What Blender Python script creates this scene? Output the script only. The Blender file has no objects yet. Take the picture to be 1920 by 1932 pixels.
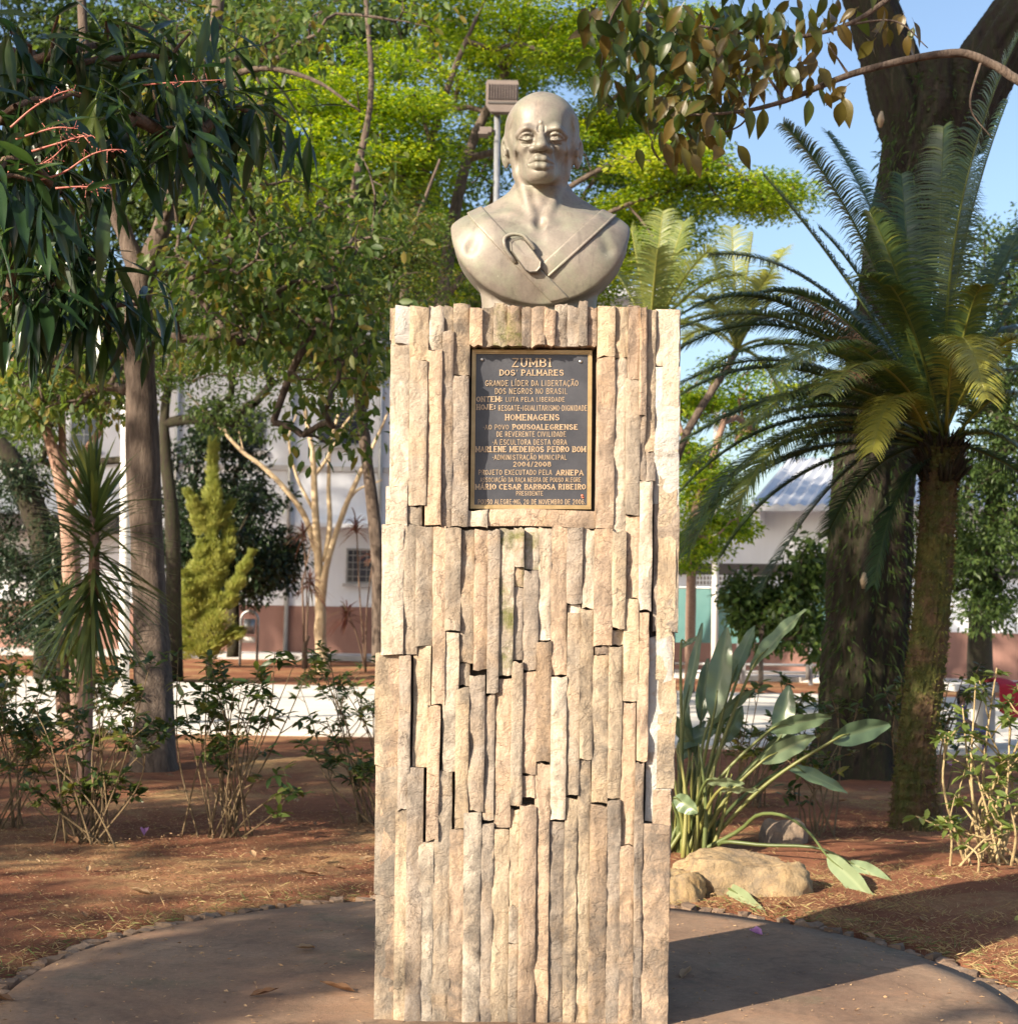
import bpy, math, random
import numpy as np
from mathutils import Matrix, Vector

# ------------------------------------------------------------------ camera, sky, sun
SC = bpy.context.scene
COL = SC.collection
PI = math.pi
CAM_H, LENS, FPX = 1.17, 54.0, 2880.0
PITCH, ROLL = math.radians(3.46), math.radians(1.1)
CM = Matrix.Rotation(PI/2 + PITCH, 3, 'X') @ Matrix.Rotation(ROLL, 3, 'Z')
cam_data = bpy.data.cameras.new('camera')
cam = bpy.data.objects.new('camera', cam_data)
COL.objects.link(cam)
cam.matrix_world = Matrix.Translation((0, 0, CAM_H)) @ CM.to_4x4()
cam_data.sensor_fit = 'HORIZONTAL'; cam_data.sensor_width = 36; cam_data.lens = LENS
cam_data.clip_end = 2000; cam_data.clip_start = 0.05
cam_data.dof.use_dof = True; cam_data.dof.focus_distance = 4.45; cam_data.dof.aperture_fstop = 7.1
SC.camera = cam

SUN_AZ, SUN_EL = math.radians(50), math.radians(27)   # azimuth: degrees left of straight-behind the camera
SUN = Vector((-math.sin(SUN_AZ)*math.cos(SUN_EL), -math.cos(SUN_AZ)*math.cos(SUN_EL), math.sin(SUN_EL)))
world = bpy.data.worlds.new('World'); SC.world = world; world.use_nodes = True
wn = world.node_tree.nodes; wn.clear()
sky = wn.new('ShaderNodeTexSky'); sky.sky_type = 'NISHITA'; sky.sun_disc = False
sky.sun_elevation = SUN_EL; sky.sun_rotation = math.atan2(SUN.x, SUN.y)
sky.air_density = 1.0; sky.dust_density = 2.4; sky.ozone_density = 1.6
bg = wn.new('ShaderNodeBackground'); bg.inputs['Strength'].default_value = 0.105
wo = wn.new('ShaderNodeOutputWorld')
world.node_tree.links.new(sky.outputs[0], bg.inputs[0]); world.node_tree.links.new(bg.outputs[0], wo.inputs[0])
sl = bpy.data.lights.new('sun', 'SUN'); sl.energy = 5.0; sl.angle = math.radians(0.53); sl.color = (1.0, 0.86, 0.68)
so = bpy.data.objects.new('sun', sl); COL.objects.link(so); so.location = SUN*60
so.rotation_euler = SUN.to_track_quat('Z', 'Y').to_euler()
SC.view_settings.view_transform = 'Standard'; SC.view_settings.look = 'None'
SC.view_settings.exposure = 1.25; SC.view_settings.gamma = 1.0; SC.view_settings.use_curve_mapping = False
SC.render.engine = 'CYCLES'
SC.cycles.max_bounces = 8; SC.cycles.transparent_max_bounces = 8; SC.cycles.diffuse_bounces = 4
SC.cycles.use_denoising = True

# ------------------------------------------------------------------ helpers
def ray(px, py):
    return CM @ Vector(((px-960)/FPX, -(py-966)/FPX, -1.0))
def at(px, py, Y):
    d = ray(px, py); t = Y/d.y
    return Vector((d.x*t, Y, CAM_H + d.z*t))
def gnd(px, py, z=0.0):
    d = ray(px, py); t = (z-CAM_H)/d.z
    return Vector((d.x*t, d.y*t, z))
def tag(o, label=None, cat=None, group=None, kind=None):
    if label: o['label'] = label
    if cat: o['category'] = cat
    if group: o['group'] = group
    if kind: o['kind'] = kind
    return o
def empty(name, loc=(0, 0, 0), label=None, cat=None, group=None):
    o = bpy.data.objects.new(name, None); COL.objects.link(o); o.location = loc
    o.empty_display_size = 0.1
    return tag(o, label, cat, group)
def mesh_np(name, V, F, smooth=True, var=None):
    """F: list of arrays (n,k) of faces, or one array"""
    if isinstance(F, np.ndarray): F = [F]
    V = np.asarray(V, np.float32)
    me = bpy.data.meshes.new(name)
    me.vertices.add(len(V)); me.vertices.foreach_set('co', V.ravel())
    loops = np.concatenate([f.ravel() for f in F]).astype(np.int32)
    tot = np.concatenate([np.full(len(f), f.shape[1], np.int32) for f in F])
    start = np.concatenate([[0], np.cumsum(tot)[:-1]]).astype(np.int32)
    me.loops.add(len(loops)); me.loops.foreach_set('vertex_index', loops)
    me.polygons.add(len(tot)); me.polygons.foreach_set('loop_start', start)
    me.polygons.foreach_set('use_smooth', np.full(len(tot), smooth, bool))
    if var is not None:
        a = me.attributes.new('var', 'FLOAT', 'POINT'); a.data.foreach_set('value', np.asarray(var, np.float32))
    me.update(calc_edges=True)
    return me
def link(name, me, mat=None, parent=None):
    o = bpy.data.objects.new(name, me); COL.objects.link(o)
    if mat: me.materials.append(mat)
    if parent:
        o.parent = parent
        o.location = -Vector(parent.location) if parent.type == 'EMPTY' else (0, 0, 0)
    return o      # meshes are written in world coordinates, children are offset back by the parent's place

class G:
    """geometry collector"""
    def __init__(s): s.V = []; s.Q = []; s.T = []; s.n = 0; s.var = []
    def add(s, V, Q=None, T=None, var=0.5):
        V = np.asarray(V, float).reshape(-1, 3); s.V.append(V)
        if Q is not None and len(Q): s.Q.append(np.asarray(Q, int)+s.n)
        if T is not None and len(T): s.T.append(np.asarray(T, int)+s.n)
        s.var.append(np.full(len(V), var) if np.isscalar(var) else np.asarray(var)); s.n += len(V)
    def box(s, c, d, rz=0.0, ax=None):
        cx, cy, cz = c; dx, dy, dz = d[0]/2, d[1]/2, d[2]/2
        P = np.array([[x*dx, y*dy, z*dz] for z in (-1, 1) for y in (-1, 1) for x in (-1, 1)])
        if rz:
            co, si = math.cos(rz), math.sin(rz)
            P = np.stack([P[:, 0]*co-P[:, 1]*si, P[:, 0]*si+P[:, 1]*co, P[:, 2]], 1)
        s.add(P+np.array(c), [[0, 2, 3, 1], [4, 5, 7, 6], [0, 1, 5, 4], [2, 6, 7, 3], [0, 4, 6, 2], [1, 3, 7, 5]])
    def tube(s, pts, rad, n=8, cap=True, jit=0.0, rng=None, var=0.5):
        pts = np.asarray([tuple(p) for p in pts], float); m = len(pts)
        rad = np.broadcast_to(np.asarray(rad, float), (m,))
        tg = np.gradient(pts, axis=0); tg /= np.linalg.norm(tg, axis=1)[:, None]+1e-9
        ref = np.array([0.31, 0.9, 0.2]) if abs(tg[0, 2]) > .7 else np.array([0.05, 0.1, 1.0])
        u = np.cross(tg, ref); u /= np.linalg.norm(u, axis=1)[:, None]+1e-9
        w = np.cross(tg, u)
        a = np.linspace(0, 2*PI, n, endpoint=False)
        R = rad[:, None]*np.ones((m, n))
        if jit and rng is not None: R = R*(1+rng.normal(0, jit, (m, n)))
        V = pts[:, None, :]+R[:, :, None]*(np.cos(a)[None, :, None]*u[:, None, :]+np.sin(a)[None, :, None]*w[:, None, :])
        i = np.arange(m-1)[:, None]*n; j = np.arange(n)[None, :]; k = (j+1) % n
        Q = np.stack([i+j, i+k, i+n+k, i+n+j], -1).reshape(-1, 4)
        base = s.n
        s.add(V.reshape(-1, 3), Q, var=var)
        if cap:
            s.T.append(np.array([[base, base+(q+1), base+q] for q in range(1, n-1)]))
            e = base+(m-1)*n
            s.T.append(np.array([[e, e+q, e+q+1] for q in range(1, n-1)]))
    def mesh(s, name, smooth=True):
        F = []
        if s.Q: F.append(np.concatenate(s.Q))
        if s.T: F.append(np.concatenate(s.T))
        return mesh_np(name, np.concatenate(s.V), F, smooth, np.concatenate(s.var))
    def obj(s, name, mat, parent=None, smooth=True):
        return link(name, s.mesh(name, smooth), mat, parent)

def smooth_path(pts, n):
    """Catmull-Rom through pts"""
    P = np.array([tuple(p) for p in pts], float)
    P = np.vstack([2*P[0]-P[1], P, 2*P[-1]-P[-2]]); m = len(P)-3
    t = np.linspace(0, m-1e-6, n); i = t.astype(int); f = (t-i)[:, None]
    a, b, c, d = P[i], P[i+1], P[i+2], P[i+3]
    return 0.5*((2*b)+(-a+c)*f+(2*a-5*b+4*c-d)*f*f+(-a+3*b-3*c+d)*f**3)
def nrm(a): return a/(np.linalg.norm(a, axis=-1, keepdims=True)+1e-9)
def vnoise(P, seed=0, freq=1.0):
    """cheap smooth pseudo noise from sines, about -1..1"""
    r = np.random.default_rng(seed); out = 0; P = np.asarray(P)*freq
    for k in range(6):
        d = r.normal(size=P.shape[-1]); d *= (0.7+0.5*k)/np.linalg.norm(d)
        out = out+np.sin(P@d+r.uniform(0, 6.28))/(1+.35*k)
    return out/2.6

# ------------------------------------------------------------------ materials
def node_mat(name):
    m = bpy.data.materials.new(name); m.use_nodes = True
    nt = m.node_tree; b = nt.nodes['Principled BSDF']
    return m, nt, b
def N(nt, t, **kw):
    n = nt.nodes.new(t)
    for k, v in kw.items(): setattr(n, k, v)
    return n
def ramp(nt, src, stops):
    r = N(nt, 'ShaderNodeValToRGB'); e = r.color_ramp.elements
    while len(e) < len(stops): e.new(0.5)
    for i, (p, c) in enumerate(stops):
        e[i].position = p; e[i].color = (c[0], c[1], c[2], 1) if not np.isscalar(c) else (c, c, c, 1)
    nt.links.new(src, r.inputs[0]); return r
def mix(nt, a, b, fac, mode='MIX'):
    m = N(nt, 'ShaderNodeMix', data_type='RGBA', blend_type=mode)
    for s, v in ((0, fac), (6, a), (7, b)):
        if hasattr(v, 'is_linked') or hasattr(v, 'links'): nt.links.new(v, m.inputs[s])
        elif np.isscalar(v): m.inputs[s].default_value = v
        else: m.inputs[s].default_value = (*v[:3], 1)
    return m.outputs[2]
def noise(nt, co, scale, detail=6, rough=.6, dist=0.0, sc3=None):
    if sc3 is not None:
        mp = N(nt, 'ShaderNodeMapping'); mp.inputs['Scale'].default_value = sc3; nt.links.new(co, mp.inputs[0]); co = mp.outputs[0]
    n = N(nt, 'ShaderNodeTexNoise'); n.inputs['Scale'].default_value = scale; n.inputs['Detail'].default_value = detail
    n.inputs['Roughness'].default_value = rough; n.inputs['Distortion'].default_value = dist
    nt.links.new(co, n.inputs['Vector']); return n.outputs[0]
def bump(nt, b, h, strength=.4, dist=.01, prev=None):
    bp = N(nt, 'ShaderNodeBump'); bp.inputs['Strength'].default_value = strength; bp.inputs['Distance'].default_value = dist
    nt.links.new(h, bp.inputs['Height'])
    if prev: nt.links.new(prev, bp.inputs['Normal'])
    nt.links.new(bp.outputs[0], b.inputs['Normal']); return bp.outputs[0]
def mat_noise(name, cols, scale=6, rough=.8, bstr=.4, bdist=.01, bscale=40, metal=0.0, sc3=None, spec=.4, detail=6, rnd=0.0, coord='Object'):
    m, nt, b = node_mat(name)
    tc = N(nt, 'ShaderNodeTexCoord'); co = tc.outputs[coord]
    n = noise(nt, co, scale, detail, sc3=sc3)
    k = len(cols); lo, hi = .3, .7
    r = ramp(nt, n, [(lo+(hi-lo)*i/max(1, k-1), c) for i, c in enumerate(cols)])
    out = r.outputs[0]
    if rnd:
        oi = N(nt, 'ShaderNodeObjectInfo'); hs = N(nt, 'ShaderNodeHueSaturation')
        mr = N(nt, 'ShaderNodeMapRange'); mr.inputs[3].default_value = 1-rnd; mr.inputs[4].default_value = 1+rnd
        nt.links.new(oi.outputs['Random'], mr.inputs[0]); nt.links.new(mr.outputs[0], hs.inputs['Value']); nt.links.new(out, hs.inputs['Color']); out = hs.outputs[0]
    nt.links.new(out, b.inputs['Base Color'])
    b.inputs['Roughness'].default_value = rough; b.inputs['Metallic'].default_value = metal
    b.inputs['Specular IOR Level'].default_value = spec
    if bstr: bump(nt, b, noise(nt, co, bscale, 8, .65, sc3=sc3), bstr, bdist)
    return m
def mat_leaf(name, cols, rough=.45, trans=.35, tcol=None, spec=.4, obj_random=False):
    """leaf: colour by the per-leaf 'var' attribute, partly translucent"""
    m, nt, b = node_mat(name)
    at_ = N(nt, 'ShaderNodeAttribute'); at_.attribute_name = 'var'; src = at_.outputs['Fac']
    if obj_random:
        oi = N(nt, 'ShaderNodeObjectInfo'); ad = N(nt, 'ShaderNodeMath', operation='ADD'); ad.use_clamp = True
        mm = N(nt, 'ShaderNodeMath', operation='MULTIPLY_ADD'); mm.inputs[1].default_value = .9; mm.inputs[2].default_value = -.45
        nt.links.new(oi.outputs['Random'], mm.inputs[0]); nt.links.new(mm.outputs[0], ad.inputs[1]); nt.links.new(src, ad.inputs[0]); src = ad.outputs[0]
    k = len(cols)
    r = ramp(nt, src, [(i/max(1, k-1), c) for i, c in enumerate(cols)])
    nt.links.new(r.outputs[0], b.inputs['Base Color']); b.inputs['Roughness'].default_value = rough
    b.inputs['Specular IOR Level'].default_value = spec
    if trans > 0:
        t = N(nt, 'ShaderNodeBsdfTranslucent')
        hs = N(nt, 'ShaderNodeHueSaturation'); hs.inputs['Hue'].default_value = .485; hs.inputs['Saturation'].default_value = 1.15; hs.inputs['Value'].default_value = 1.6
        nt.links.new(r.outputs[0], hs.inputs['Color']); nt.links.new(hs.outputs[0], t.inputs[0])
        mx = N(nt, 'ShaderNodeMixShader'); mx.inputs[0].default_value = trans
        nt.links.new(b.outputs[0], mx.inputs[1]); nt.links.new(t.outputs[0], mx.inputs[2])
        nt.links.new(mx.outputs[0], nt.nodes['Material Output'].inputs[0])
    return m

def mat_stone(name, base, dark=.35, white=0.0, moss=0.0, ochre=.3):
    m, nt, b = node_mat(name)
    tc = N(nt, 'ShaderNodeTexCoord'); oi = N(nt, 'ShaderNodeObjectInfo')
    mp = N(nt, 'ShaderNodeVectorMath', operation='MULTIPLY_ADD'); mp.inputs[1].default_value = (1, 1, 1)
    cx = N(nt, 'ShaderNodeCombineXYZ')
    mu = N(nt, 'ShaderNodeMath', operation='MULTIPLY'); mu.inputs[1].default_value = 37.0
    nt.links.new(oi.outputs['Random'], mu.inputs[0]); nt.links.new(mu.outputs[0], cx.inputs[0]); nt.links.new(mu.outputs[0], cx.inputs[2])
    nt.links.new(tc.outputs['Object'], mp.inputs[0]); nt.links.new(cx.outputs[0], mp.inputs[2]); co = mp.outputs[0]
    tint = ramp(nt, oi.outputs['Random'], [(0, base[0]), (.2, base[1]), (.4, base[2]), (.6, base[3]), (.8, base[4]), (1, base[5])])
    tint.color_ramp.interpolation = 'CONSTANT'
    n1 = noise(nt, co, 7, 8, .62, .6)
    och = ramp(nt, n1, [(.45, 0.0), (.68, 1.0)])
    fo = N(nt, 'ShaderNodeMath', operation='MULTIPLY'); fo.inputs[1].default_value = ochre; nt.links.new(och.outputs[0], fo.inputs[0])
    c = mix(nt, tint.outputs[0], (.50, .30, .13), fo.outputs[0])
    # streaky grain
    n2 = noise(nt, co, 3.0, 8, .7, 1.2, sc3=(9, 9, 2.2)); g = ramp(nt, n2, [(.28, .45), (.5, .95), (.72, 1.15)])
    c = mix(nt, c, g.outputs[0], .9, 'MULTIPLY')
    # speckle
    n3 = noise(nt, co, 160, 3, .8); g3 = ramp(nt, n3, [(.3, .62), (.6, 1.12)]); c = mix(nt, c, g3.outputs[0], .55, 'MULTIPLY')
    # grey weathering blotches and soot
    n4 = noise(nt, co, 4.5, 8, .75, .3); d4 = ramp(nt, n4, [(.46, 0.0), (.62, 1.0)])
    fd = N(nt, 'ShaderNodeMath', operation='MULTIPLY'); fd.inputs[1].default_value = dark; nt.links.new(d4.outputs[0], fd.inputs[0])
    c = mix(nt, c, (.13, .115, .10), fd.outputs[0])
    # hairline cracks
    vo = N(nt, 'ShaderNodeTexVoronoi', feature='DISTANCE_TO_EDGE'); vo.inputs['Scale'].default_value = 9
    nz = N(nt, 'ShaderNodeTexNoise'); nz.inputs['Scale'].default_value = 11; nz.inputs['Detail'].default_value = 5; nt.links.new(co, nz.inputs['Vector'])
    wv = mix(nt, co, nz.outputs['Color'], .22); nt.links.new(wv, vo.inputs['Vector'])
    cr = ramp(nt, vo.outputs['Distance'], [(.0, 0.0), (.018, 1.0)])
    n5 = noise(nt, co, 5, 3); cm = ramp(nt, n5, [(.50, 1.0), (.58, 0.0)])
    crk = mix(nt, cr.outputs[0], (1, 1, 1), cm.outputs[0]); crk = mix(nt, crk, (1, 1, 1), .15)
    c = mix(nt, c, crk, .5, 'MULTIPLY')
    if white:
        n6 = noise(nt, co, 3.2, 9, .72, .4); w = ramp(nt, n6, [(.40-.2*(white-.5), 0.0), (.47-.2*(white-.5), 1.0)])
        c = mix(nt, c, (.50, .48, .44), w.outputs[0])
    if moss:
        n7 = noise(nt, tc.outputs['Object'], 9, 8, .7); w = ramp(nt, n7, [(.46, 0.0), (.62, 1.0)])
        fm = N(nt, 'ShaderNodeMath', operation='MULTIPLY'); fm.inputs[1].default_value = moss; nt.links.new(w.outputs[0], fm.inputs[0])
        c = mix(nt, c, (.12, .13, .03), fm.outputs[0])
    nt.links.new(c, b.inputs['Base Color']); b.inputs['Roughness'].default_value = .9; b.inputs['Specular IOR Level'].default_value = .25
    p = bump(nt, b, noise(nt, co, 26, 9, .72, .5), .9, .014)
    p = bump(nt, b, noise(nt, co, 130, 4, .8), .35, .003, p)
    bump(nt, b, crk, .5, .004, p)
    return m
# ------------------------------------------------------------------ ground and paving
rng = np.random.default_rng(7); random.seed(7)
DISC_C = Vector((0.05, 3.75, 0)); DISC_R = 1.95
def fit_disc():
    P = [gnd(*p) for p in ((0, 1838), (140, 1782), (400, 1736), (690, 1698), (1290, 1702), (1500, 1742), (1700, 1792), (1900, 1858))]
    A = np.array([[2*p.x, 2*p.y, 1] for p in P]); bb = np.array([p.x**2+p.y**2 for p in P])
    s = np.linalg.lstsq(A, bb, rcond=None)[0]
    return Vector((s[0], s[1], 0)), math.sqrt(s[2]+s[0]**2+s[1]**2)
DISC_C, DISC_R = fit_disc()
print('disc', DISC_C, DISC_R)

def mat_soil():
    m, nt, b = node_mat('red_soil')
    tc = N(nt, 'ShaderNodeTexCoord'); co = tc.outputs['Object']
    c = ramp(nt, noise(nt, co, 1.3, 8, .65, .4), [(.3, (.155, .060, .034)), (.55, (.25, .108, .060)), (.75, (.32, .155, .085))]).outputs[0]
    c2 = ramp(nt, noise(nt, co, 14, 8, .75), [(.3, .7), (.62, 1.12)]).outputs[0]
    c = mix(nt, c, c2, .8, 'MULTIPLY')
    # dry grass thatch in drifts
    g = ramp(nt, noise(nt, co, .9, 6, .7, .5), [(.48, 0.0), (.66, .7)]).outputs[0]
    gg = ramp(nt, noise(nt, co, 60, 4, .8, 1.0, sc3=(1, .35, 1)), [(.35, (.25, .15, .07)), (.6, (.50, .36, .17))]).outputs[0]
    c = mix(nt, c, gg, g)
    n3 = ramp(nt, noise(nt, co, 190, 3, .8), [(.3, .7), (.68, 1.25)]).outputs[0]
    c = mix(nt, c, n3, .7, 'MULTIPLY')
    nt.links.new(c, b.inputs['Base Color']); b.inputs['Roughness'].default_value = 1; b.inputs['Specular IOR Level'].default_value = .1
    p = bump(nt, b, noise(nt, co, 14, 8, .7), .6, .03); bump(nt, b, noise(nt, co, 110, 6, .8), .6, .008, p)
    return m
M = {}
M['soil'] = mat_soil()
def build_ground():
    xs = np.unique(np.concatenate([np.linspace(-9, 9, 260), -9-np.geomspace(.1, 400, 40), 9+np.geomspace(.1, 400, 40)]))
    ys = np.unique(np.concatenate([np.linspace(1.2, 12, 200), 12+np.geomspace(.08, 500, 70), 1.2-np.geomspace(.1, 60, 25)]))
    X, Y = np.meshgrid(xs, ys); P = np.stack([X, Y], -1)
    Z = .022*vnoise(P, 3, 1.1)+.010*vnoise(P, 4, 4.3)+.005*vnoise(P, 5, 13)
    r = np.hypot(X-DISC_C.x, Y-DISC_C.y)-DISC_R
    edge = np.clip(r/.5, 0, 1)
    Z = Z*edge*np.clip((13.0-Y)/2, 0, 1)+.015*np.clip(r/.25, 0, 1)*np.clip((13.0-Y)/2, 0, 1)
    Z = np.where(r < 0, -.06, Z)
    V = np.stack([X, Y, Z], -1).reshape(-1, 3); nx = len(xs); ny = len(ys)
    i = np.arange(ny-1)[:, None]*nx+np.arange(nx-1)[None, :]
    Q = np.stack([i, i+1, i+nx+1, i+nx], -1).reshape(-1, 4)
    o = link('ground', mesh_np('ground', V, Q), M['soil']); tag(o, kind='structure')
build_ground()

def mat_concrete_disc():
    m, nt, b = node_mat('worn_concrete')
    co = N(nt, 'ShaderNodeTexCoord').outputs['Object']
    c = ramp(nt, noise(nt, co, 1.6, 8, .68, .6), [(.3, (.15, .088, .055)), (.52, (.225, .145, .092)), (.74, (.30, .21, .14))]).outputs[0]
    mo = ramp(nt, noise(nt, co, 2.4, 7, .7), [(.56, 0.0), (.70, .6)]).outputs[0]
    c = mix(nt, c, (.10, .11, .06), mo)
    c = mix(nt, c, ramp(nt, noise(nt, co, 45, 6, .8), [(.3, .75), (.62, 1.15)]).outputs[0], .8, 'MULTIPLY')
    c = mix(nt, c, ramp(nt, noise(nt, co, 260, 2, .8), [(.66, 0.0), (.72, .5)]).outputs[0], .35, 'ADD')
    vo = N(nt, 'ShaderNodeTexVoronoi', feature='DISTANCE_TO_EDGE'); vo.inputs['Scale'].default_value = .9
    nz = N(nt, 'ShaderNodeTexNoise'); nz.inputs['Scale'].default_value = 3; nz.inputs['Detail'].default_value = 8; nt.links.new(co, nz.inputs['Vector']); nt.links.new(mix(nt, co, nz.outputs['Color'], .25), vo.inputs['Vector'])
    ck = ramp(nt, vo.outputs['Distance'], [(0, 0.0), (.006, 1.0)]).outputs[0]; ck = mix(nt, ck, (1, 1, 1), ramp(nt, noise(nt, co, 1.3, 4), [(.44, 0.0), (.52, 1.0)]).outputs[0]); c = mix(nt, c, ck, .3, 'MULTIPLY')
    dust = ramp(nt, noise(nt, co, 2.1, 9, .78, .6), [(.50, 0.0), (.68, .85)]).outputs[0]; c = mix(nt, c, (.30, .17, .10), dust)
    c = mix(nt, c, ramp(nt, noise(nt, co, 5.5, 9, .8), [(.36, .6), (.5, 1.0)]).outputs[0], .7, 'MULTIPLY')
    nt.links.new(c, b.inputs['Base Color']); b.inputs['Roughness'].default_value = .92
    p = bump(nt, b, noise(nt, co, 9, 8, .7), .35, .015); bump(nt, b, noise(nt, co, 180, 5, .8), .5, .004, p)
    return m
M['disc'] = mat_concrete_disc()
def build_disc():
    g = G(); n = 160; R = DISC_R-.07
    a = np.linspace(0, 2*PI, n, endpoint=False); V = [[DISC_C.x, DISC_C.y, .004]]
    rr = [.25, .5, .75, .93, 1.0]
    for k, f in enumerate(rr):
        z = .004+.004*vnoise(np.stack([np.cos(a)*f*R, np.sin(a)*f*R], 1), 9, 3)
        V += np.stack([DISC_C.x+np.cos(a)*R*f, DISC_C.y+np.sin(a)*R*f, z-(.0 if k < 4 else .0)], 1).tolist()
    T = [[0, 1+i, 1+(i+1) % n] for i in range(n)]
    Q = [[1+k*n+i, 1+(k+1)*n+i, 1+(k+1)*n+(i+1) % n, 1+k*n+(i+1) % n] for k in range(len(rr)-1) for i in range(n)]
    V += np.stack([DISC_C.x+np.cos(a)*R, DISC_C.y+np.sin(a)*R, -.08+0*a], 1).tolist(); k = len(rr)-1
    Q += [[1+k*n+i, 1+(k+1)*n+i, 1+(k+1)*n+(i+1) % n, 1+k*n+(i+1) % n] for i in range(n)]
    g.add(V, Q, T); o = g.obj('paving_circle', M['disc']); tag(o, kind='structure')
    # ring of small rough edging stones round the circle (only the arc the camera can see is built singly)
    mats = [mat_noise('edging_stone', [(.14, .085, .055), (.19, .13, .09), (.25, .185, .135)], 9, .95, .8, .01, 60, rnd=.25)]
    arc = np.arange(0, 2*PI-.01, .058/DISC_R)
    for t in arc:
        if random.random() < .07: continue
        Rm = DISC_R-.028+random.uniform(-.02, .02)
        gg = G(); w = random.uniform(.035, .075); d = random.uniform(.045, .10); h = random.uniform(.0, .014)
        P = []
        for z in (-.05, h):
            for k in range(6):
                aa = k/6*2*PI+.5; s = 1 if z < 0 else random.uniform(.6, .95)
                P.append([math.cos(aa)*w*.62*s*random.uniform(.8, 1.15), math.sin(aa)*d*.6*s, z+(random.uniform(-.008, .006) if z > 0 else 0)])
        P.append([0, 0, h+.004]); P = np.array(P)
        ang = t-PI/2+random.uniform(-.35, .35)+.45; co, si = math.cos(ang), math.sin(ang)
        P[:, :2] = np.stack([P[:, 0]*co-P[:, 1]*si, P[:, 0]*si+P[:, 1]*co], 1)
        P += [DISC_C.x+Rm*math.cos(t), DISC_C.y+Rm*math.sin(t), 0]
        gg.add(P, [[k, (k+1) % 6, 6+(k+1) % 6, 6+k] for k in range(6)], [[6+k, 6+(k+1) % 6, 12] for k in range(6)])
        e = gg.obj('edging_stone', None, o, smooth=False); e.data.materials.append(mats[0])
build_disc()

# concrete footpath beyond, kerbs, pavement strip along the buildings
M['path'] = mat_noise('pale_concrete', [(.50, .47, .42), (.60, .57, .52), (.66, .63, .58)], .8, .9, .25, .01, 30)
M['kerb'] = mat_noise('kerb_concrete', [(.42, .41, .40), (.55, .54, .53)], 3, .9, .3, .01, 40)
def strip(name, pts_near, pts_far, z, mat, joints=0):
    a = [gnd(*p) for p in pts_near]; b_ = [gnd(*p) for p in pts_far]
    g = G(); V = []; Q = []
    for p, q in zip(a, b_): V += [[p.x, p.y, z], [q.x, q.y, z], [p.x, p.y, -.1], [q.x, q.y, -.1]]
    for i in range(len(a)-1):
        j = 4*i; Q += [[j, j+4, j+5, j+1], [j, j+2, j+6, j+4], [j+1, j+5, j+7, j+3]]
    g.add(V, Q); o = g.obj(name, mat, smooth=False); return o
pth = strip('footpath', [(-3000, 1315), (-700, 1362), (0, 1378), (360, 1386), (700, 1391), (1280, 1412), (1900, 1428), (2900, 1450)],
            [(-3000, 1215), (-700, 1262), (0, 1278), (360, 1292), (700, 1300), (1280, 1308), (1900, 1322), (2900, 1345)], .03, M['path']); tag(pth, kind='structure')

# ------------------------------------------------------------------ stone pillar
YF, DEP = 4.35, .28                      # front plane of the pillar, depth
BASE = Vector((at(985, 1915, YF).x, YF+DEP/2, 0))
TOPZ = at(1010, 582, YF).z
pillar = empty('stone_pillar', BASE, 'tall square pillar clad in narrow upright strips of split stone, carrying the bust', 'pillar'); pillar['kind'] = 'thing'
PAL = [(.53, .43, .31), (.40, .34, .27), (.60, .52, .42), (.50, .38, .28), (.37, .315, .26), (.56, .42, .26)]
M['st'] = mat_stone('split_sandstone', PAL, dark=.45)
M['st_low'] = mat_stone('split_sandstone_sooty', [tuple(v*.88 for v in c) for c in PAL], dark=.8, ochre=.3)
M['st_white'] = mat_stone('limewashed_stone', PAL, dark=.6, white=.55, ochre=.15)
M['st_moss'] = mat_stone('mossy_stone', PAL, dark=.6, moss=.9)
M['st_brown'] = mat_stone('brown_stone', [(.33, .25, .18)]*6, dark=.8, ochre=.15)
M['mortar'] = mat_noise('old_mortar', [(.05, .042, .035), (.11, .095, .08)], 12, 1, .6, .01, 60)
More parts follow.
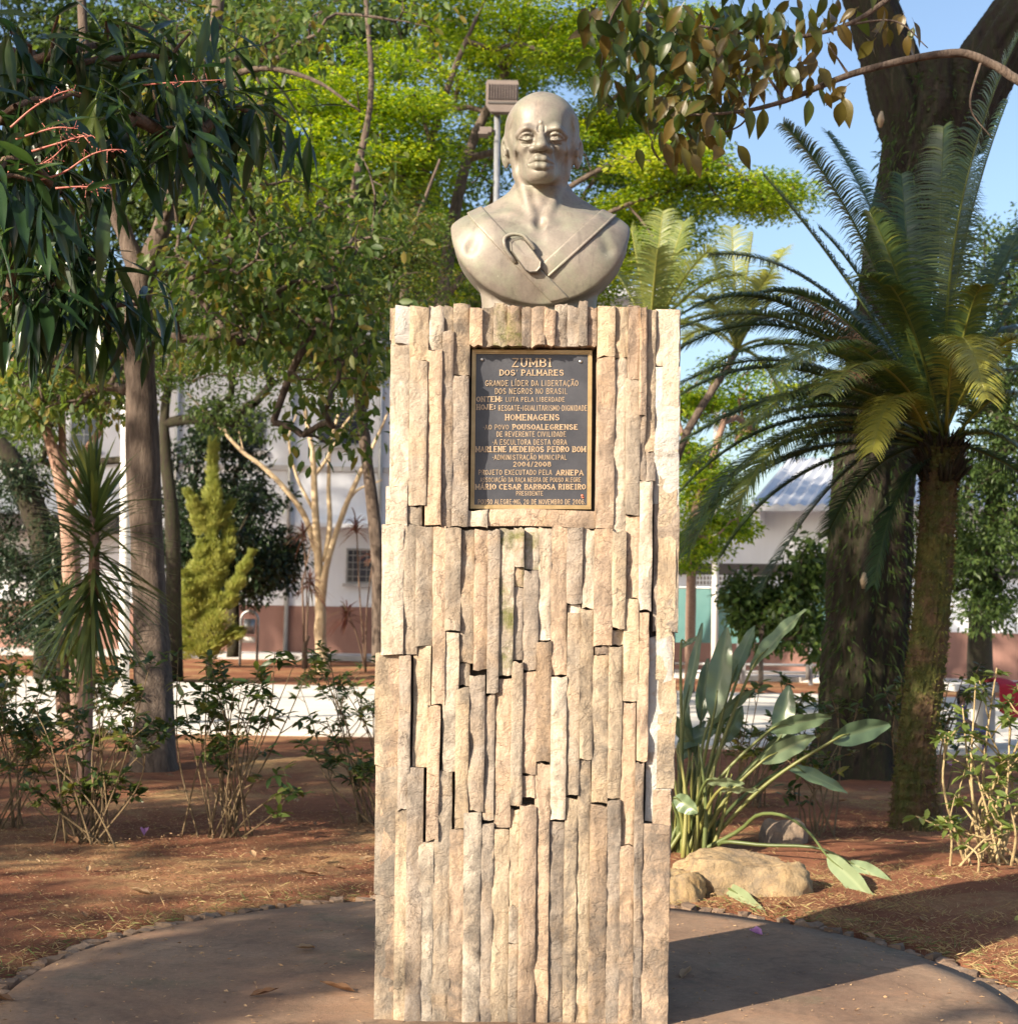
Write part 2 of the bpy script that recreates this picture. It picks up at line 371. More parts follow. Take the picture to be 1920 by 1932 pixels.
def stone_mesh(xl0, xr0, xl1, xr1, z0, z1, yf, yb, seed, smat, rough=.0035, flip=None, name='stone_strip'):
    """front face between (xl,xr) at the bottom (0) and the top (1); yf front, yb back; flip maps (x,y,z) elsewhere"""
    r = np.random.default_rng(seed); h = z1-z0
    nz = int(np.clip(round(h/.022), 3, 44)); nx = 5
    t = np.linspace(0, 1, nz+1); s = np.array([0, .03, .36, .66, .97, 1.0])
    L = xl0+(xl1-xl0)*t; R = xr0+(xr1-xr0)*t
    def wob(a, f, s_): return a*vnoise(np.stack([t*h, np.full_like(t, s_)], 1), int(seed)*7+s_, f)
    L = L+wob(.0013, 14, 1)+wob(.0007, 60, 2); R = R+wob(.0013, 14, 3)+wob(.0007, 60, 4)
    X = L[:, None]+(R-L)[:, None]*s[None, :]; Z = (z0+h*t)[:, None]+np.zeros_like(s)[None, :]
    Z[0] += r.normal(0, .0022, nx+1); Z[-1] += r.normal(0, .0022, nx+1)+(s-.5)*r.normal(0, .004)
    P = np.stack([X, Z], -1)
    D = rough*.8*vnoise(P, int(seed)+11, 24)+rough*.6*vnoise(P, int(seed)+12, 80)+r.normal(0, .0010, X.shape)
    D += r.normal(0, .0025)*(s[None, :]-.5)*2
    # a conchoidal chip or two
    for _ in range(r.integers(0, 3)):
        cz, cx, rad = r.uniform(z0, z1), r.choice([xl0, xr0]), r.uniform(.012, .035)
        dd = np.hypot((X-cx), (Z-cz)*.6)/rad; D += np.where(dd < 1, (1-dd)*.010, 0)
    D[:, 0] += .0012; D[:, -1] += .0012; D[0] += .002; D[-1] += .002
    Y = yf+D
    F = np.stack([X, Y, Z], -1)
    V = F.reshape(-1, 3); n = nx+1; m = nz+1
    idx = np.arange(m*n).reshape(m, n)
    Q = np.stack([idx[:-1, :-1], idx[:-1, 1:], idx[1:, 1:], idx[1:, :-1]], -1).reshape(-1, 4)
    ring = np.concatenate([idx[0, :], idx[1:, -1], idx[-1, -2::-1], idx[-2:0:-1, 0]])
    A_ = V[ring].copy(); B = A_.copy(); B[:, 1] = yb; k = len(ring); o = len(V)
    ar = np.arange(k); Q2 = np.stack([o+ar, o+k+ar, o+k+(ar+1) % k, o+(ar+1) % k], -1)
    V = np.vstack([V, A_, B])
    if flip is not None: V = flip(V)
    me = mesh_np(name, V, [Q, Q2], True)
    fl = np.ones(len(Q)+len(Q2), bool); fl[len(Q):] = False; me.polygons.foreach_set('use_smooth', fl)
    return link(name, me, smat, pillar)
# measured on the photograph: x left, x right (at its top), y top, y bottom, kind
S = """736 749 580 640 n|747 782 577 646 w|738 772 646 917 n|730 768 917 990 n|722 762 990 1235 n|709 753 1236 1446 n|709 750 1447 1690 l|709 747 1691 1911 l
775 808 577 680 n|774 806 680 953 n|769 794 955 990 n|764 788 990 1236 n|754 774 1237 1527 n|747 770 1529 1911 d
811 837 577 659 n|806 834 660 992 n|839 856 575 625 d|837 855 626 994 n|857 886 571 706 d|856 884 708 994 n
887 909 580 651 n|911 931 577 651 d|933 956 572 651 m|958 984 576 651 m|986 1003 580 651 d|1004 1027 578 651 d|1028 1047 581 651 n|1049 1070 572 651 n|1072 1093 576 651 n|1094 1108 568 651 d|1110 1127 579 651 n
877 919 961 993 n|920 1125 962 993 n
1129 1160 577 673 n|1128 1160 674 998 n|1161 1184 577 673 n|1161 1182 675 1003 n|1186 1208 577 716 d|1183 1208 717 971 n|1182 1206 973 1128 n|1209 1220 578 783 n|1208 1230 908 1151 n|1209 1219 785 906 n|1221 1238 582 852 n|1220 1236 853 907 n
1240 1284 581 689 o|1238 1283 690 950 w|1236 1281 951 1193 o|1223 1269 1200 1553 w|1214 1262 1556 1926 d
787 817 993 1219 n|781 812 1220 1448 n|770 798 1450 1907 n|819 841 995 1330 n|808 829 1333 1585 n|790 817 1588 1914 l
842 869 996 1191 n|838 865 1193 1454 d|821 852 1457 1914 n|871 896 1001 1250 d|866 885 1251 1293 d|862 884 1297 1562 l|850 875 1567 1914 l
897 921 1000 1264 n|886 914 1275 1530 n|877 907 1534 1917 l|922 942 1000 1308 n|914 933 1312 1549 o|909 930 1555 1917 l
943 969 998 1275 m|936 965 1281 1562 n|930 960 1566 1916 n|971 988 996 1070 m|971 988 1072 1107 m|970 986 1109 1246 n|967 986 1250 1522 n|963 982 1528 1712 o|961 979 1713 1779 l|960 977 1781 1919 n
990 1016 996 1073 m|989 1015 1077 1265 n|986 1012 1269 1461 n|986 1008 1463 1505 n|982 1011 1521 1920 o|1018 1041 996 1207 n|1014 1039 1211 1437 b|1011 1037 1442 1919 d
1043 1070 993 1273 n|1041 1068 1278 1547 n|1037 1065 1552 1915 l|1071 1099 995 1139 n|1072 1094 1141 1156 n|1072 1095 1158 1501 n|1067 1088 1506 1920 l
1101 1121 998 1148 n|1097 1119 1150 1432 n|1092 1114 1434 1920 d|1123 1155 998 1218 n|1124 1149 1220 1235 d|1120 1148 1238 1515 l|1115 1145 1521 1921 b
1156 1180 1004 1186 n|1155 1176 1188 1217 n|1150 1174 1221 1507 n|1147 1170 1512 1924 l|1178 1204 1129 1324 n|1173 1198 1327 1595 n|1171 1194 1598 1924 l|1205 1223 1156 1437 n|1199 1213 1441 1924 d"""
ki = {'n': 'st', 'w': 'st_white', 'l': 'st_low', 'd': 'st_low', 'm': 'st_moss', 'o': 'st', 'b': 'st_brown'}
rs = np.random.default_rng(21)
def build_front():
    sid = 0
    for row in S.split('\n'):
        for it in row.split('|'):
            a = it.split(); xl, xr, yt, yb_ = map(float, a[:4]); k = a[4]; sid += 1
            dr = .0115*(yb_-yt)
            tl, tr = at(xl-1.3, yt, YF), at(xr+1.3, yt, YF); bl, br = at(xl-1.3-dr, yb_, YF), at(xr+1.3-dr, yb_, YF)
            z0, z1 = (bl.z+br.z)/2, (tl.z+tr.z)/2
            if yb_ > 1900: z0 = -.03
            pr = rs.choice([rs.uniform(-.009, -.003), rs.uniform(-.004, .003), rs.uniform(.001, .010)])
            if (yb_-yt) < 60: pr = rs.uniform(-.002, .012)
            if xl > 1209 and xl < 1240: pr = rs.uniform(.004, .016)
            if xl >= 1214 and xr > 1258: pr = .004 if yb_ < 1560 else -.006
            if xr < 760: pr = .012
            if k in 'wo' and xr > 1262: pr = .014
            if yt < 600: pr += .006
            stone_mesh(bl.x, br.x, tl.x, tr.x, z0, z1, YF-pr*-1 if False else YF+pr, YF+.075, sid, M[ki[k]], rough=.0022 if (xr-xl) < 40 else .0034)
build_front()
xL, xR = at(712, 1700, YF).x+.015, at(1262, 1700, YF).x-.015
xLt, xRt = at(741, 620, YF).x+.012, at(1282, 620, YF).x-.012
def build_core():
    # recess for the plaque is left open in the core
    pl = at(886, 655, YF).x, at(1128, 655, YF).x; pz = at(1000, 961, YF).z, at(1000, 652, YF).z
    g = G(); y0 = YF+.045; y1 = YF+DEP-.03
    def bx(x0, x1, z0, z1, ya=y0): g.box(((x0+x1)/2, (ya+y1)/2, (z0+z1)/2), (x1-x0, y1-ya, z1-z0))
    bx(xL+.01, xR-.005, -.05, pz[0]-.02); bx(xLt+.008, pl[0]-.0, pz[0]-.02+.0005, pz[1]+.01); bx(pl[1], xRt-.012, pz[0]-.02+.0005, pz[1]+.01)
    bx(pl[0]+.0005, pl[1]-.0005, pz[0]-.0195, pz[1]+.0095, YF+.075); bx(xLt+.008, xRt-.012, pz[1]+.0105, TOPZ-.03)
    g.obj('core', M['mortar'], pillar, smooth=False)
build_core()
def build_sides():
    sid = 900
    for side in (0, 1):                       # left, right: strips run up the side faces
        y = YF+.012
        first = True
        while y < YF+DEP-.02:
            w = rs.uniform(.026, .045) if not first else .05
            z = -.03
            while z < TOPZ-.06:
                h = rs.uniform(.22, .75); z1 = min(z+h, TOPZ+rs.uniform(-.012, .006))
                if TOPZ-z1 < .12: z1 = TOPZ+rs.uniform(-.012, .006)
                f0, f1 = z/TOPZ, z1/TOPZ
                if side == 1:
                    xe = lambda f: xR+.012+(xRt-xR)*f
                    out = rs.uniform(.0, .010)
                    fl = lambda V, o=out: np.stack([xe(V[:, 2]/TOPZ)+o-(V[:, 1]), V[:, 0], V[:, 2]], 1)
                else:
                    out = rs.uniform(-.004, .006)
                    fl = lambda V, o=out: np.stack([xL-.010+(xLt-xL)*V[:, 2]/TOPZ-o+(V[:, 1]), -V[:, 0], V[:, 2]], 1)
                yy = (y+.0012, min(y+w, YF+DEP)-.0012)
                if side == 0: yy = (-yy[1], -yy[0])
                sid += 1
                stone_mesh(yy[0], yy[1], yy[0], yy[1], z, z1-.002, 0.0, .05, sid, M['st_low' if rs.random() < .5 else 'st'], flip=fl)
                z = z1+.001
            y += w; first = False
    # back face
    x = xL
    while x < xR-.01:
        w = rs.uniform(.028, .048); z = -.03
        while z < TOPZ-.06:
            z1 = min(z+rs.uniform(.3, .9), TOPZ+rs.uniform(-.01, .006))
            if TOPZ-z1 < .15: z1 = TOPZ+rs.uniform(-.01, .006)
            sid += 1; dx = (xLt-xL)*(z/TOPZ)
            yb = YF+DEP
            fl = lambda V, yb=yb: np.stack([-V[:, 0], yb-V[:, 1], V[:, 2]], 1)
            stone_mesh(-(x+w)+.001-dx, -x-.001-dx, -(x+w)+.001-dx, -x-.001-dx, z, z1-.002, rs.uniform(-.006, .008), .05, sid, M['st_low'], flip=fl)
            z = z1+.001
        x += w
build_sides()
def build_cap():
    g = G(); g.box(((xLt+xRt)/2, YF+DEP/2+.01, TOPZ-.035), (xRt-xLt-.05, DEP-.07, .05)); g.obj('cap', M['mortar'], pillar, False)
build_cap()

# ------------------------------------------------------------------ plaque with raised lettering
M['brass'] = mat_noise('brass', [(.36, .26, .13), (.50, .37, .20)], 30, .5, .15, .002, 120, metal=.75)
M['letter'] = mat_noise('worn_brass_lettering', [(.30, .22, .14), (.50, .37, .24), (.60, .46, .30)], 60, .5, .1, .001, 120, metal=.35)
def mat_plate():
    m, nt, b = node_mat('black_painted_bronze')
    co = N(nt, 'ShaderNodeTexCoord').outputs['Object']
    c = ramp(nt, noise(nt, co, 9, 7, .7), [(.35, (.030, .032, .040)), (.7, (.060, .062, .072))]).outputs[0]
    s = ramp(nt, noise(nt, co, 26, 9, .75, 2.5, sc3=(2.2, 1, .6)), [(.66, 0.0), (.74, .55)]).outputs[0]
    c = mix(nt, c, (.30, .30, .32), s)
    nt.links.new(c, b.inputs['Base Color']); b.inputs['Roughness'].default_value = .42; b.inputs['Specular IOR Level'].default_value = .6
    bump(nt, b, noise(nt, co, 300, 3, .7), .25, .001); return m
M['plate'] = mat_plate()
YP = YF+.052
def pq(px, py): p = at(px, py, YP); return p.x, p.z
plq = empty('plaque', (0, 0, 0)); plq.parent = pillar; plq.location = -BASE
PC = [pq(890.5, 660), pq(1116.5, 661.5), pq(1114.5, 961), pq(887, 960)]    # outer corners
def bil(u, v):      # u right, v down, 0..1
    a, b, c, d = PC
    return ((a[0]*(1-u)+b[0]*u)*(1-v)+(d[0]*(1-u)+c[0]*u)*v, (a[1]*(1-u)+b[1]*u)*(1-v)+(d[1]*(1-u)+c[1]*u)*v)
def plqlink(o): o.parent = plq; o.location = (0, 0, 0); return o
def build_plaque():
    g = G(); e = .022; ev = .017
    def slab(u0, v0, u1, v1, y0, y1):
        P = [bil(u0, v0), bil(u1, v0), bil(u1, v1), bil(u0, v1)]
        V = [[p[0], y, p[1]] for y in (y0, y1) for p in P]
        g.add(V, [[0, 1, 2, 3], [4, 7, 6, 5], [0, 4, 5, 1], [1, 5, 6, 2], [2, 6, 7, 3], [3, 7, 4, 0]])
    slab(0, 0, 1, ev, YP-.008, YP+.012); slab(0, 1-ev, 1, 1, YP-.008, YP+.012)
    slab(0, ev, e, 1-ev, YP-.0078, YP+.012); slab(1-e, ev, 1, 1-ev, YP-.0078, YP+.012)
    slab(e, ev, e*1.5, 1-ev, YP-.004, YP+.01); slab(1-e*1.5, ev, 1-e, 1-ev, YP-.004, YP+.01)
    slab(e*1.5, ev, 1-e*1.5, ev*1.5, YP-.004, YP+.01); slab(e*1.5, 1-ev*1.5, 1-e*1.5, 1-ev, YP-.004, YP+.01)
    plqlink(g.obj('frame', M['brass'], None, False))
    # slightly buckled plate
    n = 26; V = []; 
    for j in range(n+1):
        for i in range(n+1):
            u, v = e+(1-2*e)*i/n, ev+(1-2*ev)*j/n; x, z = bil(u, v)
            V.append([x, YP+.0005*math.sin(u*5+v*3)+.0004*math.sin(v*11), z])
    idx = np.arange((n+1)**2).reshape(n+1, n+1)
    Q = np.stack([idx[:-1, :-1], idx[1:, :-1], idx[1:, 1:], idx[:-1, 1:]], -1).reshape(-1, 4)
    plqlink(link('plate', mesh_np('plate', V, Q), M['plate']))
    for (px, py) in ((909, 678), (1095, 682)):
        x, z = pq(px, py); g = G(); g.tube([(x, YP, z), (x, YP-.003, z), (x, YP-.0042, z)], [.0052, .0048, .002], 12)
        sc = plqlink(g.obj('screw', mat_noise('steel', [(.5, .5, .5), (.6, .6, .6)], 50, .3, 0, metal=.9) if 'steel' not in M else M['steel'], None)); M['steel'] = sc.data.materials[0]
    x, z = pq(1098, 935); g = G(); g.tube([(x, YP, z), (x, YP-.0015, z)], [.0038, .003], 10); g.box((x+.002, YP-.001, z-.006), (.008, .002, .003))
    plqlink(g.obj('red_mark', mat_noise('red_enamel', [(.55, .12, .07), (.65, .2, .12)], 80, .5, 0), None))
build_plaque()
def arc(cx, cy, rx, ry, a0, a1, n=9):
    return [(cx+rx*math.cos(math.radians(a)), cy+ry*math.sin(math.radians(a))) for a in np.linspace(a0, a1, n)]
# uppercase skeleton: strokes in a unit box, and the foot points that carry a slab serif
OV = arc(.5, .5, .38, .46, 90, 450, 19)
GL = {
 'A': ([[(.08, 0), (.5, 1), (.92, 0)], [(.22, .33), (.78, .33)]], [(.08, 0), (.92, 0)]),
 'B': ([[(.2, 0), (.2, 1)], [(.2, 1)]+arc(.52, .76, .28, .24, 90, -90)+[(.2, .52)], [(.2, .52)]+arc(.54, .26, .32, .26, 90, -90)+[(.2, 0)]], [(.2, 0), (.2, 1)]),
 'C': ([arc(.54, .5, .4, .48, 50, 310, 15)], [(.8, .83)]),
 'D': ([[(.2, 0), (.2, 1)], [(.2, 1), (.4, 1)]+arc(.4, .5, .48, .5, 90, -90, 11)+[(.4, 0), (.2, 0)]], [(.2, 0), (.2, 1)]),
 'E': ([[(.85, 1), (.2, 1), (.2, 0), (.87, 0)], [(.2, .52), (.7, .52)]], [(.2, 0), (.2, 1)]),
 'G': ([arc(.54, .5, .4, .48, 50, 340, 15)+[(.9, .45), (.6, .45)]], []),
 'H': ([[(.18, 0), (.18, 1)], [(.82, 0), (.82, 1)], [(.18, .5), (.82, .5)]], [(.18, 0), (.18, 1), (.82, 0), (.82, 1)]),
 'I': ([[(.5, 0), (.5, 1)]], [(.5, 0), (.5, 1)]),
 'J': ([[(.62, 1), (.62, .3)]+arc(.38, .3, .24, .28, 0, -180, 8)], [(.62, 1)]),
 'L': ([[(.22, 1), (.22, 0), (.86, 0)]], [(.22, 1), (.22, 0)]),
 'M': ([[(.12, 0), (.12, 1), (.5, .25), (.88, 1), (.88, 0)]], [(.12, 0), (.88, 0), (.12, 1), (.88, 1)]),
 'N': ([[(.16, 0), (.16, 1), (.84, 0), (.84, 1)]], [(.16, 0), (.16, 1), (.84, 1)]),
 'O': ([OV], []),
 'P': ([[(.2, 0), (.2, 1)], [(.2, 1), (.45, 1)]+arc(.5, .73, .33, .27, 90, -90)+[(.2, .46)]], [(.2, 0), (.2, 1)]),
 'Q': ([OV, [(.6, .25), (.9, -.05)]], []),
 'R': ([[(.2, 0), (.2, 1)], [(.2, 1), (.45, 1)]+arc(.5, .74, .32, .26, 90, -90)+[(.2, .48)], [(.5, .48), (.86, 0)]], [(.2, 0), (.2, 1), (.86, 0)]),
 'S': ([arc(.5, .74, .3, .25, 20, 270, 9)[:-1]+arc(.5, .25, .33, .25, 90, -160, 10)], []),
 'T': ([[(.5, 0), (.5, 1)], [(.1, 1), (.9, 1)]], [(.5, 0)]),
 'U': ([[(.18, 1), (.18, .35)]+arc(.5, .35, .32, .34, 180, 360, 9)+[(.82, 1)]], [(.18, 1), (.82, 1)]),
 'V': ([[(.1, 1), (.5, 0), (.9, 1)]], [(.1, 1), (.9, 1)]),
 'X': ([[(.1, 1), (.9, 0)], [(.9, 1), (.1, 0)]], []),
 'Z': ([[(.15, 1), (.86, 1), (.14, 0), (.88, 0)]], []),
 '0': ([arc(.5, .5, .33, .46, 90, 450, 17)], []), '2': ([arc(.5, .72, .32, .27, 160, -30, 9)+[(.16, 0), (.86, 0)]], []),
 '4': ([[(.68, 0), (.68, 1), (.12, .3), (.9, .3)]], [(.68, 0)]), '6': ([arc(.5, .3, .33, .3, 0, 360, 13), [(.18, .35), (.24, .7), (.5, .95), (.78, .9)]], []),
 '8': ([arc(.5, .75, .27, .24, 90, 450, 13), arc(.5, .26, .34, .27, 90, 450, 13)], []),
 '/': ([[(.2, -.05), (.8, 1.05)]], []), '-': ([[(.15, .48), (.85, .48)]], []), ':': ([[(.5, .18), (.5, .3)], [(.5, .66), (.5, .78)]], []),
 '.': ([[(.4, 0), (.5, .1)]], []), ',': ([[(.5, .1), (.4, -.15)]], []), '\u00b7': ([[(.4, .45), (.6, .5)]], []), "'": ([[(.5, 1.1), (.45, .85)]], []),
}
ACC = {'\u00cd': ('I', [[(.45, 1.12), (.7, 1.32)]]), '\u00c1': ('A', [[(.45, 1.12), (.7, 1.32)]]), '\u00c3': ('A', [[(.15, 1.18), (.4, 1.28), (.6, 1.16), (.85, 1.26)]]), '\u00c7': ('C', [[(.52, 0), (.56, -.12), (.42, -.22)]])}
WID = {'I': .55, 'M': 1.15, '.': .35, ',': .35, ':': .4, '\u00b7': .45, "'": .3, 'L': .85, 'J': .85, '-': .6, '/': .7, '\u00cd': .55}
def text_mesh(txt, px0, px1, pyt, pyb, bold, y=None):
    tot = sum(.5 if c == ' ' else WID.get(c, 1.0) for c in txt)+.13*(len(txt)-1)
    a, b_, c_, d_ = (at(px0, pyt, YP), at(px1, pyt, YP), at(px1, pyb, YP), at(px0, pyb, YP))
    W = (b_-a).length; H = (a-d_).length
    sw = (.0025 if bold else .0015)*(.88 if H < .0135 else 1.0)*(1.3 if H > .02 else 1); cx = 0; g = G()
    ux = (b_-a)/tot; uz = (a-d_)
    def place(u, v): return d_+ux*u+uz*v
    def seg(p, q, w):
        P, Q_ = place(*p), place(*q); d = Q_-P
        if d.length < 1e-6: return
        d.normalize(); nrm_ = Vector((-d.z, 0, d.x))*w/2; e = d*w*.4
        cs = [P-nrm_-e, P+nrm_-e, Q_+nrm_+e, Q_-nrm_+e]
        seg.k = (getattr(seg, 'k', 0)+1) % 7; y0, y1 = YP-.0014-.00012*seg.k, YP+.001
        V = [[c.x, y0, c.z] for c in cs]+[[c.x, y1, c.z] for c in cs]
        g.add(V, [[0, 1, 2, 3], [0, 4, 5, 1], [1, 5, 6, 2], [2, 6, 7, 3], [3, 7, 4, 0]])
    for ch in txt:
        w = .5 if ch == ' ' else WID.get(ch, 1.0)
        if ch != ' ':
            base, extra = ACC.get(ch, (ch, [])); st, sf = GL[base]
            ix = .5 if w < .7 else 1
            for pl in st+extra:
                for p, q in zip(pl[:-1], pl[1:]):
                    stem = abs(q[0]-p[0]) < .1*abs(q[1]-p[1])+.05
                    seg((cx+p[0]*w, p[1]), (cx+q[0]*w, q[1]), sw*(1.25 if bold and stem else .85 if bold else 1))
            if bold:
                for p in sf:
                    hw = .17; seg((cx+p[0]*w-hw, p[1]), (cx+p[0]*w+hw, p[1]), sw*.62)
        cx += w+.13
    plqlink(g.obj('lettering', M['letter'], None, False))
LN = [('ZUMBI', 537, 972, 207, 293, 1), ('DOS', 406, 580, 330, 386, 1), ("'", 592, 604, 335, 386, 0), ('PALMARES', 640, 1100, 330, 386, 1),
      ('GRANDE L\u00cdDER DA LIBERTA\u00c7\u00c3O', 256, 1254, 443, 500, 0), ('DOS NEGROS NO BRASIL', 358, 1138, 528, 585, 0),
      ('ONTEM:', 162, 440, 617, 668, 1), ('LUTA PELA LIBERDADE', 476, 1110, 622, 668, 0), ('HOJE:', 162, 368, 702, 754, 1), ('RESGATE-IGUALITARISMO-DIGNIDADE', 396, 1350, 710, 765, 0),
      ('HOMENAGENS', 467, 1053, 808, 866, 1), ('\u00b7AO POVO', 232, 510, 918, 966, 0), ('POUSOALEGRENSE', 545, 1250, 916, 966, 1), ('DE REVERENTE CIVILIDADE', 376, 1124, 992, 1043, 0),
      ('\u00b7A ESCULTORA DESTA OBRA', 332, 1132, 1076, 1130, 0), ('MARLENE MEDEIROS PEDRO BOM', 152, 1334, 1152, 1207, 1), ('\u00b7ADMINISTRA\u00c7\u00c3O MUNICIPAL', 332, 1130, 1240, 1290, 0),
      ('2004/2008', 553, 964, 1316, 1363, 1), ('PROJETO EXECUTADO PELA', 182, 972, 1402, 1452, 0), ('ARNEPA', 1016, 1308, 1404, 1456, 1), ('ASSOCIA\u00c7\u00c3O DA RA\u00c7A NEGRA DE POUSO ALEGRE', 202, 1284, 1484, 1530, 0),
      ('M\u00c1RIO CESAR BARBOSA RIBEIRO', 150, 1334, 1556, 1608, 1), ('PRESIDENTE', 586, 877, 1630, 1674, 0), ('POUSO ALEGRE-MG, 20 DE NOVEMBRO DE 2006.', 178, 1330, 1718, 1768, 0)]
for t, x0, x1, y0, y1, b_ in LN:
    text_mesh(t, 870+x0/5.682, 870+x1/5.682, 640+y0/5.682, 640+y1/5.682, b_)
# ------------------------------------------------------------------ the bust: one signed distance field, meshed with surface nets
BX, BY, BZ = at(1016, 590, 4.55).x, YF+DEP/2+.03, TOPZ+.021
def axis_grid(segs):
    out = [segs[0][0]]
    for a, b, st in segs:
        n = max(1, round((b-a)/st)); out += list(np.linspace(a, b, n+1)[1:])
    return np.array(out, np.float32)
class Field:
    dz = 0.0
    def __init__(s, xs, ys, zs):
        s.ax = (xs, ys, zs); s.F = np.full((len(xs), len(ys), len(zs)), .3, np.float32)
    def sub(s, lo, hi):
        sl = []
        for a, l, h in zip(s.ax, lo, hi):
            i, j = np.searchsorted(a, l), np.searchsorted(a, h); sl.append(slice(int(i), int(max(j, i+1))))
        sl = tuple(sl)
        return sl, (s.ax[0][sl[0]][:, None, None], s.ax[1][sl[1]][None, :, None], s.ax[2][sl[2]][None, None, :])
    def union(s, fn, lo, hi, k=.01):
        m = k+.03; lo = [lo[0], lo[1], lo[2]+s.dz]; hi = [hi[0], hi[1], hi[2]+s.dz]; sl, (x, y, z) = s.sub([v-m for v in lo], [v+m for v in hi]); z = z-s.dz; d = fn(x, y, z); a = s.F[sl]
        if k <= 0: s.F[sl] = np.minimum(a, d); return
        h = np.clip(.5+.5*(a-d)/k, 0, 1); s.F[sl] = a*(1-h)+d*h-k*h*(1-h)
    def carve(s, fn, lo, hi, k=.01):
        m = k+.01; lo = [lo[0], lo[1], lo[2]+s.dz]; hi = [hi[0], hi[1], hi[2]+s.dz]; sl, (x, y, z) = s.sub([v-m for v in lo], [v+m for v in hi]); z = z-s.dz; d = -fn(x, y, z); a = s.F[sl]
        h = np.clip(.5-.5*(a-d)/k, 0, 1); s.F[sl] = a*(1-h)+d*h+k*h*(1-h)
def f_ell(c, r):
    def f(x, y, z):
        a, b, g = (x-c[0]), (y-c[1]), (z-c[2])
        k0 = np.sqrt((a/r[0])**2+(b/r[1])**2+(g/r[2])**2); k1 = np.sqrt((a/r[0]**2)**2+(b/r[1]**2)**2+(g/r[2]**2)**2)+1e-6
        return k0*(k0-1)/k1
    return f, [c[i]-r[i] for i in range(3)], [c[i]+r[i] for i in range(3)]
def f_cap(a, b, ra, rb=None):
    rb = ra if rb is None else rb; a = np.array(a, float); b = np.array(b, float); ab = b-a; L2 = float(ab@ab)+1e-9
    def f(x, y, z):
        t = np.clip(((x-a[0])*ab[0]+(y-a[1])*ab[1]+(z-a[2])*ab[2])/L2, 0, 1)
        return np.sqrt((x-a[0]-t*ab[0])**2+(y-a[1]-t*ab[1])**2+(z-a[2]-t*ab[2])**2)-(ra+(rb-ra)*t)
    r = max(ra, rb); return f, [min(a[i], b[i])-r for i in range(3)], [max(a[i], b[i])+r for i in range(3)]
def surface_nets(F, ax):
    xs, ys, zs = ax; ins = F < 0
    c = [ins[i:ins.shape[0]-1+i, j:ins.shape[1]-1+j, k:ins.shape[2]-1+k] for i in (0, 1) for j in (0, 1) for k in (0, 1)]
    sm = sum(a.astype(np.int8) for a in c); act = (sm > 0) & (sm < 8)
    I, J, K = np.nonzero(act); n = len(I); vid = np.full(act.shape, -1, np.int32); vid[I, J, K] = np.arange(n)
    acc = np.zeros((n, 3)); cnt = np.zeros(n)
    cor = [(i, j, k) for i in (0, 1) for j in (0, 1) for k in (0, 1)]
    val = {q: F[I+q[0], J+q[1], K+q[2]].astype(float) for q in cor}
    pos = {q: np.stack([xs[I+q[0]], ys[J+q[1]], zs[K+q[2]]], 1).astype(float) for q in cor}
    for a in cor:
        for d in range(3):
            if a[d] == 0:
                b = list(a); b[d] = 1; b = tuple(b); va, vb = val[a], val[b]; m = (va < 0) != (vb < 0)
                t = np.where(m, va/np.where(m, va-vb, 1), 0)[:, None]; p = pos[a]*(1-t)+pos[b]*t
                acc[m] += p[m]; cnt[m] += 1
    V = acc/cnt[:, None]; Q = []
    for d in range(3):
        s0 = [slice(None)]*3; s1 = [slice(None)]*3; s0[d] = slice(0, -1); s1[d] = slice(1, None)
        A, B = ins[tuple(s0)], ins[tuple(s1)]; e = A != B
        u, v = [(1, 2), (2, 0), (0, 1)][d]
        ii = list(np.nonzero(e)); ok = (ii[u] > 0) & (ii[v] > 0) & (ii[u] < ins.shape[u]-1) & (ii[v] < ins.shape[v]-1)
        ii = [q[ok] for q in ii]
        def cell(du, dv):
            q = [a.copy() for a in ii]; q[u] = q[u]+du; q[v] = q[v]+dv; return vid[q[0], q[1], q[2]]
        q = np.stack([cell(-1, -1), cell(0, -1), cell(0, 0), cell(-1, 0)], 1)
        fl = ~A[tuple(ii)]; q[fl] = q[fl][:, ::-1]; Q.append(q)
    Q = np.concatenate(Q); Q = Q[(Q >= 0).all(1)]
    return V, Q
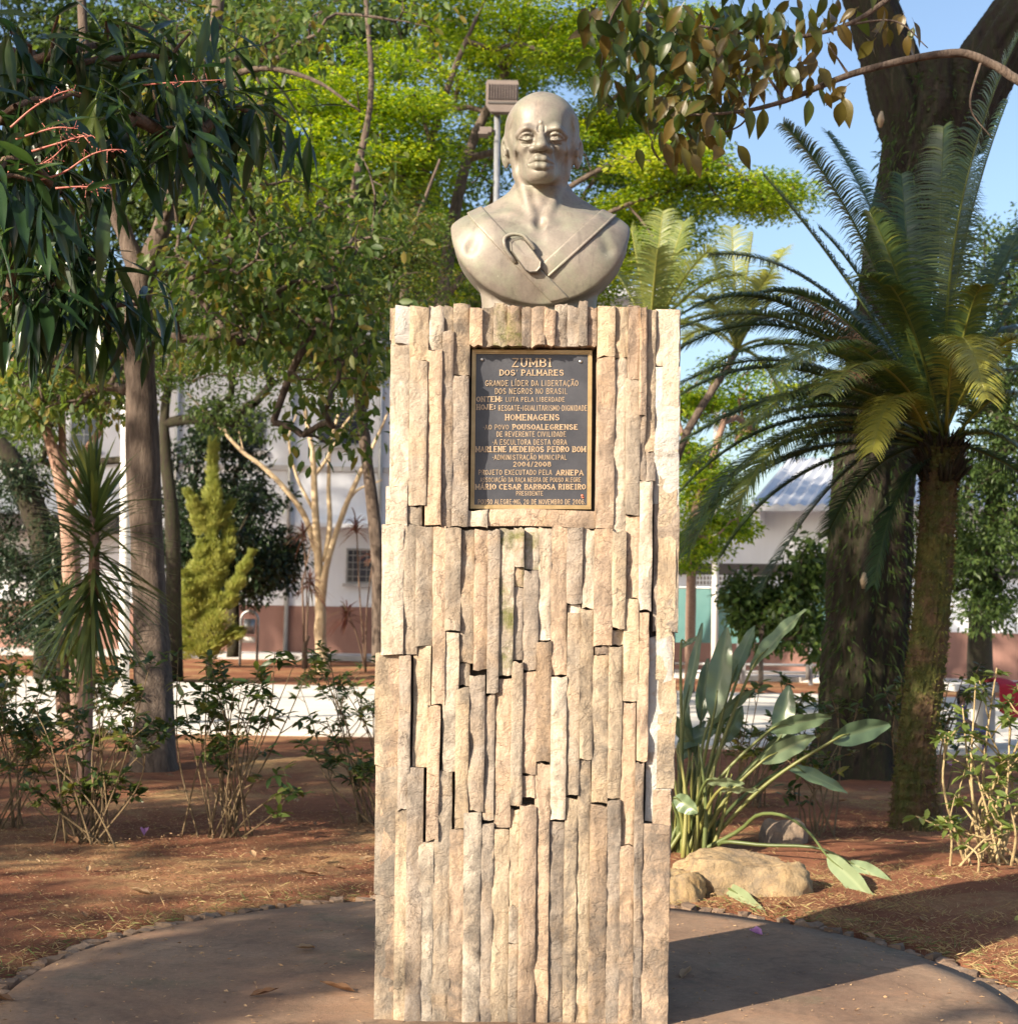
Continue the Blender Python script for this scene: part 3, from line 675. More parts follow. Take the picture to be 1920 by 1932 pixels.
def body_field():
    xs = axis_grid([(-.29, -.125, .0036), (-.125, .125, .0020), (.125, .29, .0036)])
    ys = axis_grid([(-.19, -.045, .0020), (-.045, .18, .0042)])
    zs = axis_grid([(-.066, .34, .0031), (.34, .60, .0018), (.60, .70, .0034)])
    A = Field(xs, ys, zs); U, C = A.union, A.carve
    def u(p, k=.01): U(*p, k)
    def c(p, k=.01): C(*p, k)
    # torso
    u(f_ell((0, .02, .130), (.262, .118, .215)), .0)
    for s in (-1, 1):
        u(f_ell((s*.215, .02, .195), (.085, .085, .088)), .05)
        u(f_ell((s*.112, -.050, .150), (.135, .068, .125)), .06)          # pectorals
        u(f_cap((s*.05, .055, .36), (s*.21, .035, .262), .040, .026), .055)  # trapezius
        u(f_cap((s*.018, -.088, .238), (s*.165, -.035, .270), .011, .012), .02)   # clavicle
        c(f_cap((s*.07, -.105, .268), (s*.14, -.085, .285), .016), .03)     # hollow over the clavicle
        c(f_cap((s*.180, -.128, .240), (s*.205, -.112, .17), .006), .03)    # delto-pectoral groove
    c(f_cap((0, -.146, .235), (0, -.150, .13), .008), .035)              # sternum groove
    # neck
    u(f_cap((0, .038, .44), (0, .040, .27), .070, .080), .05)
    for s in (-1, 1):
        u(f_cap((s*.062, .005, .415), (s*.016, -.082, .245), .013, .010), .018)
    u(f_ell((0, -.040, .315), (.014, .014, .020)), .025)
    c(f_ell((0, -.098, .252), (.014, .016, .016)), .02)
    # cut of the shoulders: elliptic bowl outline, then the foot
    sl, (x, y, z) = A.sub((-1, -1, -1), (1, 1, 1))
    zc = .262; q = np.sqrt((x/.268)**2+(np.minimum(z-zc, 0)/.254)**2)
    yb = .0*y
    bowl = (q-1)*.235
    k = .006; a = A.F; h = np.clip(.5-.5*(a-bowl)/k, 0, 1); A.F = (a*(1-h)+bowl*h+k*h*(1-h)).astype(np.float32)
    A.F = np.maximum(A.F, (y-.145))
    # hollow of the cut arm ends
    for s in (-1, 1):
        c(f_ell((s*.292, .0, .165), (.034, .060, .070)), .008)
    def foot(x, y, z):
        w = .172+.10*np.clip(z-.02, 0, .1)
        r = np.sqrt((x/w)**2+((y-.02)/.085)**2); return np.maximum((r-1)*.09, np.maximum(z-.07, -.058-z))
    u((foot, [-.2, -.12, -.06], [.2, .14, .10]), .012)
    # skull, face
    H = Field(xs, ys, zs); hu = lambda p, k=.01: H.union(*p, k); hc = lambda p, k=.01: H.carve(*p, k)
    hu(f_ell((0, .020, .556), (.109, .132, .112)), 0)
    hu(f_ell((0, -.030, .560), (.098, .090, .088)), .03)
    hu(f_ell((0, -.034, .482), (.080, .082, .098)), .04)
    for s in (-1, 1):
        hu(f_cap((s*.018, -.088, .392), (s*.058, .000, .430), .021, .023), .025)
        hu(f_cap((s*.058, .000, .430), (s*.082, .015, .490), .024, .020), .03)
        hu(f_ell((s*.064, -.072, .468), (.026, .026, .020)), .03)           # cheekbone
        hu(f_cap((s*.015, -.1150, .511), (s*.044, -.1175, .5195), .0090, .0098), .018)
        hu(f_cap((s*.044, -.1175, .5195), (s*.078, -.088, .511), .0098, .009), .018)
        hc(f_ell((s*.096, -.088, .535), (.010, .03, .03)), .035)             # temple
    hu(f_ell((0, -.090, .422), (.046, .036, .036)), .03)
    hu(f_ell((0, -.104, .391), (.025, .021, .020)), .014)                   # chin
    hc(f_cap((-.014, -.130, .4045), (.014, -.130, .4045), .0050), .010)
    def front(x0, z0):
        i = int(np.argmin(abs(xs-x0))); k = int(np.argmin(abs(zs-z0))); col = H.F[i, :, k]; j = int(np.argmax(col < 0)); return float(ys[j])
    def groove(pts, r_, k_, sink=.0):
        P = smooth_path([(x0, front(x0, z0)+sink, z0) for x0, z0 in pts], 8)
        for p, q2 in zip(P[:-1], P[1:]): hc(f_cap(p, q2, r_), k_)
    hu(f_cap((0, -.108, .516), (0, -.139, .470), .0120, .0170), .014)       # nose
    hu(f_ell((0, -.146, .462), (.0185, .0155, .0130)), .010)
    for s in (-1, 1):
        hc(f_ell((s*.041, -.129, .500), (.025, .021, .0135)), .013)          # socket
        hu(f_ell((s*.041, -.0985, .500), (.0205, .0195, .0165)), .004)       # eyeball
        up = smooth_path([(s*.019, -.1035, .4975), (s*.030, -.1165, .5060), (s*.042, -.1200, .5085), (s*.054, -.1130, .5055), (s*.065, -.098, .4985)], 9)
        lo_ = smooth_path([(s*.019, -.1030, .4970), (s*.031, -.1150, .4920), (s*.043, -.1165, .4900), (s*.054, -.110, .4925), (s*.065, -.098, .4975)], 9)
        for pl, r in ((up, .0036), (lo_, .0026)):
            for p, q2 in zip(pl[:-1], pl[1:]): hu(f_cap(p, q2, r), .0035)
        gx = s*.041-.002; fy = front(gx, .4985)
        hc(f_ell((gx, fy, .4985), (.0024, .0022, .0024)), .001)
        for aa in np.linspace(0, 2*PI, 12, endpoint=False):
            p = (gx+.0056*math.cos(aa), fy, .4985+.0056*math.sin(aa)); p2 = (gx+.0056*math.cos(aa+.6), fy, .4985+.0056*math.sin(aa+.6)); hc(f_cap(p, p2, .0007), .0015)
        hu(f_ell((s*.0250, -.125, .4585), (.0135, .0165, .0115)), .012)      # nostril wings
        hc(f_ell((s*.0125, -.136, .4465), (.0052, .008, .0036)), .003)
        groove([(s*.036, .468), (s*.045, .450), (s*.050, .430)], .0022, .012)   # fold beside the mouth
        hc(f_ell((s*.079, -.078, .430), (.010, .034, .028)), .05)            # hollow cheek
        groove([(s*.0085, .510), (s*.0095, .520), (s*.0080, .530)], .0006, .005)
        groove([(s*.024, .484), (s*.040, .479), (s*.056, .484)], .0008, .006)
    hu(f_ell((-.001, front(0, .540)+.001, .540), (.0045, .004, .0055)), .003)            # chipped knob over the brow
    cap, clo, chi = f_ell((0, .020, .556), (.1132, .1362, .1160))
    hu((lambda x, y, z: np.maximum(cap(x, y, z), (-.100+(.628-z)*.52+.010*np.cos(x*60))-y), clo, chi), .0008)   # close-cropped hair with its edge
    # mouth
    H.dz = -.0135
    hu(f_ell((0, -.108, .454), (.034, .022, .013)), .012)                   # moustache ridge
    hu(f_cap((-.033, -.112, .4335), (-.010, -.1290, .4430), .0065, .0098), .006); hu(f_cap((.033, -.112, .4335), (.010, -.1290, .4430), .0065, .0098), .006)
    hu(f_cap((-.010, -.1290, .4430), (.010, -.1290, .4430), .0098), .006)
    hu(f_cap((-.030, -.1115, .4275), (-.010, -.1275, .4220), .0066, .0098), .005); hu(f_cap((.030, -.1115, .4275), (.010, -.1275, .4220), .0066, .0098), .005)
    hu(f_cap((-.010, -.1275, .4220), (.010, -.1275, .4220), .0098), .005)
    ml = [(-.036, -.118, .4310), (-.018, -.134, .4330), (0, -.1385, .4318), (.018, -.134, .4330), (.036, -.118, .4310)]
    for p, q2 in zip(ml[:-1], ml[1:]): hc(f_cap(p, q2, .0024), .003)
    hc(f_cap((0, -.138, .456), (0, -.135, .463), .0030), .006)              # philtrum
    H.dz = 0.0
    # ears
    for s in (-1, 1):
        e = Field(xs, ys, zs) if False else None
        def ear(x, y, z, s=s):
            X = (x-s*.1095-s*.33*(y-.02)-s*.12*(z-.49)); Y = (y-.020)+.12*(z-.49); Z = z-.492
            w = np.where(Z < 0, 1.0+.12*np.clip(-Z/.055, 0, 1), 1.0)
            k0 = np.sqrt((X/.0115)**2+(Y*w/.031)**2+(Z/.048)**2); return (k0-1)*.010
        hu((ear, [s*.12-.035, -.03, .42], [s*.12+.035, .075, .56]), .006)
        hc(f_ell((s*.1165, .010, .494), (.0085, .0145, .027)), .006)
        hu(f_cap((s*.114, .018, .518), (s*.114, .020, .482), .0042, .0038), .005)
        hc(f_ell((s*.112, -.004, .487), (.006, .008, .010)), .004)
        hu(f_cap((s*.108, -.012, .488), (s*.107, -.010, .478), .006), .006)
    hc(f_cap((.030, -.058, .660), (.048, -.040, .652), .0085, .009), .003)   # broken hole in the scalp
    hc(f_cap((.030, -.060, .652), (-.020, -.075, .656), .002), .004)
    # merge head with neck and shoulders
    a, d = A.F, H.F; k = .022; h = np.clip(.5+.5*(a-d)/k, 0, 1); A.F = a*(1-h)+d*h-k*h*(1-h)
    P = np.stack(np.meshgrid(xs[::1], ys[::1], zs[::1], indexing='ij'), -1) if False else None
    lump = lambda x, y, z: .0006*np.sin(41*x+17*z)*np.sin(37*y+23*z+1)+.0005*np.sin(83*x-29*y+11)*np.sin(71*z+5*y)
    A.F = A.F+lump(*A.sub((-1, -1, -1), (1, 1, 1))[1])
    return A
def mat_bust():
    m, nt, b = node_mat('weathered_bronze_paint')
    co = N(nt, 'ShaderNodeTexCoord').outputs['Object']
    c = ramp(nt, noise(nt, co, 6, 7, .6, .5), [(.3, (.150, .132, .112)), (.5, (.218, .192, .163)), (.7, (.285, .250, .210))]).outputs[0]
    gr = ramp(nt, noise(nt, co, 9, 6, .65), [(.46, 0.0), (.62, .75)]).outputs[0]; c = mix(nt, c, (.22, .225, .17), gr)
    st = ramp(nt, noise(nt, co, 14, 8, .7, .3, sc3=(2.6, 2.6, .45)), [(.54, 0.0), (.68, .5)]).outputs[0]; c = mix(nt, c, (.10, .09, .078), st)
    pk = ramp(nt, noise(nt, co, 11, 6, .7, .3, sc3=(2, 2, .6)), [(.58, 0.0), (.75, .3)]).outputs[0]; c = mix(nt, c, (.42, .30, .23), pk)
    wh = ramp(nt, noise(nt, co, 55, 7, .75, sc3=(2, 2, .8)), [(.665, 0.0), (.70, .75)]).outputs[0]; c = mix(nt, c, (.6, .57, .52), wh)
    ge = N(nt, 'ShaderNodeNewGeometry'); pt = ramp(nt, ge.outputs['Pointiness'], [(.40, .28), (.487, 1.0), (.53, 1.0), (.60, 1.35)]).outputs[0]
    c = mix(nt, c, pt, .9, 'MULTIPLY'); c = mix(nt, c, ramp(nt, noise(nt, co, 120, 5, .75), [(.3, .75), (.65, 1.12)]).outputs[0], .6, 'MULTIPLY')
    nt.links.new(c, b.inputs['Base Color'])
    b.inputs['Roughness'].default_value = .53; b.inputs['Metallic'].default_value = .16; b.inputs['Specular IOR Level'].default_value = .5
    p = bump(nt, b, noise(nt, co, 28, 5, .6), .15, .004); bump(nt, b, noise(nt, co, 260, 4, .7), .18, .0015, p)
    return m
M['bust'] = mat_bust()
def build_bust():
    A = body_field(); F = A.F; ax = A.ax
    root = empty('bust', (BX, BY, BZ), 'weathered bronze bust of a bald man with crossed chest straps on the stone pillar', 'statue')
    def put(name, V, Q, par=root, mat=None):
        me = mesh_np(name, V, Q); o = bpy.data.objects.new(name, me); COL.objects.link(o); me.materials.append(mat or M['bust']); o.parent = par; return o
    yaw = math.radians(-2.0)
    def tw(V): return V
    V, Q = surface_nets(F, ax); put('figure', tw(V), Q)
    x, y, z = A.sub((-1, -1, -1), (1, 1, 1))[1]
    zz = z-.26*(y+.0)*-1                          # straps are laid along the line of sight from below, z' = z - .26 y
    zp = z-.24*y
    def band(a, b, w0, w1, lift, back=None):
        a = np.array(a); b = np.array(b); d = b-a; L = np.linalg.norm(d); d /= L; n = np.array([-d[1], d[0]])
        t = (x-a[0])*d[0]+(zp-a[1])*d[1]; s = (x-a[0])*n[0]+(zp-a[1])*n[1]
        off = (s-(w1+w0)/2)
        f = np.maximum(np.abs(off)-(w1-w0)/2, -(t+.10)); f = np.maximum(f, t-L-.06)
        return f
    def solid(f, lift, name, ymax=.06):
        k = .003
        a_ = F-lift; h = np.clip(.5-.5*(a_-f)/k, 0, 1); g = a_*(1-h)+f*h+k*h*(1-h)
        g = np.maximum(g, -(F+.006)); g = np.maximum(g, y-ymax)
        Vs, Qs = surface_nets(np.broadcast_to(g, F.shape), ax); return put(name, Vs, Qs)
    def P(px, py): return ((px-1016)/633, .125+.90*((598-py)/633-.125))
    # straps cross at the breastbone; the one from the viewer's right runs under the other
    lo = ((x/.268)**2+(np.minimum(z-.262, 0)/.254)**2-1)*.1
    r = band(P(1134, 404), P(1036, 507), -.0225, .0225, .005)
    leftband = band(P(903, 404), P(1034, 552), -.0235, .0235, .005)
    rr = np.maximum(r, -(leftband-.0005)); rr = np.maximum(rr, .10-zp+.0*x)
    solid(rr, .0050, 'strap')
    e = band(P(1134, 404), P(1036, 507), .0135, .0215, .005); e2 = band(P(1134, 404), P(1036, 507), -.0215, -.0135, .005)
    ed = np.maximum(e2 if True else e, -(leftband-.0005)); ed = np.maximum(ed, .10-zp+.0*x)
    solid(np.maximum(e, np.maximum(-(leftband-.0005), .10-zp+0*x)), .0078, 'strap_piping')
    solid(np.maximum(leftband, lo+.004), .0066, 'strap')
    # surface lookup for the horn case and its carrying loop
    def surf(px, py, lift=0.0):
        X, ZP = P(px, py); i = np.argmin(abs(ax[0]-X))
        for yy in np.arange(-.19, .1, .0015):
            j = np.argmin(abs(ax[1]-yy)); k = np.argmin(abs(ax[2]-(ZP+.24*yy)))
            if F[i, j, k] < .002: return Vector((X, yy-lift, ZP+.24*yy))
        return Vector((X, -.1, ZP))
    outl = [(961, 456), (966, 449), (978, 446), (988, 450), (1006, 474), (1022, 498), (1021, 511), (1014, 520), (1000, 521), (991, 516), (976, 494), (963, 474)]
    ctr = surf(993, 486); top = []; 
    for (px, py) in outl:
        X, ZP = P(px, py); p = surf(px, py); top.append((X, min(p.y, ctr.y+.012)))
    g = G(); n = len(outl); V = []
    for lift, sc in ((-.006, 1.0), (.020, 1.0), (.023, .90), (.0215, .84), (.0215, .0)):
        for (px, py), (X, yy) in zip(outl, top):
            qx, qy = 993+(px-993)*sc, 486+(py-486)*sc; X2, ZP = P(qx, qy); y2 = ctr.y+(yy-ctr.y)*sc-lift
            V.append([X2, y2, ZP+.24*y2])
    Q = [[k*n+i, k*n+(i+1) % n, (k+1)*n+(i+1) % n, (k+1)*n+i] for k in range(4) for i in range(n)]
    g.add(V, Q); me = g.mesh('horn_case', False); o = bpy.data.objects.new('horn_case', me); COL.objects.link(o); me.materials.append(M['bust']); o.parent = root
    lp = [(973, 500, .004), (966, 492, .012), (957, 479, .016), (951.5, 464, .018), (953, 451, .018), (962, 444.5, .018), (974, 443.5, .020), (986, 447, .022), (996, 458, .022), (1004, 468, .018), (1007, 474, .014)]
    pts = smooth_path([surf(a_, b_, l*.95) for a_, b_, l in lp], 40); g = G(); g.tube(pts, [.0062]*40, 10)
    me = g.mesh('carrying_loop'); o = bpy.data.objects.new('carrying_loop', me); COL.objects.link(o); me.materials.append(M['bust']); o.parent = root
    root.rotation_euler.z = yaw
build_bust()
# ------------------------------------------------------------------ leaves
def leaves4(P, D, L, W, r, roll=1.0, fold=.12, curl=.12):
    """diamond leaf of two triangles; returns V (4n), T"""
    n = len(P); D = nrm(D); up = np.array([0, 0, 1.0])+r.normal(0, roll*.6, (n, 3))
    S = nrm(np.cross(D, up)); Nn = np.cross(S, D); L = L[:, None]; W = W[:, None]
    V = np.stack([P, P+D*L*.45+S*W/2+Nn*W*fold, P+D*L-Nn*L*curl, P+D*L*.45-S*W/2+Nn*W*fold], 1).reshape(-1, 3)
    k = np.arange(n)[:, None]*4; T = np.concatenate([k+np.array([[0, 1, 2]]), k+np.array([[0, 2, 3]])])
    return V, T
def leaves8(P, D, L, W, r, roll=.6, fold=.10, curl=.15, up0=(0, 0, 1.0)):
    """folded leaf with a midrib, six faces"""
    n = len(P); D = nrm(D); up = np.array(up0)+r.normal(0, roll*.6, (n, 3))
    S = nrm(np.cross(D, up)); Nn = np.cross(S, D); L = L[:, None]; W = W[:, None]
    c = lambda t: P+D*L*t-Nn*L*curl*t*t
    V = np.stack([P, c(.30), c(.68), c(1.0),
                  c(.30)+S*W*.44+Nn*W*fold, c(.68)+S*W*.42+Nn*W*fold, c(.30)-S*W*.44+Nn*W*fold, c(.68)-S*W*.42+Nn*W*fold], 1).reshape(-1, 3)
    k = np.arange(n)[:, None]*8
    T = np.concatenate([k+np.array([[q]]).reshape(1, -1) for q in ([0, 4, 1], [0, 1, 6], [5, 3, 2], [2, 3, 7])])
    Q = np.concatenate([k+np.array([q]) for q in ([4, 5, 2, 1], [1, 2, 7, 6])])
    return V, T, Q
def leaf_obj(name, P, D, L, W, mat, parent, r, kind8=False, var=None, **kw):
    n = len(P)
    if var is None: var = r.uniform(0, 1, n)
    if kind8:
        V, T, Q = leaves8(P, D, L, W, r, **kw); me = mesh_np(name, V, [T, Q], True, np.repeat(var, 8))
    else:
        V, T = leaves4(P, D, L, W, r, **kw); me = mesh_np(name, V, [T], False, np.repeat(var, 4))
    return link(name, me, mat, parent)
def clump_points(C, n, spread, r, flat=1.0):
    C = np.asarray(C, float); k = np.repeat(np.arange(len(C)), n)
    u = nrm(r.normal(size=(len(k), 3))); rad = r.uniform(0, 1, len(k))**.45
    off = u*rad[:, None]*spread; off[:, 2] *= flat
    return C[k]+off, u, k
def px_blob(cx, cy, rx, ry, Y, dY, n, r, edge=.5):
    """n points in an ellipsoid outlined on the photograph by (cx,cy,rx,ry), standing at distance Y, thick 2*dY"""
    u = nrm(r.normal(size=(n, 3))); rad = r.uniform(0, 1, n)**edge
    out = []
    for q, s in zip(u, rad): out.append(at(cx+q[0]*rx*s, cy-q[2]*ry*s, Y+q[1]*dY*s))
    return np.array([tuple(p) for p in out])
def connect(nodes, targets, r, sag=.0, jitter=.05):
    """grow limbs from a skeleton to every target; returns list of (path, radii)"""
    nodes = [np.array(tuple(p), float) for p in nodes]; root = nodes[0]
    N0 = len(nodes); par = {}; order = sorted(range(len(targets)), key=lambda i: np.linalg.norm(targets[i]-root))
    pos = list(nodes); w = [0]*N0
    for i in order:
        t = targets[i]; A = np.array(pos); d = np.linalg.norm(A-t, axis=1)+.25*np.maximum(0, A[:, 2]-t[2])
        j = int(np.argmin(d)); p = pos[j]; mid = (p+t)/2+r.normal(0, jitter, 3)*np.linalg.norm(t-p); mid[2] += .10*np.linalg.norm((t-p)[:2])
        pos.append(mid); par[len(pos)-1] = j; pos.append(t); par[len(pos)-1] = len(pos)-2
    cnt = np.zeros(len(pos))
    for k in range(len(pos)-1, -1, -1):
        if k not in [] and k in par:
            cnt[k] += 1; cnt[par[k]] += cnt[k]
    return pos, par, cnt
def limb_mesh(g, pos, par, cnt, r0=.006, p=.5, n=5, rmax=.2):
    for k, j in par.items():
        ra = min(r0*max(1, cnt[k])**p, rmax); rb = min(r0*max(1, cnt[j])**p, ra*1.35, rmax)
        a, b = pos[j], pos[k]; g.tube([a, (a+b)/2+.02*(b-a)[[1, 2, 0]], b], [rb, (ra+rb)/2, ra], n, cap=False)
def bark(name, cols, sc=(6, 6, 1.2), **kw):
    return mat_noise(name, cols, 5, .95, .9, .02, 14, sc3=sc, **kw)
M['bark_grey'] = bark('grey_brown_bark', [(.06, .045, .035), (.115, .085, .066), (.18, .14, .11)])
M['bark_dark'] = bark('dark_mossy_bark', [(.010, .008, .006), (.030, .021, .015), (.024, .027, .010), (.065, .046, .033)])
M['bark_pale'] = bark('pale_bark', [(.38, .28, .18), (.50, .39, .25), (.58, .47, .33)])
M['bark_pink'] = bark('pinkish_bark', [(.22, .13, .10), (.32, .20, .15), (.38, .26, .20)])
M['twig'] = bark('twig', [(.11, .07, .05), (.20, .13, .09)])
def tree(name, label, cat, base, limbs, blobs, leaf, lmat, bmat, seed, group=None, clump=None, n_leaf=40, spread=.3, flat=.6, size=(.05, .03), jit_len=.3, droop=.2, trunk_sides=10, r0=.006, kind8=False, horiz=0.0, foliage='foliage', p=.5, outward=.6, roll=1.0):
    r = np.random.default_rng(seed)
    root = empty(name, base, label, cat, group)
    g = G(); nodes = []
    for pts, rad in limbs:
        m = max(6, 4*len(pts)); P = smooth_path(pts, m); R = np.interp(np.linspace(0, 1, m), np.linspace(0, 1, len(rad)), rad)
        g.tube(P, R, trunk_sides, jit=.05, rng=r); nodes += [q for q, rr in zip(P[m//3:], R[m//3:])]
    if limbs: g.obj('trunk', bmat, root)
    T = np.concatenate([px_blob(*b[:7], r) for b in blobs]) if blobs else np.zeros((0, 3))
    if clump is not None: T = clump(T, r)
    if len(T):
        gb = G(); pos, par, cnt = connect(nodes if nodes else [np.array(tuple(base))+[0, 0, .2]], list(T), r)
        limb_mesh(gb, pos, par, cnt, r0, p); b = gb.obj('branches', bmat, root); b['kind'] = 'stuff'
        P, U, k = clump_points(T, n_leaf, spread, r, flat)
        D = U*outward+r.normal(0, .5, U.shape); D[:, 2] = D[:, 2]*(1-horiz)-droop
        L = size[0]*r.uniform(1-jit_len, 1+jit_len, len(P)); W = size[1]*r.uniform(.8, 1.2, len(P))
        v = np.clip(r.normal(.5, .22, len(P))+r.normal(0, .13, len(T))[k], 0, 1)
        o = leaf_obj(foliage, P, D, L, W, lmat, root, r, kind8=kind8, var=v, roll=roll); o['kind'] = 'stuff'
    return root

M['lime'] = mat_leaf('lime_leaflet', [(.05, .11, .012), (.12, .22, .018), (.26, .36, .024), (.42, .46, .03)], trans=.5, rough=.5)
M['fine'] = mat_leaf('deep_green_leaflet', [(.03, .07, .012), (.06, .12, .016), (.12, .20, .02), (.22, .28, .03)], trans=.45, rough=.5)
M['olive'] = mat_leaf('olive_leaf', [(.030, .062, .016), (.060, .108, .024), (.105, .155, .034), (.22, .18, .045)], trans=.45, rough=.5)
M['green'] = mat_leaf('mid_green_leaf', [(.03, .06, .016), (.055, .095, .024), (.09, .13, .03)], trans=.4)
M['dark'] = mat_leaf('dark_green_leaf', [(.010, .022, .010), (.018, .036, .014), (.03, .055, .02)], trans=.15, rough=.35)
M['mango'] = mat_leaf('mango_leaf', [(.012, .032, .015), (.026, .058, .020), (.05, .09, .022), (.10, .14, .025)], trans=.35, rough=.28, spec=.55, obj_random=True)
M['gold'] = mat_leaf('golden_cypress_leaf', [(.17, .22, .05), (.29, .32, .08), (.42, .42, .13)], trans=.3, rough=.6)
M['blotch'] = mat_leaf('brown_green_leaf', [(.028, .050, .014), (.045, .075, .018), (.07, .092, .02), (.12, .085, .022)], trans=.4, rough=.36, obj_random=True)

# lime-leaved tree filling the upper middle
tree('lime_leaved_tree', 'tall spreading tree with bright lime feathery leaves behind the bust', 'tree', gnd(820, 1262),
     [([at(845, 1250, 17), at(800, 900, 17), at(835, 560, 17), at(880, 300, 17.3), at(960, 120, 17.5), at(1010, -60, 17.8)], [.13, .11, .085, .06, .045, .03]),
      ([at(800, 900, 17), at(760, 620, 16.8), at(800, 330, 16.6), at(850, 150, 16.4), at(900, 30, 16.4)], [.08, .06, .045, .035, .02]),
      ([at(835, 560, 17), at(980, 420, 17), at(1150, 310, 17), at(1300, 270, 17)], [.05, .04, .03, .015]),
      ([at(880, 300, 17.3), at(1080, 240, 17.2), at(1220, 130, 17), at(1330, 20, 17)], [.045, .035, .025, .012]),
      ([at(980, 500, 17), at(1150, 400, 17.1), at(1300, 350, 17.2), at(1420, 330, 17.2)], [.03, .026, .018, .01])],
     [(690, 200, 210, 120, 16.2, .9, 66), (590, 320, 130, 90, 16.2, .6, 30), (770, 310, 120, 70, 16.4, .6, 22), (480, 230, 120, 90, 16.6, .6, 20), (1330, 120, 110, 90, 17.3, .7, 16), (1120, 60, 240, 110, 17, 1.0, 55), (900, 110, 180, 150, 17.8, .8, 40),
      (1270, 310, 150, 60, 17, .8, 26), (1370, 350, 150, 70, 17.2, .7, 26), (1450, 380, 90, 45, 17.2, .5, 12), (1160, 430, 150, 90, 17.8, .9, 34), (1150, 230, 140, 70, 17.3, .8, 22),
      (960, -40, 400, 80, 17.5, 1.2, 44), (800, 480, 160, 110, 18, .8, 20), (1230, 520, 110, 60, 18, .7, 14)],
     None, M['lime'], M['bark_grey'], 11, n_leaf=250, spread=.36, flat=.32, size=(.062, .026), droop=.05, horiz=.7, foliage='leaflets', outward=.5, r0=.005, p=.42)

# V-forked tree on the left
tb = gnd(285, 1452)
tree('forked_tree', 'smooth grey-brown tree whose trunk forks in a V behind the mango leaves', 'tree', tb,
     [([tb-Vector((0, 0, .1)), tb+Vector((.02, 0, .12)), at(283, 1150, 10.9), at(270, 850, 10.9), at(264, 700, 10.9), at(262, 560, 10.9), at(268, 500, 10.9)], [.25, .150, .122, .118, .104, .094, .09]),
      ([at(266, 530, 10.9), at(235, 440, 10.9), at(205, 360, 10.8), at(170, 250, 10.7), at(160, 100, 10.6), at(150, -60, 10.6)], [.075, .062, .05, .042, .036, .03]),
      ([at(268, 530, 10.9), at(305, 430, 10.9), at(345, 300, 11), at(385, 180, 11), at(405, 60, 11), at(420, -80, 11)], [.08, .066, .055, .048, .045, .04]),
      ([at(300, 440, 10.9), at(400, 190, 10.6), at(480, 130, 10.5), at(590, 150, 10.4), at(680, 210, 10.3)], [.03, .028, .022, .014, .007]),
      ([at(268, 620, 10.9), at(360, 640, 10.6), at(450, 620, 10.4), at(530, 580, 10.3), at(590, 620, 10.2)], [.035, .03, .024, .014, .007])],
     [(450, 420, 150, 180, 10.5, 1.0, 66), (500, 560, 190, 110, 10.2, .9, 62), (630, 650, 110, 130, 10.0, .7, 34), (250, 240, 190, 130, 10.9, 1.0, 26), (330, 110, 260, 130, 10.8, 1.1, 30), (600, 60, 240, 110, 10.8, .9, 24),
      (640, 420, 120, 140, 10.4, .7, 26), (620, 800, 110, 50, 10.2, .6, 9), (90, 580, 110, 110, 11.2, .8, 20), (60, 700, 130, 90, 11.5, .7, 18), (180, 730, 130, 80, 11.6, .7, 18), (390, 640, 80, 40, 10.4, .6, 8)],
     None, M['olive'], M['bark_grey'], 12, n_leaf=19, spread=.30, flat=.8, size=(.092, .040), droop=.55, kind8=True, r0=.0035, p=.5, outward=.5, trunk_sides=14)
# small-leaved dry spray tree between
tree('small_leaved_tree', 'slender tree with fine olive and rust coloured leaflets left of the bust', 'tree', gnd(705, 1300),
     [([at(716, 1250, 14), at(712, 1050, 14), at(690, 850, 14), at(680, 760, 14), at(660, 560, 14), at(665, 380, 14), at(700, 180, 14), at(690, 0, 14)], [.075, .06, .055, .05, .045, .038, .03, .02]),
      ([at(680, 780, 14), at(725, 560, 13.8), at(780, 430, 13.8), at(830, 300, 13.8)], [.035, .03, .022, .012])],
     [(560, 520, 150, 120, 13.5, .9, 60), (700, 500, 110, 120, 13.6, .8, 50), (800, 480, 90, 130, 13.6, .5, 36), (520, 660, 170, 90, 13.4, .8, 50), (650, 700, 100, 110, 13.4, .6, 40), (300, 680, 160, 60, 13.4, .8, 16), (400, 80, 180, 90, 13.6, .8, 26), (480, 260, 70, 80, 13.6, .7, 8), (580, 20, 130, 50, 13.8, .8, 14)],
     None, M['olive'], M['bark_grey'], 13, n_leaf=110, spread=.24, flat=.55, size=(.040, .020), droop=.2, horiz=.4, foliage='leaflets', r0=.003, p=.46)
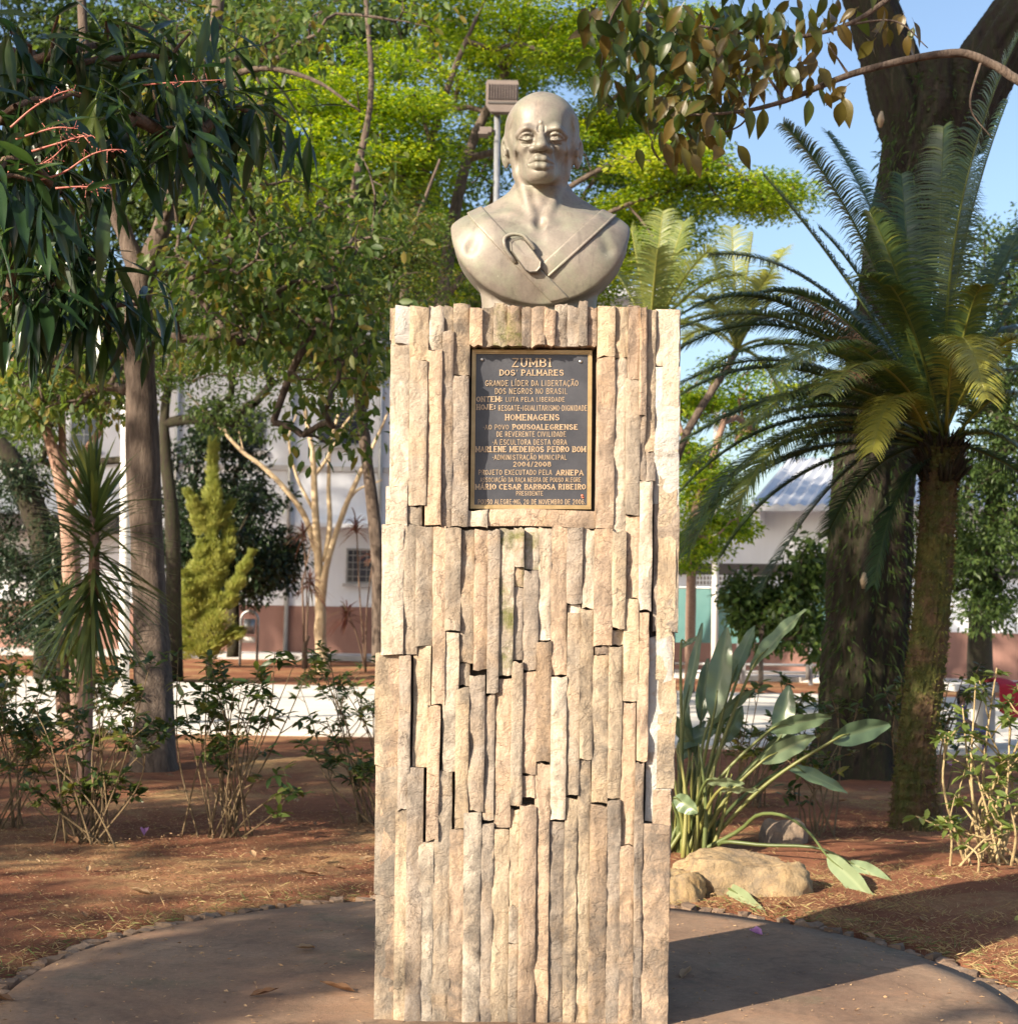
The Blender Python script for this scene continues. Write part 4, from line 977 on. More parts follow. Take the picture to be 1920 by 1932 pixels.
# pale olive tree at the far left
tree('yellowing_tree', 'pinkish-trunked tree with sparse yellowing leaves at the far left', 'tree', gnd(130, 1395),
     [([gnd(140, 1395)-Vector((0, 0, .1)), at(136, 1200, 13.5), at(134, 1050, 13.5), at(120, 930, 13.5), at(95, 830, 13.5), at(60, 740, 13.5), at(20, 640, 13.5), at(-10, 500, 13.5)], [.11, .085, .08, .07, .05, .04, .03, .02]),
      ([at(134, 950, 13.5), at(165, 850, 13.4), at(190, 800, 13.4), at(185, 680, 13.4), at(150, 560, 13.4)], [.05, .036, .03, .024, .014]),
      ([at(118, 920, 13.5), at(115, 760, 13.6), at(95, 640, 13.6), at(110, 500, 13.6)], [.04, .03, .024, .014])],
     [(60, 720, 130, 90, 13.5, .8, 44), (170, 700, 120, 90, 13.5, .8, 44), (100, 590, 170, 110, 13.8, .8, 50), (40, 440, 150, 160, 14.5, .8, 44), (220, 600, 100, 70, 13.8, .6, 24)],
     None, M['olive'], M['bark_pink'], 14, n_leaf=60, spread=.26, flat=.7, size=(.075, .034), droop=.3, r0=.004)
# dark evergreen masses further back
tree('dark_evergreen_tree', 'dense dark evergreen tree in shade behind the fine-leaved tree', 'tree', gnd(800, 1290),
     [([gnd(800, 1290), at(800, 900, 23), at(790, 560, 23), at(740, 330, 23)], [.22, .2, .16, .08])],
     [(700, 400, 170, 110, 23, 1.3, 50), (560, 500, 180, 130, 23, 1.3, 40), (880, 480, 150, 140, 23.5, 1.2, 30), (420, 300, 240, 240, 24, 1.4, 60), (180, 420, 260, 240, 24, 1.4, 50), (120, 100, 260, 160, 24, 1.4, 50), (420, 60, 240, 120, 24, 1.4, 44), (700, 60, 200, 100, 24, 1.2, 30)],
     None, M['green'], M['bark_dark'], 15, n_leaf=120, spread=.6, flat=.7, size=(.14, .07), droop=.2, r0=.012)
tree('park_tree', 'mid-green tree whose leaves hide the upper floor of the white building', 'tree', gnd(330, 1285),
     [([gnd(330, 1285), at(325, 1000, 21), at(310, 800, 21), at(330, 650, 21)], [.12, .10, .07, .04])],
     [(330, 640, 210, 90, 21, 1.2, 46), (100, 640, 190, 110, 21.5, 1.2, 42), (600, 620, 160, 100, 21, 1.1, 36), (640, 520, 160, 110, 22, 1.0, 30), (430, 780, 80, 50, 21, .6, 8), (60, 820, 90, 70, 21.5, .6, 12)],
     None, M['green'], M['bark_dark'], 29, n_leaf=130, spread=.42, flat=.6, size=(.085, .04), droop=.25, r0=.006)
tree('fine_leaved_tree', 'darker green feathery tree filling the gaps around the floodlight and head', 'tree', gnd(900, 1285),
     [([gnd(900, 1285), at(905, 900, 21), at(915, 600, 21), at(930, 380, 21), at(960, 200, 21)], [.12, .10, .08, .06, .03]), ([at(915, 600, 21), at(1080, 460, 21), at(1220, 380, 21)], [.05, .035, .02])],
     [(900, 270, 120, 150, 21, 1.1, 36), (840, 480, 110, 130, 21, 1, 30), (1160, 330, 120, 130, 21, 1.1, 32), (1120, 480, 110, 90, 21, 1, 22), (1290, 400, 110, 70, 21, .9, 14), (1000, 120, 160, 110, 21.5, 1.1, 24), (1240, 180, 110, 90, 21.5, 1, 12)],
     None, M['fine'], M['bark_grey'], 28, n_leaf=230, spread=.46, flat=.40, size=(.075, .034), droop=.1, horiz=.6, foliage='leaflets', outward=.5, r0=.005, p=.42)
tree('round_dark_tree', 'low round tree with glossy dark leaves in front of the white building', 'tree', at(440, 1235, 28),
     [([at(440, 1240, 28), at(440, 1100, 28), at(440, 950, 28)], [.12, .1, .06])],
     [(430, 990, 135, 150, 28, 1.5, 90), (500, 1060, 75, 60, 27.5, .8, 24), (350, 1050, 60, 70, 27.6, .8, 18), (400, 830, 90, 60, 28, .8, 20)],
     None, M['dark'], M['bark_dark'], 16, n_leaf=110, spread=.34, flat=.8, size=(.12, .06), droop=.25, r0=.01)
tree('shadowy_tree', 'dark shrubby tree leaning behind the spiky plants at the left edge', 'tree', gnd(85, 1285),
     [([gnd(85, 1285), at(90, 1100, 20), at(70, 980, 20), at(20, 870, 20), at(-40, 800, 20)], [.16, .15, .17, .15, .08])],
     [(95, 1060, 45, 130, 20, .6, 40), (10, 1060, 70, 120, 20, .6, 30), (60, 1180, 90, 50, 20, .6, 26), (30, 900, 60, 50, 20, .5, 16)],
     None, M['dark'], M['bark_dark'], 17, n_leaf=90, spread=.22, flat=.9, size=(.07, .035), r0=.006)

# golden cypress: upward plumes on a thin stem
def cypress():
    r = np.random.default_rng(18); Y = 26.0
    b = at(395, 1262, Y); root = empty('golden_cypress', b, 'slim golden-yellow cypress with ragged plumes, sunlit before the brown wall', 'tree')
    g = G(); g.tube([b-Vector((0, 0, .3)), at(395, 1100, Y), at(402, 950, Y), at(404, 840, Y)], [.06, .05, .03, .01], 7); g.obj('trunk', M['bark_grey'], root)
    plumes = [(395, 1240, 404, 830, 26), (370, 1240, 340, 1160, 30), (390, 1230, 450, 1185, 26), (365, 1160, 345, 1080, 30), (375, 1120, 380, 1020, 30), (420, 1150, 476, 1042, 20), (405, 1100, 425, 1030, 22),
              (385, 1010, 352, 925, 16), (378, 980, 366, 940, 14), (400, 1000, 440, 945, 18), (420, 1060, 435, 985, 20), (400, 900, 400, 840, 12), (360, 1200, 335, 1195, 26), (440, 1210, 455, 1190, 18), (395, 1190, 395, 1060, 46), (390, 1000, 400, 900, 24), (370, 1230, 330, 1215, 30), (350, 1180, 352, 1100, 26)]
    P = []; D = []; V = []
    for (x0, y0, x1, y1, w) in plumes:
        n = int(15*math.hypot(x1-x0, y1-y0)*(.6+w/24))
        dy = r.uniform(-.35, .35)
        t = r.uniform(0, 1, n); a = r.uniform(0, 2*PI, n); rad = w*(1-.75*t**1.5)*np.sqrt(r.uniform(0.1, 1, n))*(.8+.3*np.sin(t*21+x0))
        for k in range(n):
            px, py = x0+(x1-x0)*t[k]+rad[k]*math.cos(a[k]), y0+(y1-y0)*t[k]+rad[k]*.35*math.sin(a[k]*2)
            q = at(px, py, Y+dy*t[k]+rad[k]/110*math.sin(a[k])); P.append(tuple(q))
            e = (at(x1, y1, Y)-at(x0, y0, Y)).normalized(); D.append((e.x+.9*math.cos(a[k]), .9*math.sin(a[k]), e.z+.4)); V.append(np.clip(.25+.5*rad[k]/w+r.normal(0, .15), 0, 1))
    P = np.array(P); o = leaf_obj('foliage', P, np.array(D), r.uniform(.05, .11, len(P)), r.uniform(.012, .024, len(P)), M['gold'], root, r, var=np.array(V)); o['kind'] = 'stuff'
cypress()

# bare pale tree with many upright limbs
pb = at(606, 1262, 25)
tree('pale_branching_tree', 'sunlit pale smooth tree with many bare upright limbs before the white wall', 'tree', pb,
     [([at(612, 1275, 25), at(604, 1200, 25), at(605, 1150, 25), at(601, 1060, 25), at(594, 950, 25), at(590, 860, 25), at(578, 790, 25), at(566, 720, 25)], [.115, .10, .095, .07, .06, .05, .035, .02]),
      ([at(606, 1140, 25), at(618, 1060, 24.8), at(650, 960, 24.8), at(690, 870, 24.7), at(716, 815, 24.7), at(735, 770, 24.7)], [.07, .055, .045, .035, .025, .012]),
      ([at(604, 1100, 25), at(640, 990, 25), at(668, 930, 25), at(722, 905, 25)], [.05, .035, .025, .01]),
      ([at(600, 1050, 25), at(575, 975, 25), at(540, 925, 24.9), at(495, 880, 24.9), at(455, 850, 24.9), at(405, 795, 24.9), at(352, 740, 24.9)], [.06, .05, .045, .04, .032, .026, .014]),
      ([at(612, 1060, 25), at(622, 990, 25.1), at(620, 920, 25.1), at(625, 830, 25.1), at(655, 740, 25.1), at(685, 690, 25.1)], [.05, .045, .036, .028, .018, .01]),
      ([at(592, 900, 25), at(620, 860, 25), at(650, 800, 25), at(700, 745, 25)], [.035, .03, .02, .012]),
      ([at(590, 960, 25), at(560, 900, 25.1), at(545, 830, 25.1), at(560, 780, 25.1)], [.03, .024, .018, .01]),
      ([at(430, 825, 24.9), at(418, 790, 24.9), at(416, 765, 24.9)], [.014, .010, .006]), ([at(460, 855, 24.9), at(452, 820, 24.9), at(440, 770, 24.9)], [.014, .010, .006])],
     [], None, None, M['bark_pale'], 19, trunk_sides=8)
# thin stems by it
def thin_stems():
    r = np.random.default_rng(5)
    root = empty('stubby_sapling', at(575, 1250, 23), 'cut brown sapling stub beside the pale bare tree', 'tree')
    g = G(); g.tube([at(575, 1262, 23), at(574, 1220, 23), at(576, 1210, 23)], [.05, .04, .02], 7); g.tube([at(574, 1225, 23), at(583, 1200, 23)], [.03, .02], 6)
    g.tube([at(575, 1250, 23), at(570, 1100, 23), at(586, 1030, 23)], [.02, .015, .008], 6); g.obj('stem', M['twig'], root)
thin_stems()

# red-leaved dracaenas
M['red'] = mat_leaf('reddish_strap_leaf', [(.10, .035, .035), (.16, .07, .05), (.12, .09, .04)], trans=.3)
def dracaena(base, heads, label, seed, n=46, L=.42, mat='red', W=.022, group=None, stem=.012, droop=.5, bent=True):
    r = np.random.default_rng(seed); root = empty('dracaena', base, label, 'plant', group)
    g = G(); P = []; D = []; LL = []
    for h in heads:
        h = Vector(h); g.tube(smooth_path([base-Vector((0, 0, .05)), base.lerp(h, .5)+Vector((r.normal(0, .05), 0, 0)), h], 9), np.linspace(stem*1.3, stem*.8, 9), 6)
        a = r.uniform(0, 2*PI, n); el = r.uniform(-.5, 1.3, n)
        for k in range(n): P.append(tuple(h-Vector((0, 0, r.uniform(0, .18))))); D.append((math.cos(a[k])*math.cos(el[k]), math.sin(a[k])*math.cos(el[k]), math.sin(el[k]))); LL.append(L*r.uniform(.6, 1.1))
    g.obj('stem', M['twig'], root)
    return root, np.array(P), np.array(D), np.array(LL), r
def strap_leaves(P, D, L, W, droop, mat, parent, r, seg=6, name='leaves', gutter=.15):
    """long narrow arching leaves"""
    n = len(P); D = nrm(D); S = nrm(np.cross(D, np.array([0, 0, 1.0])+r.normal(0, .15, (n, 3)))); Vs = []
    t = np.linspace(0, 1, seg+1)
    g0 = np.array([0, 0, -1.0])
    for q in t:
        c = P+D*(L*q)[:, None]+g0*(droop*L*q*q)[:, None]; w = W*(np.sin(PI*min(1, .18+.82*q)))**.6 if q < 1 else W*.03
        Vs.append(c-S*w/2); Vs.append(c+S*w/2)
    V = np.stack(Vs, 1).reshape(-1, 3); m = 2*(seg+1); k = np.arange(n)[:, None]*m
    Q = np.concatenate([k+np.array([[2*i, 2*i+1, 2*i+3, 2*i+2]]) for i in range(seg)])
    v = np.repeat(np.clip(r.normal(.5, .25, n), 0, 1), m)
    return link(name, mesh_np(name, V, [Q], True, v), mat, parent)
for (bx, by, hd, lb, sd) in (((690), 1262, [at(672, 985, 23), at(706, 1040, 23), at(655, 1150, 23)], 'reddish spiky dracaena in front of the small barred window', 31),
                             ((575), 1262, [at(572, 1000, 24), at(585, 1090, 24)], 'reddish spiky dracaena behind the pale bare tree', 32)):
    root, P, D, L, r = dracaena(at(bx, by, 23.5), hd, lb, sd); o = strap_leaves(P, D, L, .022, .45, M['red'], root, r); o['kind'] = 'stuff'
# large spiky dracaenas, left
M['spiky'] = mat_leaf('spiky_green_leaf', [(.06, .10, .04), (.11, .155, .05), (.19, .21, .055)], trans=.3, rough=.4)
def spiky(base, top, z_low, label, n, L, seed, W=.026):
    r = np.random.default_rng(seed); root = empty('spiky_dracaena', base, label, 'plant')
    g = G(); pts = smooth_path([base-Vector((0, 0, .05)), base.lerp(top, .4), base.lerp(top, .75)+Vector((.02, 0, 0)), top], 14)
    g.tube(pts, np.linspace(.05, .028, 14), 9, jit=.06, rng=r); g.obj('stem', M['bark_pink'], root)
    t = r.uniform(0, 1, n)**.8; P = np.array([tuple(Vector((0, 0, z_low)).lerp(Vector((0, 0, 0)), 0)) for _ in range(0)]).reshape(0, 3)
    z = z_low+(top.z-z_low)*t; P = np.stack([np.interp(z, pts[:, 2], pts[:, 0]), np.interp(z, pts[:, 2], pts[:, 1]), z], 1)
    a = r.uniform(0, 2*PI, n); el = np.clip(-.95+2.3*t**1.25+r.normal(0, .30, n), -1.35, 1.5)
    D = np.stack([np.cos(a)*np.cos(el), np.sin(a)*np.cos(el), np.sin(el)], 1)
    o = strap_leaves(P, D, L*r.uniform(.7, 1.1, n), W, .22, M['spiky'], root, r); o['kind'] = 'stuff'
spiky(gnd(158, 1482), at(176, 935, gnd(158, 1482).y), at(176, 1165, gnd(158, 1482).y).z, 'large spiky dracaena with a shaggy green head in front of the white pole', 360, .56, 41)
spiky(at(120, 1330, 10.5), at(116, 1150, 10.5), at(118, 1215, 10.5).z, 'smaller spiky dracaena low down left of the larger one', 90, .38, 42)
# ------------------------------------------------------------------ big trunk and cycad, right
def big_tree():
    r = np.random.default_rng(51); b = gnd(1622, 1462); Y = b.y
    root = empty('giant_tree', b, 'massive dark mossy trunk forking into two thick limbs at the upper right', 'tree')
    def ribbed(path, rad, n=110, m=260, name='trunk'):
        P = smooth_path(path, m); R = np.interp(np.linspace(0, 1, m), np.linspace(0, 1, len(rad)), rad)
        a = np.linspace(0, 2*PI, n, endpoint=False); V = []
        for i in range(m):
            z = P[i, 2]
            rib = 1+.055*np.sin(a*7+z*.5+1.2*np.sin(z*1.3))+.035*np.sin(a*13+z*.9)+.03*np.sin(a*4-z*2.1)+.06*vnoise(np.stack([np.cos(a)*3, np.sin(a)*3, np.full(n, z*1.1)], 1), 5, 2.6)+.045*vnoise(np.stack([np.cos(a)*3, np.sin(a)*3, np.full(n, z*2.2)], 1), 6, 6.5)+.012*r.normal(size=n)
            fl = .28*max(0, 1-(z-.0)/.45)**2*(1+.6*np.sin(a*5+1))
            rr = R[i]*(rib+fl*1.0); V.append(np.stack([P[i, 0]+rr*np.cos(a), P[i, 1]+rr*np.sin(a), np.full(n, z)], 1))
        V = np.concatenate(V); i = np.arange(m-1)[:, None]*n; j = np.arange(n)[None, :]; k = (j+1) % n
        Q = np.stack([i+j, i+k, i+n+k, i+n+j], -1).reshape(-1, 4); return link(name, mesh_np(name, V, Q), M['bark_dark'], root)
    ribbed([b-Vector((0, 0, .15)), at(1628, 1300, Y), at(1640, 1100, Y), at(1650, 900, Y), at(1668, 700, Y), at(1698, 500, Y), at(1738, 330, Y), at(1765, 210, Y), at(1768, 130, Y)],
           [.34, .30, .285, .27, .25, .25, .29, .35, .33])
    ribbed([at(1735, 290, Y), at(1705, 190, Y), at(1672, 95, Y), at(1640, 0, Y), at(1600, -110, Y)], [.22, .235, .205, .19, .17], 60, 90, 'limb')
    ribbed([at(1790, 290, Y), at(1830, 180, Y), at(1885, 80, Y), at(1950, -10, Y), at(2050, -120, Y)], [.22, .25, .24, .24, .22], 60, 90, 'limb')
    # strings of epiphytes and shredding bark
    n = 2600; t = r.uniform(0, 1, n); px = np.interp(t, [0, .3, .6, 1], [1628, 1648, 1690, 1765]); py = np.interp(t, [0, .3, .6, 1], [1350, 960, 560, 150])
    P = []; D = []
    for k in range(n):
        q = at(px[k], py[k], Y); a = r.uniform(PI, 2*PI); R = .31+.02*r.normal(); P.append((q.x+R*math.cos(a), q.y+R*math.sin(a), q.z)); D.append((.6*math.cos(a)+r.normal(0, .3), .5*math.sin(a), -.8+r.normal(0, .5)))
    o = leaf_obj('epiphytes', np.array(P), np.array(D), r.uniform(.03, .11, n), r.uniform(.006, .02, n), M['olive'], root, r, var=r.uniform(0, .6, n)); o['kind'] = 'stuff'
    for (x, y) in ((1660, 240), (1628, 1110), (1744, 620)):
        q = at(x, y, Y-.34); g = G(); g.tube([q, q+Vector((.0, -.02, .05)), q+Vector((.005, -.015, .11))], [.012, .028, .010], 7); g.obj('leaf', M['bark_pale'], root)
big_tree()

def mat_frond():
    m = mat_leaf('cycad_leaflet', [(.016, .040, .026), (.04, .078, .034), (.10, .14, .035), (.26, .26, .05)], trans=.3, rough=.32, spec=.55)
    return m
M['frond'] = mat_frond()
M['frond_dry'] = mat_leaf('dry_frond', [(.20, .12, .07), (.28, .17, .10)], trans=.2, rough=.7)
def frond_arrays(p0, p1, p2, pairs, ll, r, lw=.011, vee=.5, droop=.35, base=.14, sweep=.35, seg=3, var0=.5, hang=0.0):
    """pinnate frond along a quadratic curve"""
    p0, p1, p2 = [np.array(tuple(p), float) for p in (p0, p1, p2)]
    t = np.linspace(base, 1, pairs); C = ((1-t)**2)[:, None]*p0+(2*t*(1-t))[:, None]*p1+(t*t)[:, None]*p2
    T = nrm(2*(1-t)[:, None]*(p1-p0)+2*t[:, None]*(p2-p1))
    S = nrm(np.cross(T, np.array([0, 0, 1.0])+.02*r.normal(size=3))); U = nrm(np.cross(S, T))
    prof = ll*np.clip(np.sin(PI*np.clip(.12+.80*(t-base)/(1-base), 0, 1))**.55, .25, 1)
    Vs = []; vv = []
    for s in (-1, 1):
        for side_t in (0,):
            D = nrm(S*s*1.0+U*vee+T*(sweep+.35*t[:, None]**2)+r.normal(0, .05, S.shape)); L = prof*r.uniform(.9, 1.08, pairs)
            Wd = nrm(np.cross(D, U)); pts = []
            for q in np.linspace(0, 1, seg+1):
                c = C+D*(L*q)[:, None]+np.array([0, 0, -1.0])*((droop+hang)*L*q*q)[:, None]; w = lw*(1-q**2.2)*.5+.0006
                pts += [c-Wd*w, c+Wd*w]
            Vs.append(np.stack(pts, 1).reshape(-1, 3)); vv.append(np.repeat(np.clip(var0+r.normal(0, .12, pairs)+.25*(t-.5), 0, 1), 2*(seg+1)))
    V = np.concatenate(Vs); n = 2*pairs; m = 2*(seg+1); k = np.arange(n)[:, None]*m
    Q = np.concatenate([k+np.array([[2*i, 2*i+1, 2*i+3, 2*i+2]]) for i in range(seg)])
    tt = np.linspace(0, 1, 16); R = ((1-tt)**2)[:, None]*p0+(2*tt*(1-tt))[:, None]*p1+(tt*tt)[:, None]*p2
    return V, Q, np.concatenate(vv), R
def cycad():
    r = np.random.default_rng(52); b = gnd(1722, 1566); Y = b.y; ct = at(1772, 850, Y)
    root = empty('cycad', b, 'cycad with mossy trunk and long arching feathery fronds in front of the massive trunk', 'palm')
    # trunk with leaf-base scales
    P = smooth_path([b-Vector((0, 0, .1)), at(1726, 1450, Y), at(1742, 1300, Y), at(1757, 1150, Y), at(1766, 1000, Y), at(1772, 880, Y), at(1772, 830, Y)], 80)
    R = np.interp(np.linspace(0, 1, 80), [0, .06, .18, .4, .6, .8, .92, 1], [.15, .118, .100, .098, .096, .092, .125, .085]); n = 40; a = np.linspace(0, 2*PI, n, endpoint=False); V = []
    for i in range(80):
        rr = R[i]*(1+.07*((i+np.arange(n)) % 2)*((i % 2)*2-1)+.04*r.normal(size=n)); V.append(np.stack([P[i, 0]+rr*np.cos(a), P[i, 1]+rr*np.sin(a), P[i, 2]+.004*r.normal(size=n)], 1))
    V = np.concatenate(V); i = np.arange(79)[:, None]*n; j = np.arange(n)[None, :]; k = (j+1) % n
    M['moss_bark'] = mat_noise('mossy_scaly_bark', [(.025, .018, .010), (.12, .075, .04), (.065, .075, .018), (.15, .13, .04)], 5, 1, 1.0, .02, 45)
    link('trunk', mesh_np('trunk', V, np.stack([i+j, i+k, i+n+k, i+n+j], -1).reshape(-1, 4), False), M['moss_bark'], root)
    # moss tufts and scale tips
    nn = 5200; t = r.uniform(0, 1, nn); idx = (t*79).astype(int); aa = r.uniform(0, 2*PI, nn)
    Pm = P[idx]+np.stack([np.cos(aa)*R[idx], np.sin(aa)*R[idx], np.zeros(nn)], 1); D = np.stack([np.cos(aa), np.sin(aa), r.normal(-.1, .7, nn)], 1)
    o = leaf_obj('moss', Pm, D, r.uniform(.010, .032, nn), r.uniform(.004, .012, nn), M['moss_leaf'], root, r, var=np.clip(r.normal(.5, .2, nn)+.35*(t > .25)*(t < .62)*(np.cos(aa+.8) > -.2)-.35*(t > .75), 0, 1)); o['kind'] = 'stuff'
    # dead leaf-base crown
    g = G()
    for q in range(130):
        an = r.uniform(0, 2*PI); z = r.uniform(-.16, .06); e = r.uniform(.6, 1.3); c = Vector((ct.x+.10*math.cos(an), ct.y+.10*math.sin(an), ct.z-.02+z)); d = Vector((math.cos(an)*math.cos(e), math.sin(an)*math.cos(e), math.sin(e)))
        g.tube([c, c+d*.06, c+d*.10], [.012, .008, .003], 5)
    g.obj('leaf_bases', M['bark_dark'], root)
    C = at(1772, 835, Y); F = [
     # tip px, py, dy | mid px, py, dy | length of leaflets | leaf tone, sunlight painted in as lighter
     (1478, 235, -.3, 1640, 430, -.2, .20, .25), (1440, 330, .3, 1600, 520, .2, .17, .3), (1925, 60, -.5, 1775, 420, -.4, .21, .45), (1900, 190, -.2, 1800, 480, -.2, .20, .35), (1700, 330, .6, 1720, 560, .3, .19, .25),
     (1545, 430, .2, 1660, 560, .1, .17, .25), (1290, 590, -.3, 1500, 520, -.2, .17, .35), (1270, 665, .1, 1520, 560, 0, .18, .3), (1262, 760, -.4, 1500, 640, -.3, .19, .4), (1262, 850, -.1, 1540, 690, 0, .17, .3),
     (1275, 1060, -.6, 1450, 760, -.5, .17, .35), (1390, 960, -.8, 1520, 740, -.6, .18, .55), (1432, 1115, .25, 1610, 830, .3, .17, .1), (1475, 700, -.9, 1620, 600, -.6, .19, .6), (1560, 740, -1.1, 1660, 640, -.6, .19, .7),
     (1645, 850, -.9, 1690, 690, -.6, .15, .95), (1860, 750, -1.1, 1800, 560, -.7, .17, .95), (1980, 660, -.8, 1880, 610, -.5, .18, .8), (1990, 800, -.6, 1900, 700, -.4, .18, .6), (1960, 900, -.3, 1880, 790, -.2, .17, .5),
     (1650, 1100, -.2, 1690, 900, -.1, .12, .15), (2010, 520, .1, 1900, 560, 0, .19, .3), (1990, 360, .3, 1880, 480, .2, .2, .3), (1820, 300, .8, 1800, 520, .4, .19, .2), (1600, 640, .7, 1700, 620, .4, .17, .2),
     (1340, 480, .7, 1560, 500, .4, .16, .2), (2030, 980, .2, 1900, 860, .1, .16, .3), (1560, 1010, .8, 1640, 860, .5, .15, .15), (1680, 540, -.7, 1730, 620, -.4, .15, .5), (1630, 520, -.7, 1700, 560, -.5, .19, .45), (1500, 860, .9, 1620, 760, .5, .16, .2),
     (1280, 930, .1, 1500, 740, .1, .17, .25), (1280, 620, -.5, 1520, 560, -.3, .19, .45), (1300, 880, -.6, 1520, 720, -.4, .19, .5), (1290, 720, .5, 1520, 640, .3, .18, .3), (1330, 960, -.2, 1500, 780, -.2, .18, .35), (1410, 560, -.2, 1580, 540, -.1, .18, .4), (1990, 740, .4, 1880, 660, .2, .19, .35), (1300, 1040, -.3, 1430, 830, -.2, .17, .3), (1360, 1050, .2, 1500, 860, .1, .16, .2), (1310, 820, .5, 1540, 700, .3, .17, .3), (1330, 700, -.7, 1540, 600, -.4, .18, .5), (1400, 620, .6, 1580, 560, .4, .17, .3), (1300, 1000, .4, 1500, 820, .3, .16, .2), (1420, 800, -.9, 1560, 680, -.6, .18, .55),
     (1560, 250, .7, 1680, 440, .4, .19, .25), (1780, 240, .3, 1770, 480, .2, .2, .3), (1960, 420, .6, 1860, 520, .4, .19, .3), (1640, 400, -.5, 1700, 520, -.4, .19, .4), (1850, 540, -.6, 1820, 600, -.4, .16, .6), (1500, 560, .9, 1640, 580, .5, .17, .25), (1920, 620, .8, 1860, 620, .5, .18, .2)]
    for q, (tx, ty, dy, mx, my, mdy, ll, v) in enumerate(F):
        p0 = C+Vector((r.normal(0, .03), r.normal(0, .03), r.uniform(-.05, .05))); p1 = at(mx, my, Y+mdy); p2 = at(tx, ty, Y+dy)
        p1 = p1*1.0+(p1-(p0+p2)/2)*.30
        ln = (p1-p0).length+(p2-p1).length
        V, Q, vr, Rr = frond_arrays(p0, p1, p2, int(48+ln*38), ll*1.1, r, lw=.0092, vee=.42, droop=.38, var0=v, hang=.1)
        g = G(); g.V = [V]; g.Q = [Q]; g.var = [vr]; g.n = len(V)
        g.tube(Rr, np.linspace(.011, .003, len(Rr)), 5, var=min(1, v+.25))
        g.obj('frond', M['frond'], root)
    for (tx, ty, dy, mx, my) in ((1560, 640, -.2, 1640, 620), (1575, 700, .1, 1650, 700), (1510, 560, .2, 1600, 600)):
        V, Q, vr, Rr = frond_arrays(at(1700, 700, Y), at(mx, my, Y+dy), at(tx, ty, Y+dy), 34, .12, r, vee=-.2, droop=.9, var0=.5)
        g = G(); g.V = [V]; g.Q = [Q]; g.var = [vr]; g.n = len(V); g.tube(Rr, .006, 4); o = g.obj('frond', M['frond_dry'], root); o['label'] = 'dead brown curled frond'
M['moss_leaf'] = mat_leaf('moss', [(.025, .018, .010), (.13, .08, .04), (.09, .105, .02), (.20, .20, .05)], trans=.2, rough=.9)
cycad()

# areca-like palms far behind, pale yellow-green
M['palm'] = mat_leaf('palm_leaflet', [(.10, .14, .05), (.17, .21, .07), (.30, .31, .08)], trans=.4, rough=.35)
def far_palm(name_label, cx, cy, Y, tips, seed, gx, gy):
    r = np.random.default_rng(seed); C = at(cx, cy, Y); root = empty('feather_palm', gnd(gx, gy), name_label, 'palm')
    g = G(); g.tube(smooth_path([gnd(gx, gy), at(gx, cy+260, Y), C], 10), np.linspace(.06, .035, 10), 8); g.obj('trunk', M['bark_grey'], root)
    for (tx, ty, dy, lift) in tips:
        p2 = at(tx, ty, Y+dy); p1 = (C+p2)/2+Vector((0, 0, lift))
        V, Q, vr, Rr = frond_arrays(C, p1, p2, 40, .36, r, lw=.017, vee=.35, droop=.4, var0=r.uniform(.3, .7), base=.16)
        g = G(); g.V = [V]; g.Q = [Q]; g.var = [vr]; g.n = len(V); g.tube(Rr, np.linspace(.018, .005, len(Rr)), 4, var=1.0); g.obj('frond', M['palm'], root)
far_palm('pale yellow-green feather palm directly behind the pillar top', 1225, 640, 14.5,
         [(1190, 430, 0, .1), (1290, 420, .3, .1), (1340, 470, -.3, .2), (1150, 500, .2, .15), (1400, 520, 0, .35), (1440, 600, .3, .3), (1130, 590, -.2, .2), (1250, 400, .5, .1), (1360, 640, -.3, .3), (1240, 470, -.6, .1)], 61, 1240, 1330)
far_palm('feather palm with an arching frond between the pillar and the cycad', 1390, 660, 15.5,
         [(1420, 440, 0, .1), (1480, 470, .3, .2), (1555, 590, 0, .75), (1340, 470, .2, .1), (1310, 560, -.3, .3), (1530, 700, .2, .4), (1450, 520, -.4, .2), (1380, 430, .5, .1), (1290, 640, .3, .3), (1480, 760, -.2, .3)], 62, 1262, 1325)

# foliage masses on the right
tree('shaded_tree', 'dark leafy tree behind the cycad at the right edge', 'tree', gnd(1850, 1330),
     [([gnd(1850, 1330), at(1850, 1150, 18), at(1880, 900, 18), at(1900, 700, 18)], [.16, .13, .1, .06])],
     [(1860, 1010, 120, 120, 17.5, .9, 70), (1880, 850, 90, 90, 17.5, .8, 36), (1850, 680, 130, 110, 18, 1, 44), (1860, 1130, 70, 50, 17.5, .5, 16), (1640, 760, 110, 120, 18.5, .8, 40), (1540, 740, 90, 110, 18.5, .8, 22), (1900, 500, 90, 160, 18.5, .9, 36)],
     None, M['green'], M['bark_dark'], 63, n_leaf=90, spread=.32, flat=.7, size=(.075, .036), droop=.3, r0=.006)
tree('leaning_tree', 'bright green tree with a pale leaning stem just right of the pillar', 'tree', gnd(1300, 1310),
     [([gnd(1300, 1310), at(1305, 1050, 17), at(1320, 930, 17), at(1345, 860, 17), at(1370, 780, 17)], [.07, .055, .05, .045, .03])],
     [(1320, 900, 60, 80, 17, .5, 30), (1370, 1000, 70, 60, 17, .5, 20), (1300, 1020, 50, 70, 17, .4, 18), (1400, 760, 110, 100, 18, .7, 30), (1310, 760, 60, 60, 18, .5, 16)],
     None, M['lime'], M['bark_pink'], 64, n_leaf=130, spread=.25, flat=.5, size=(.062, .028), droop=.15, horiz=.4, r0=.005, foliage='leaflets')
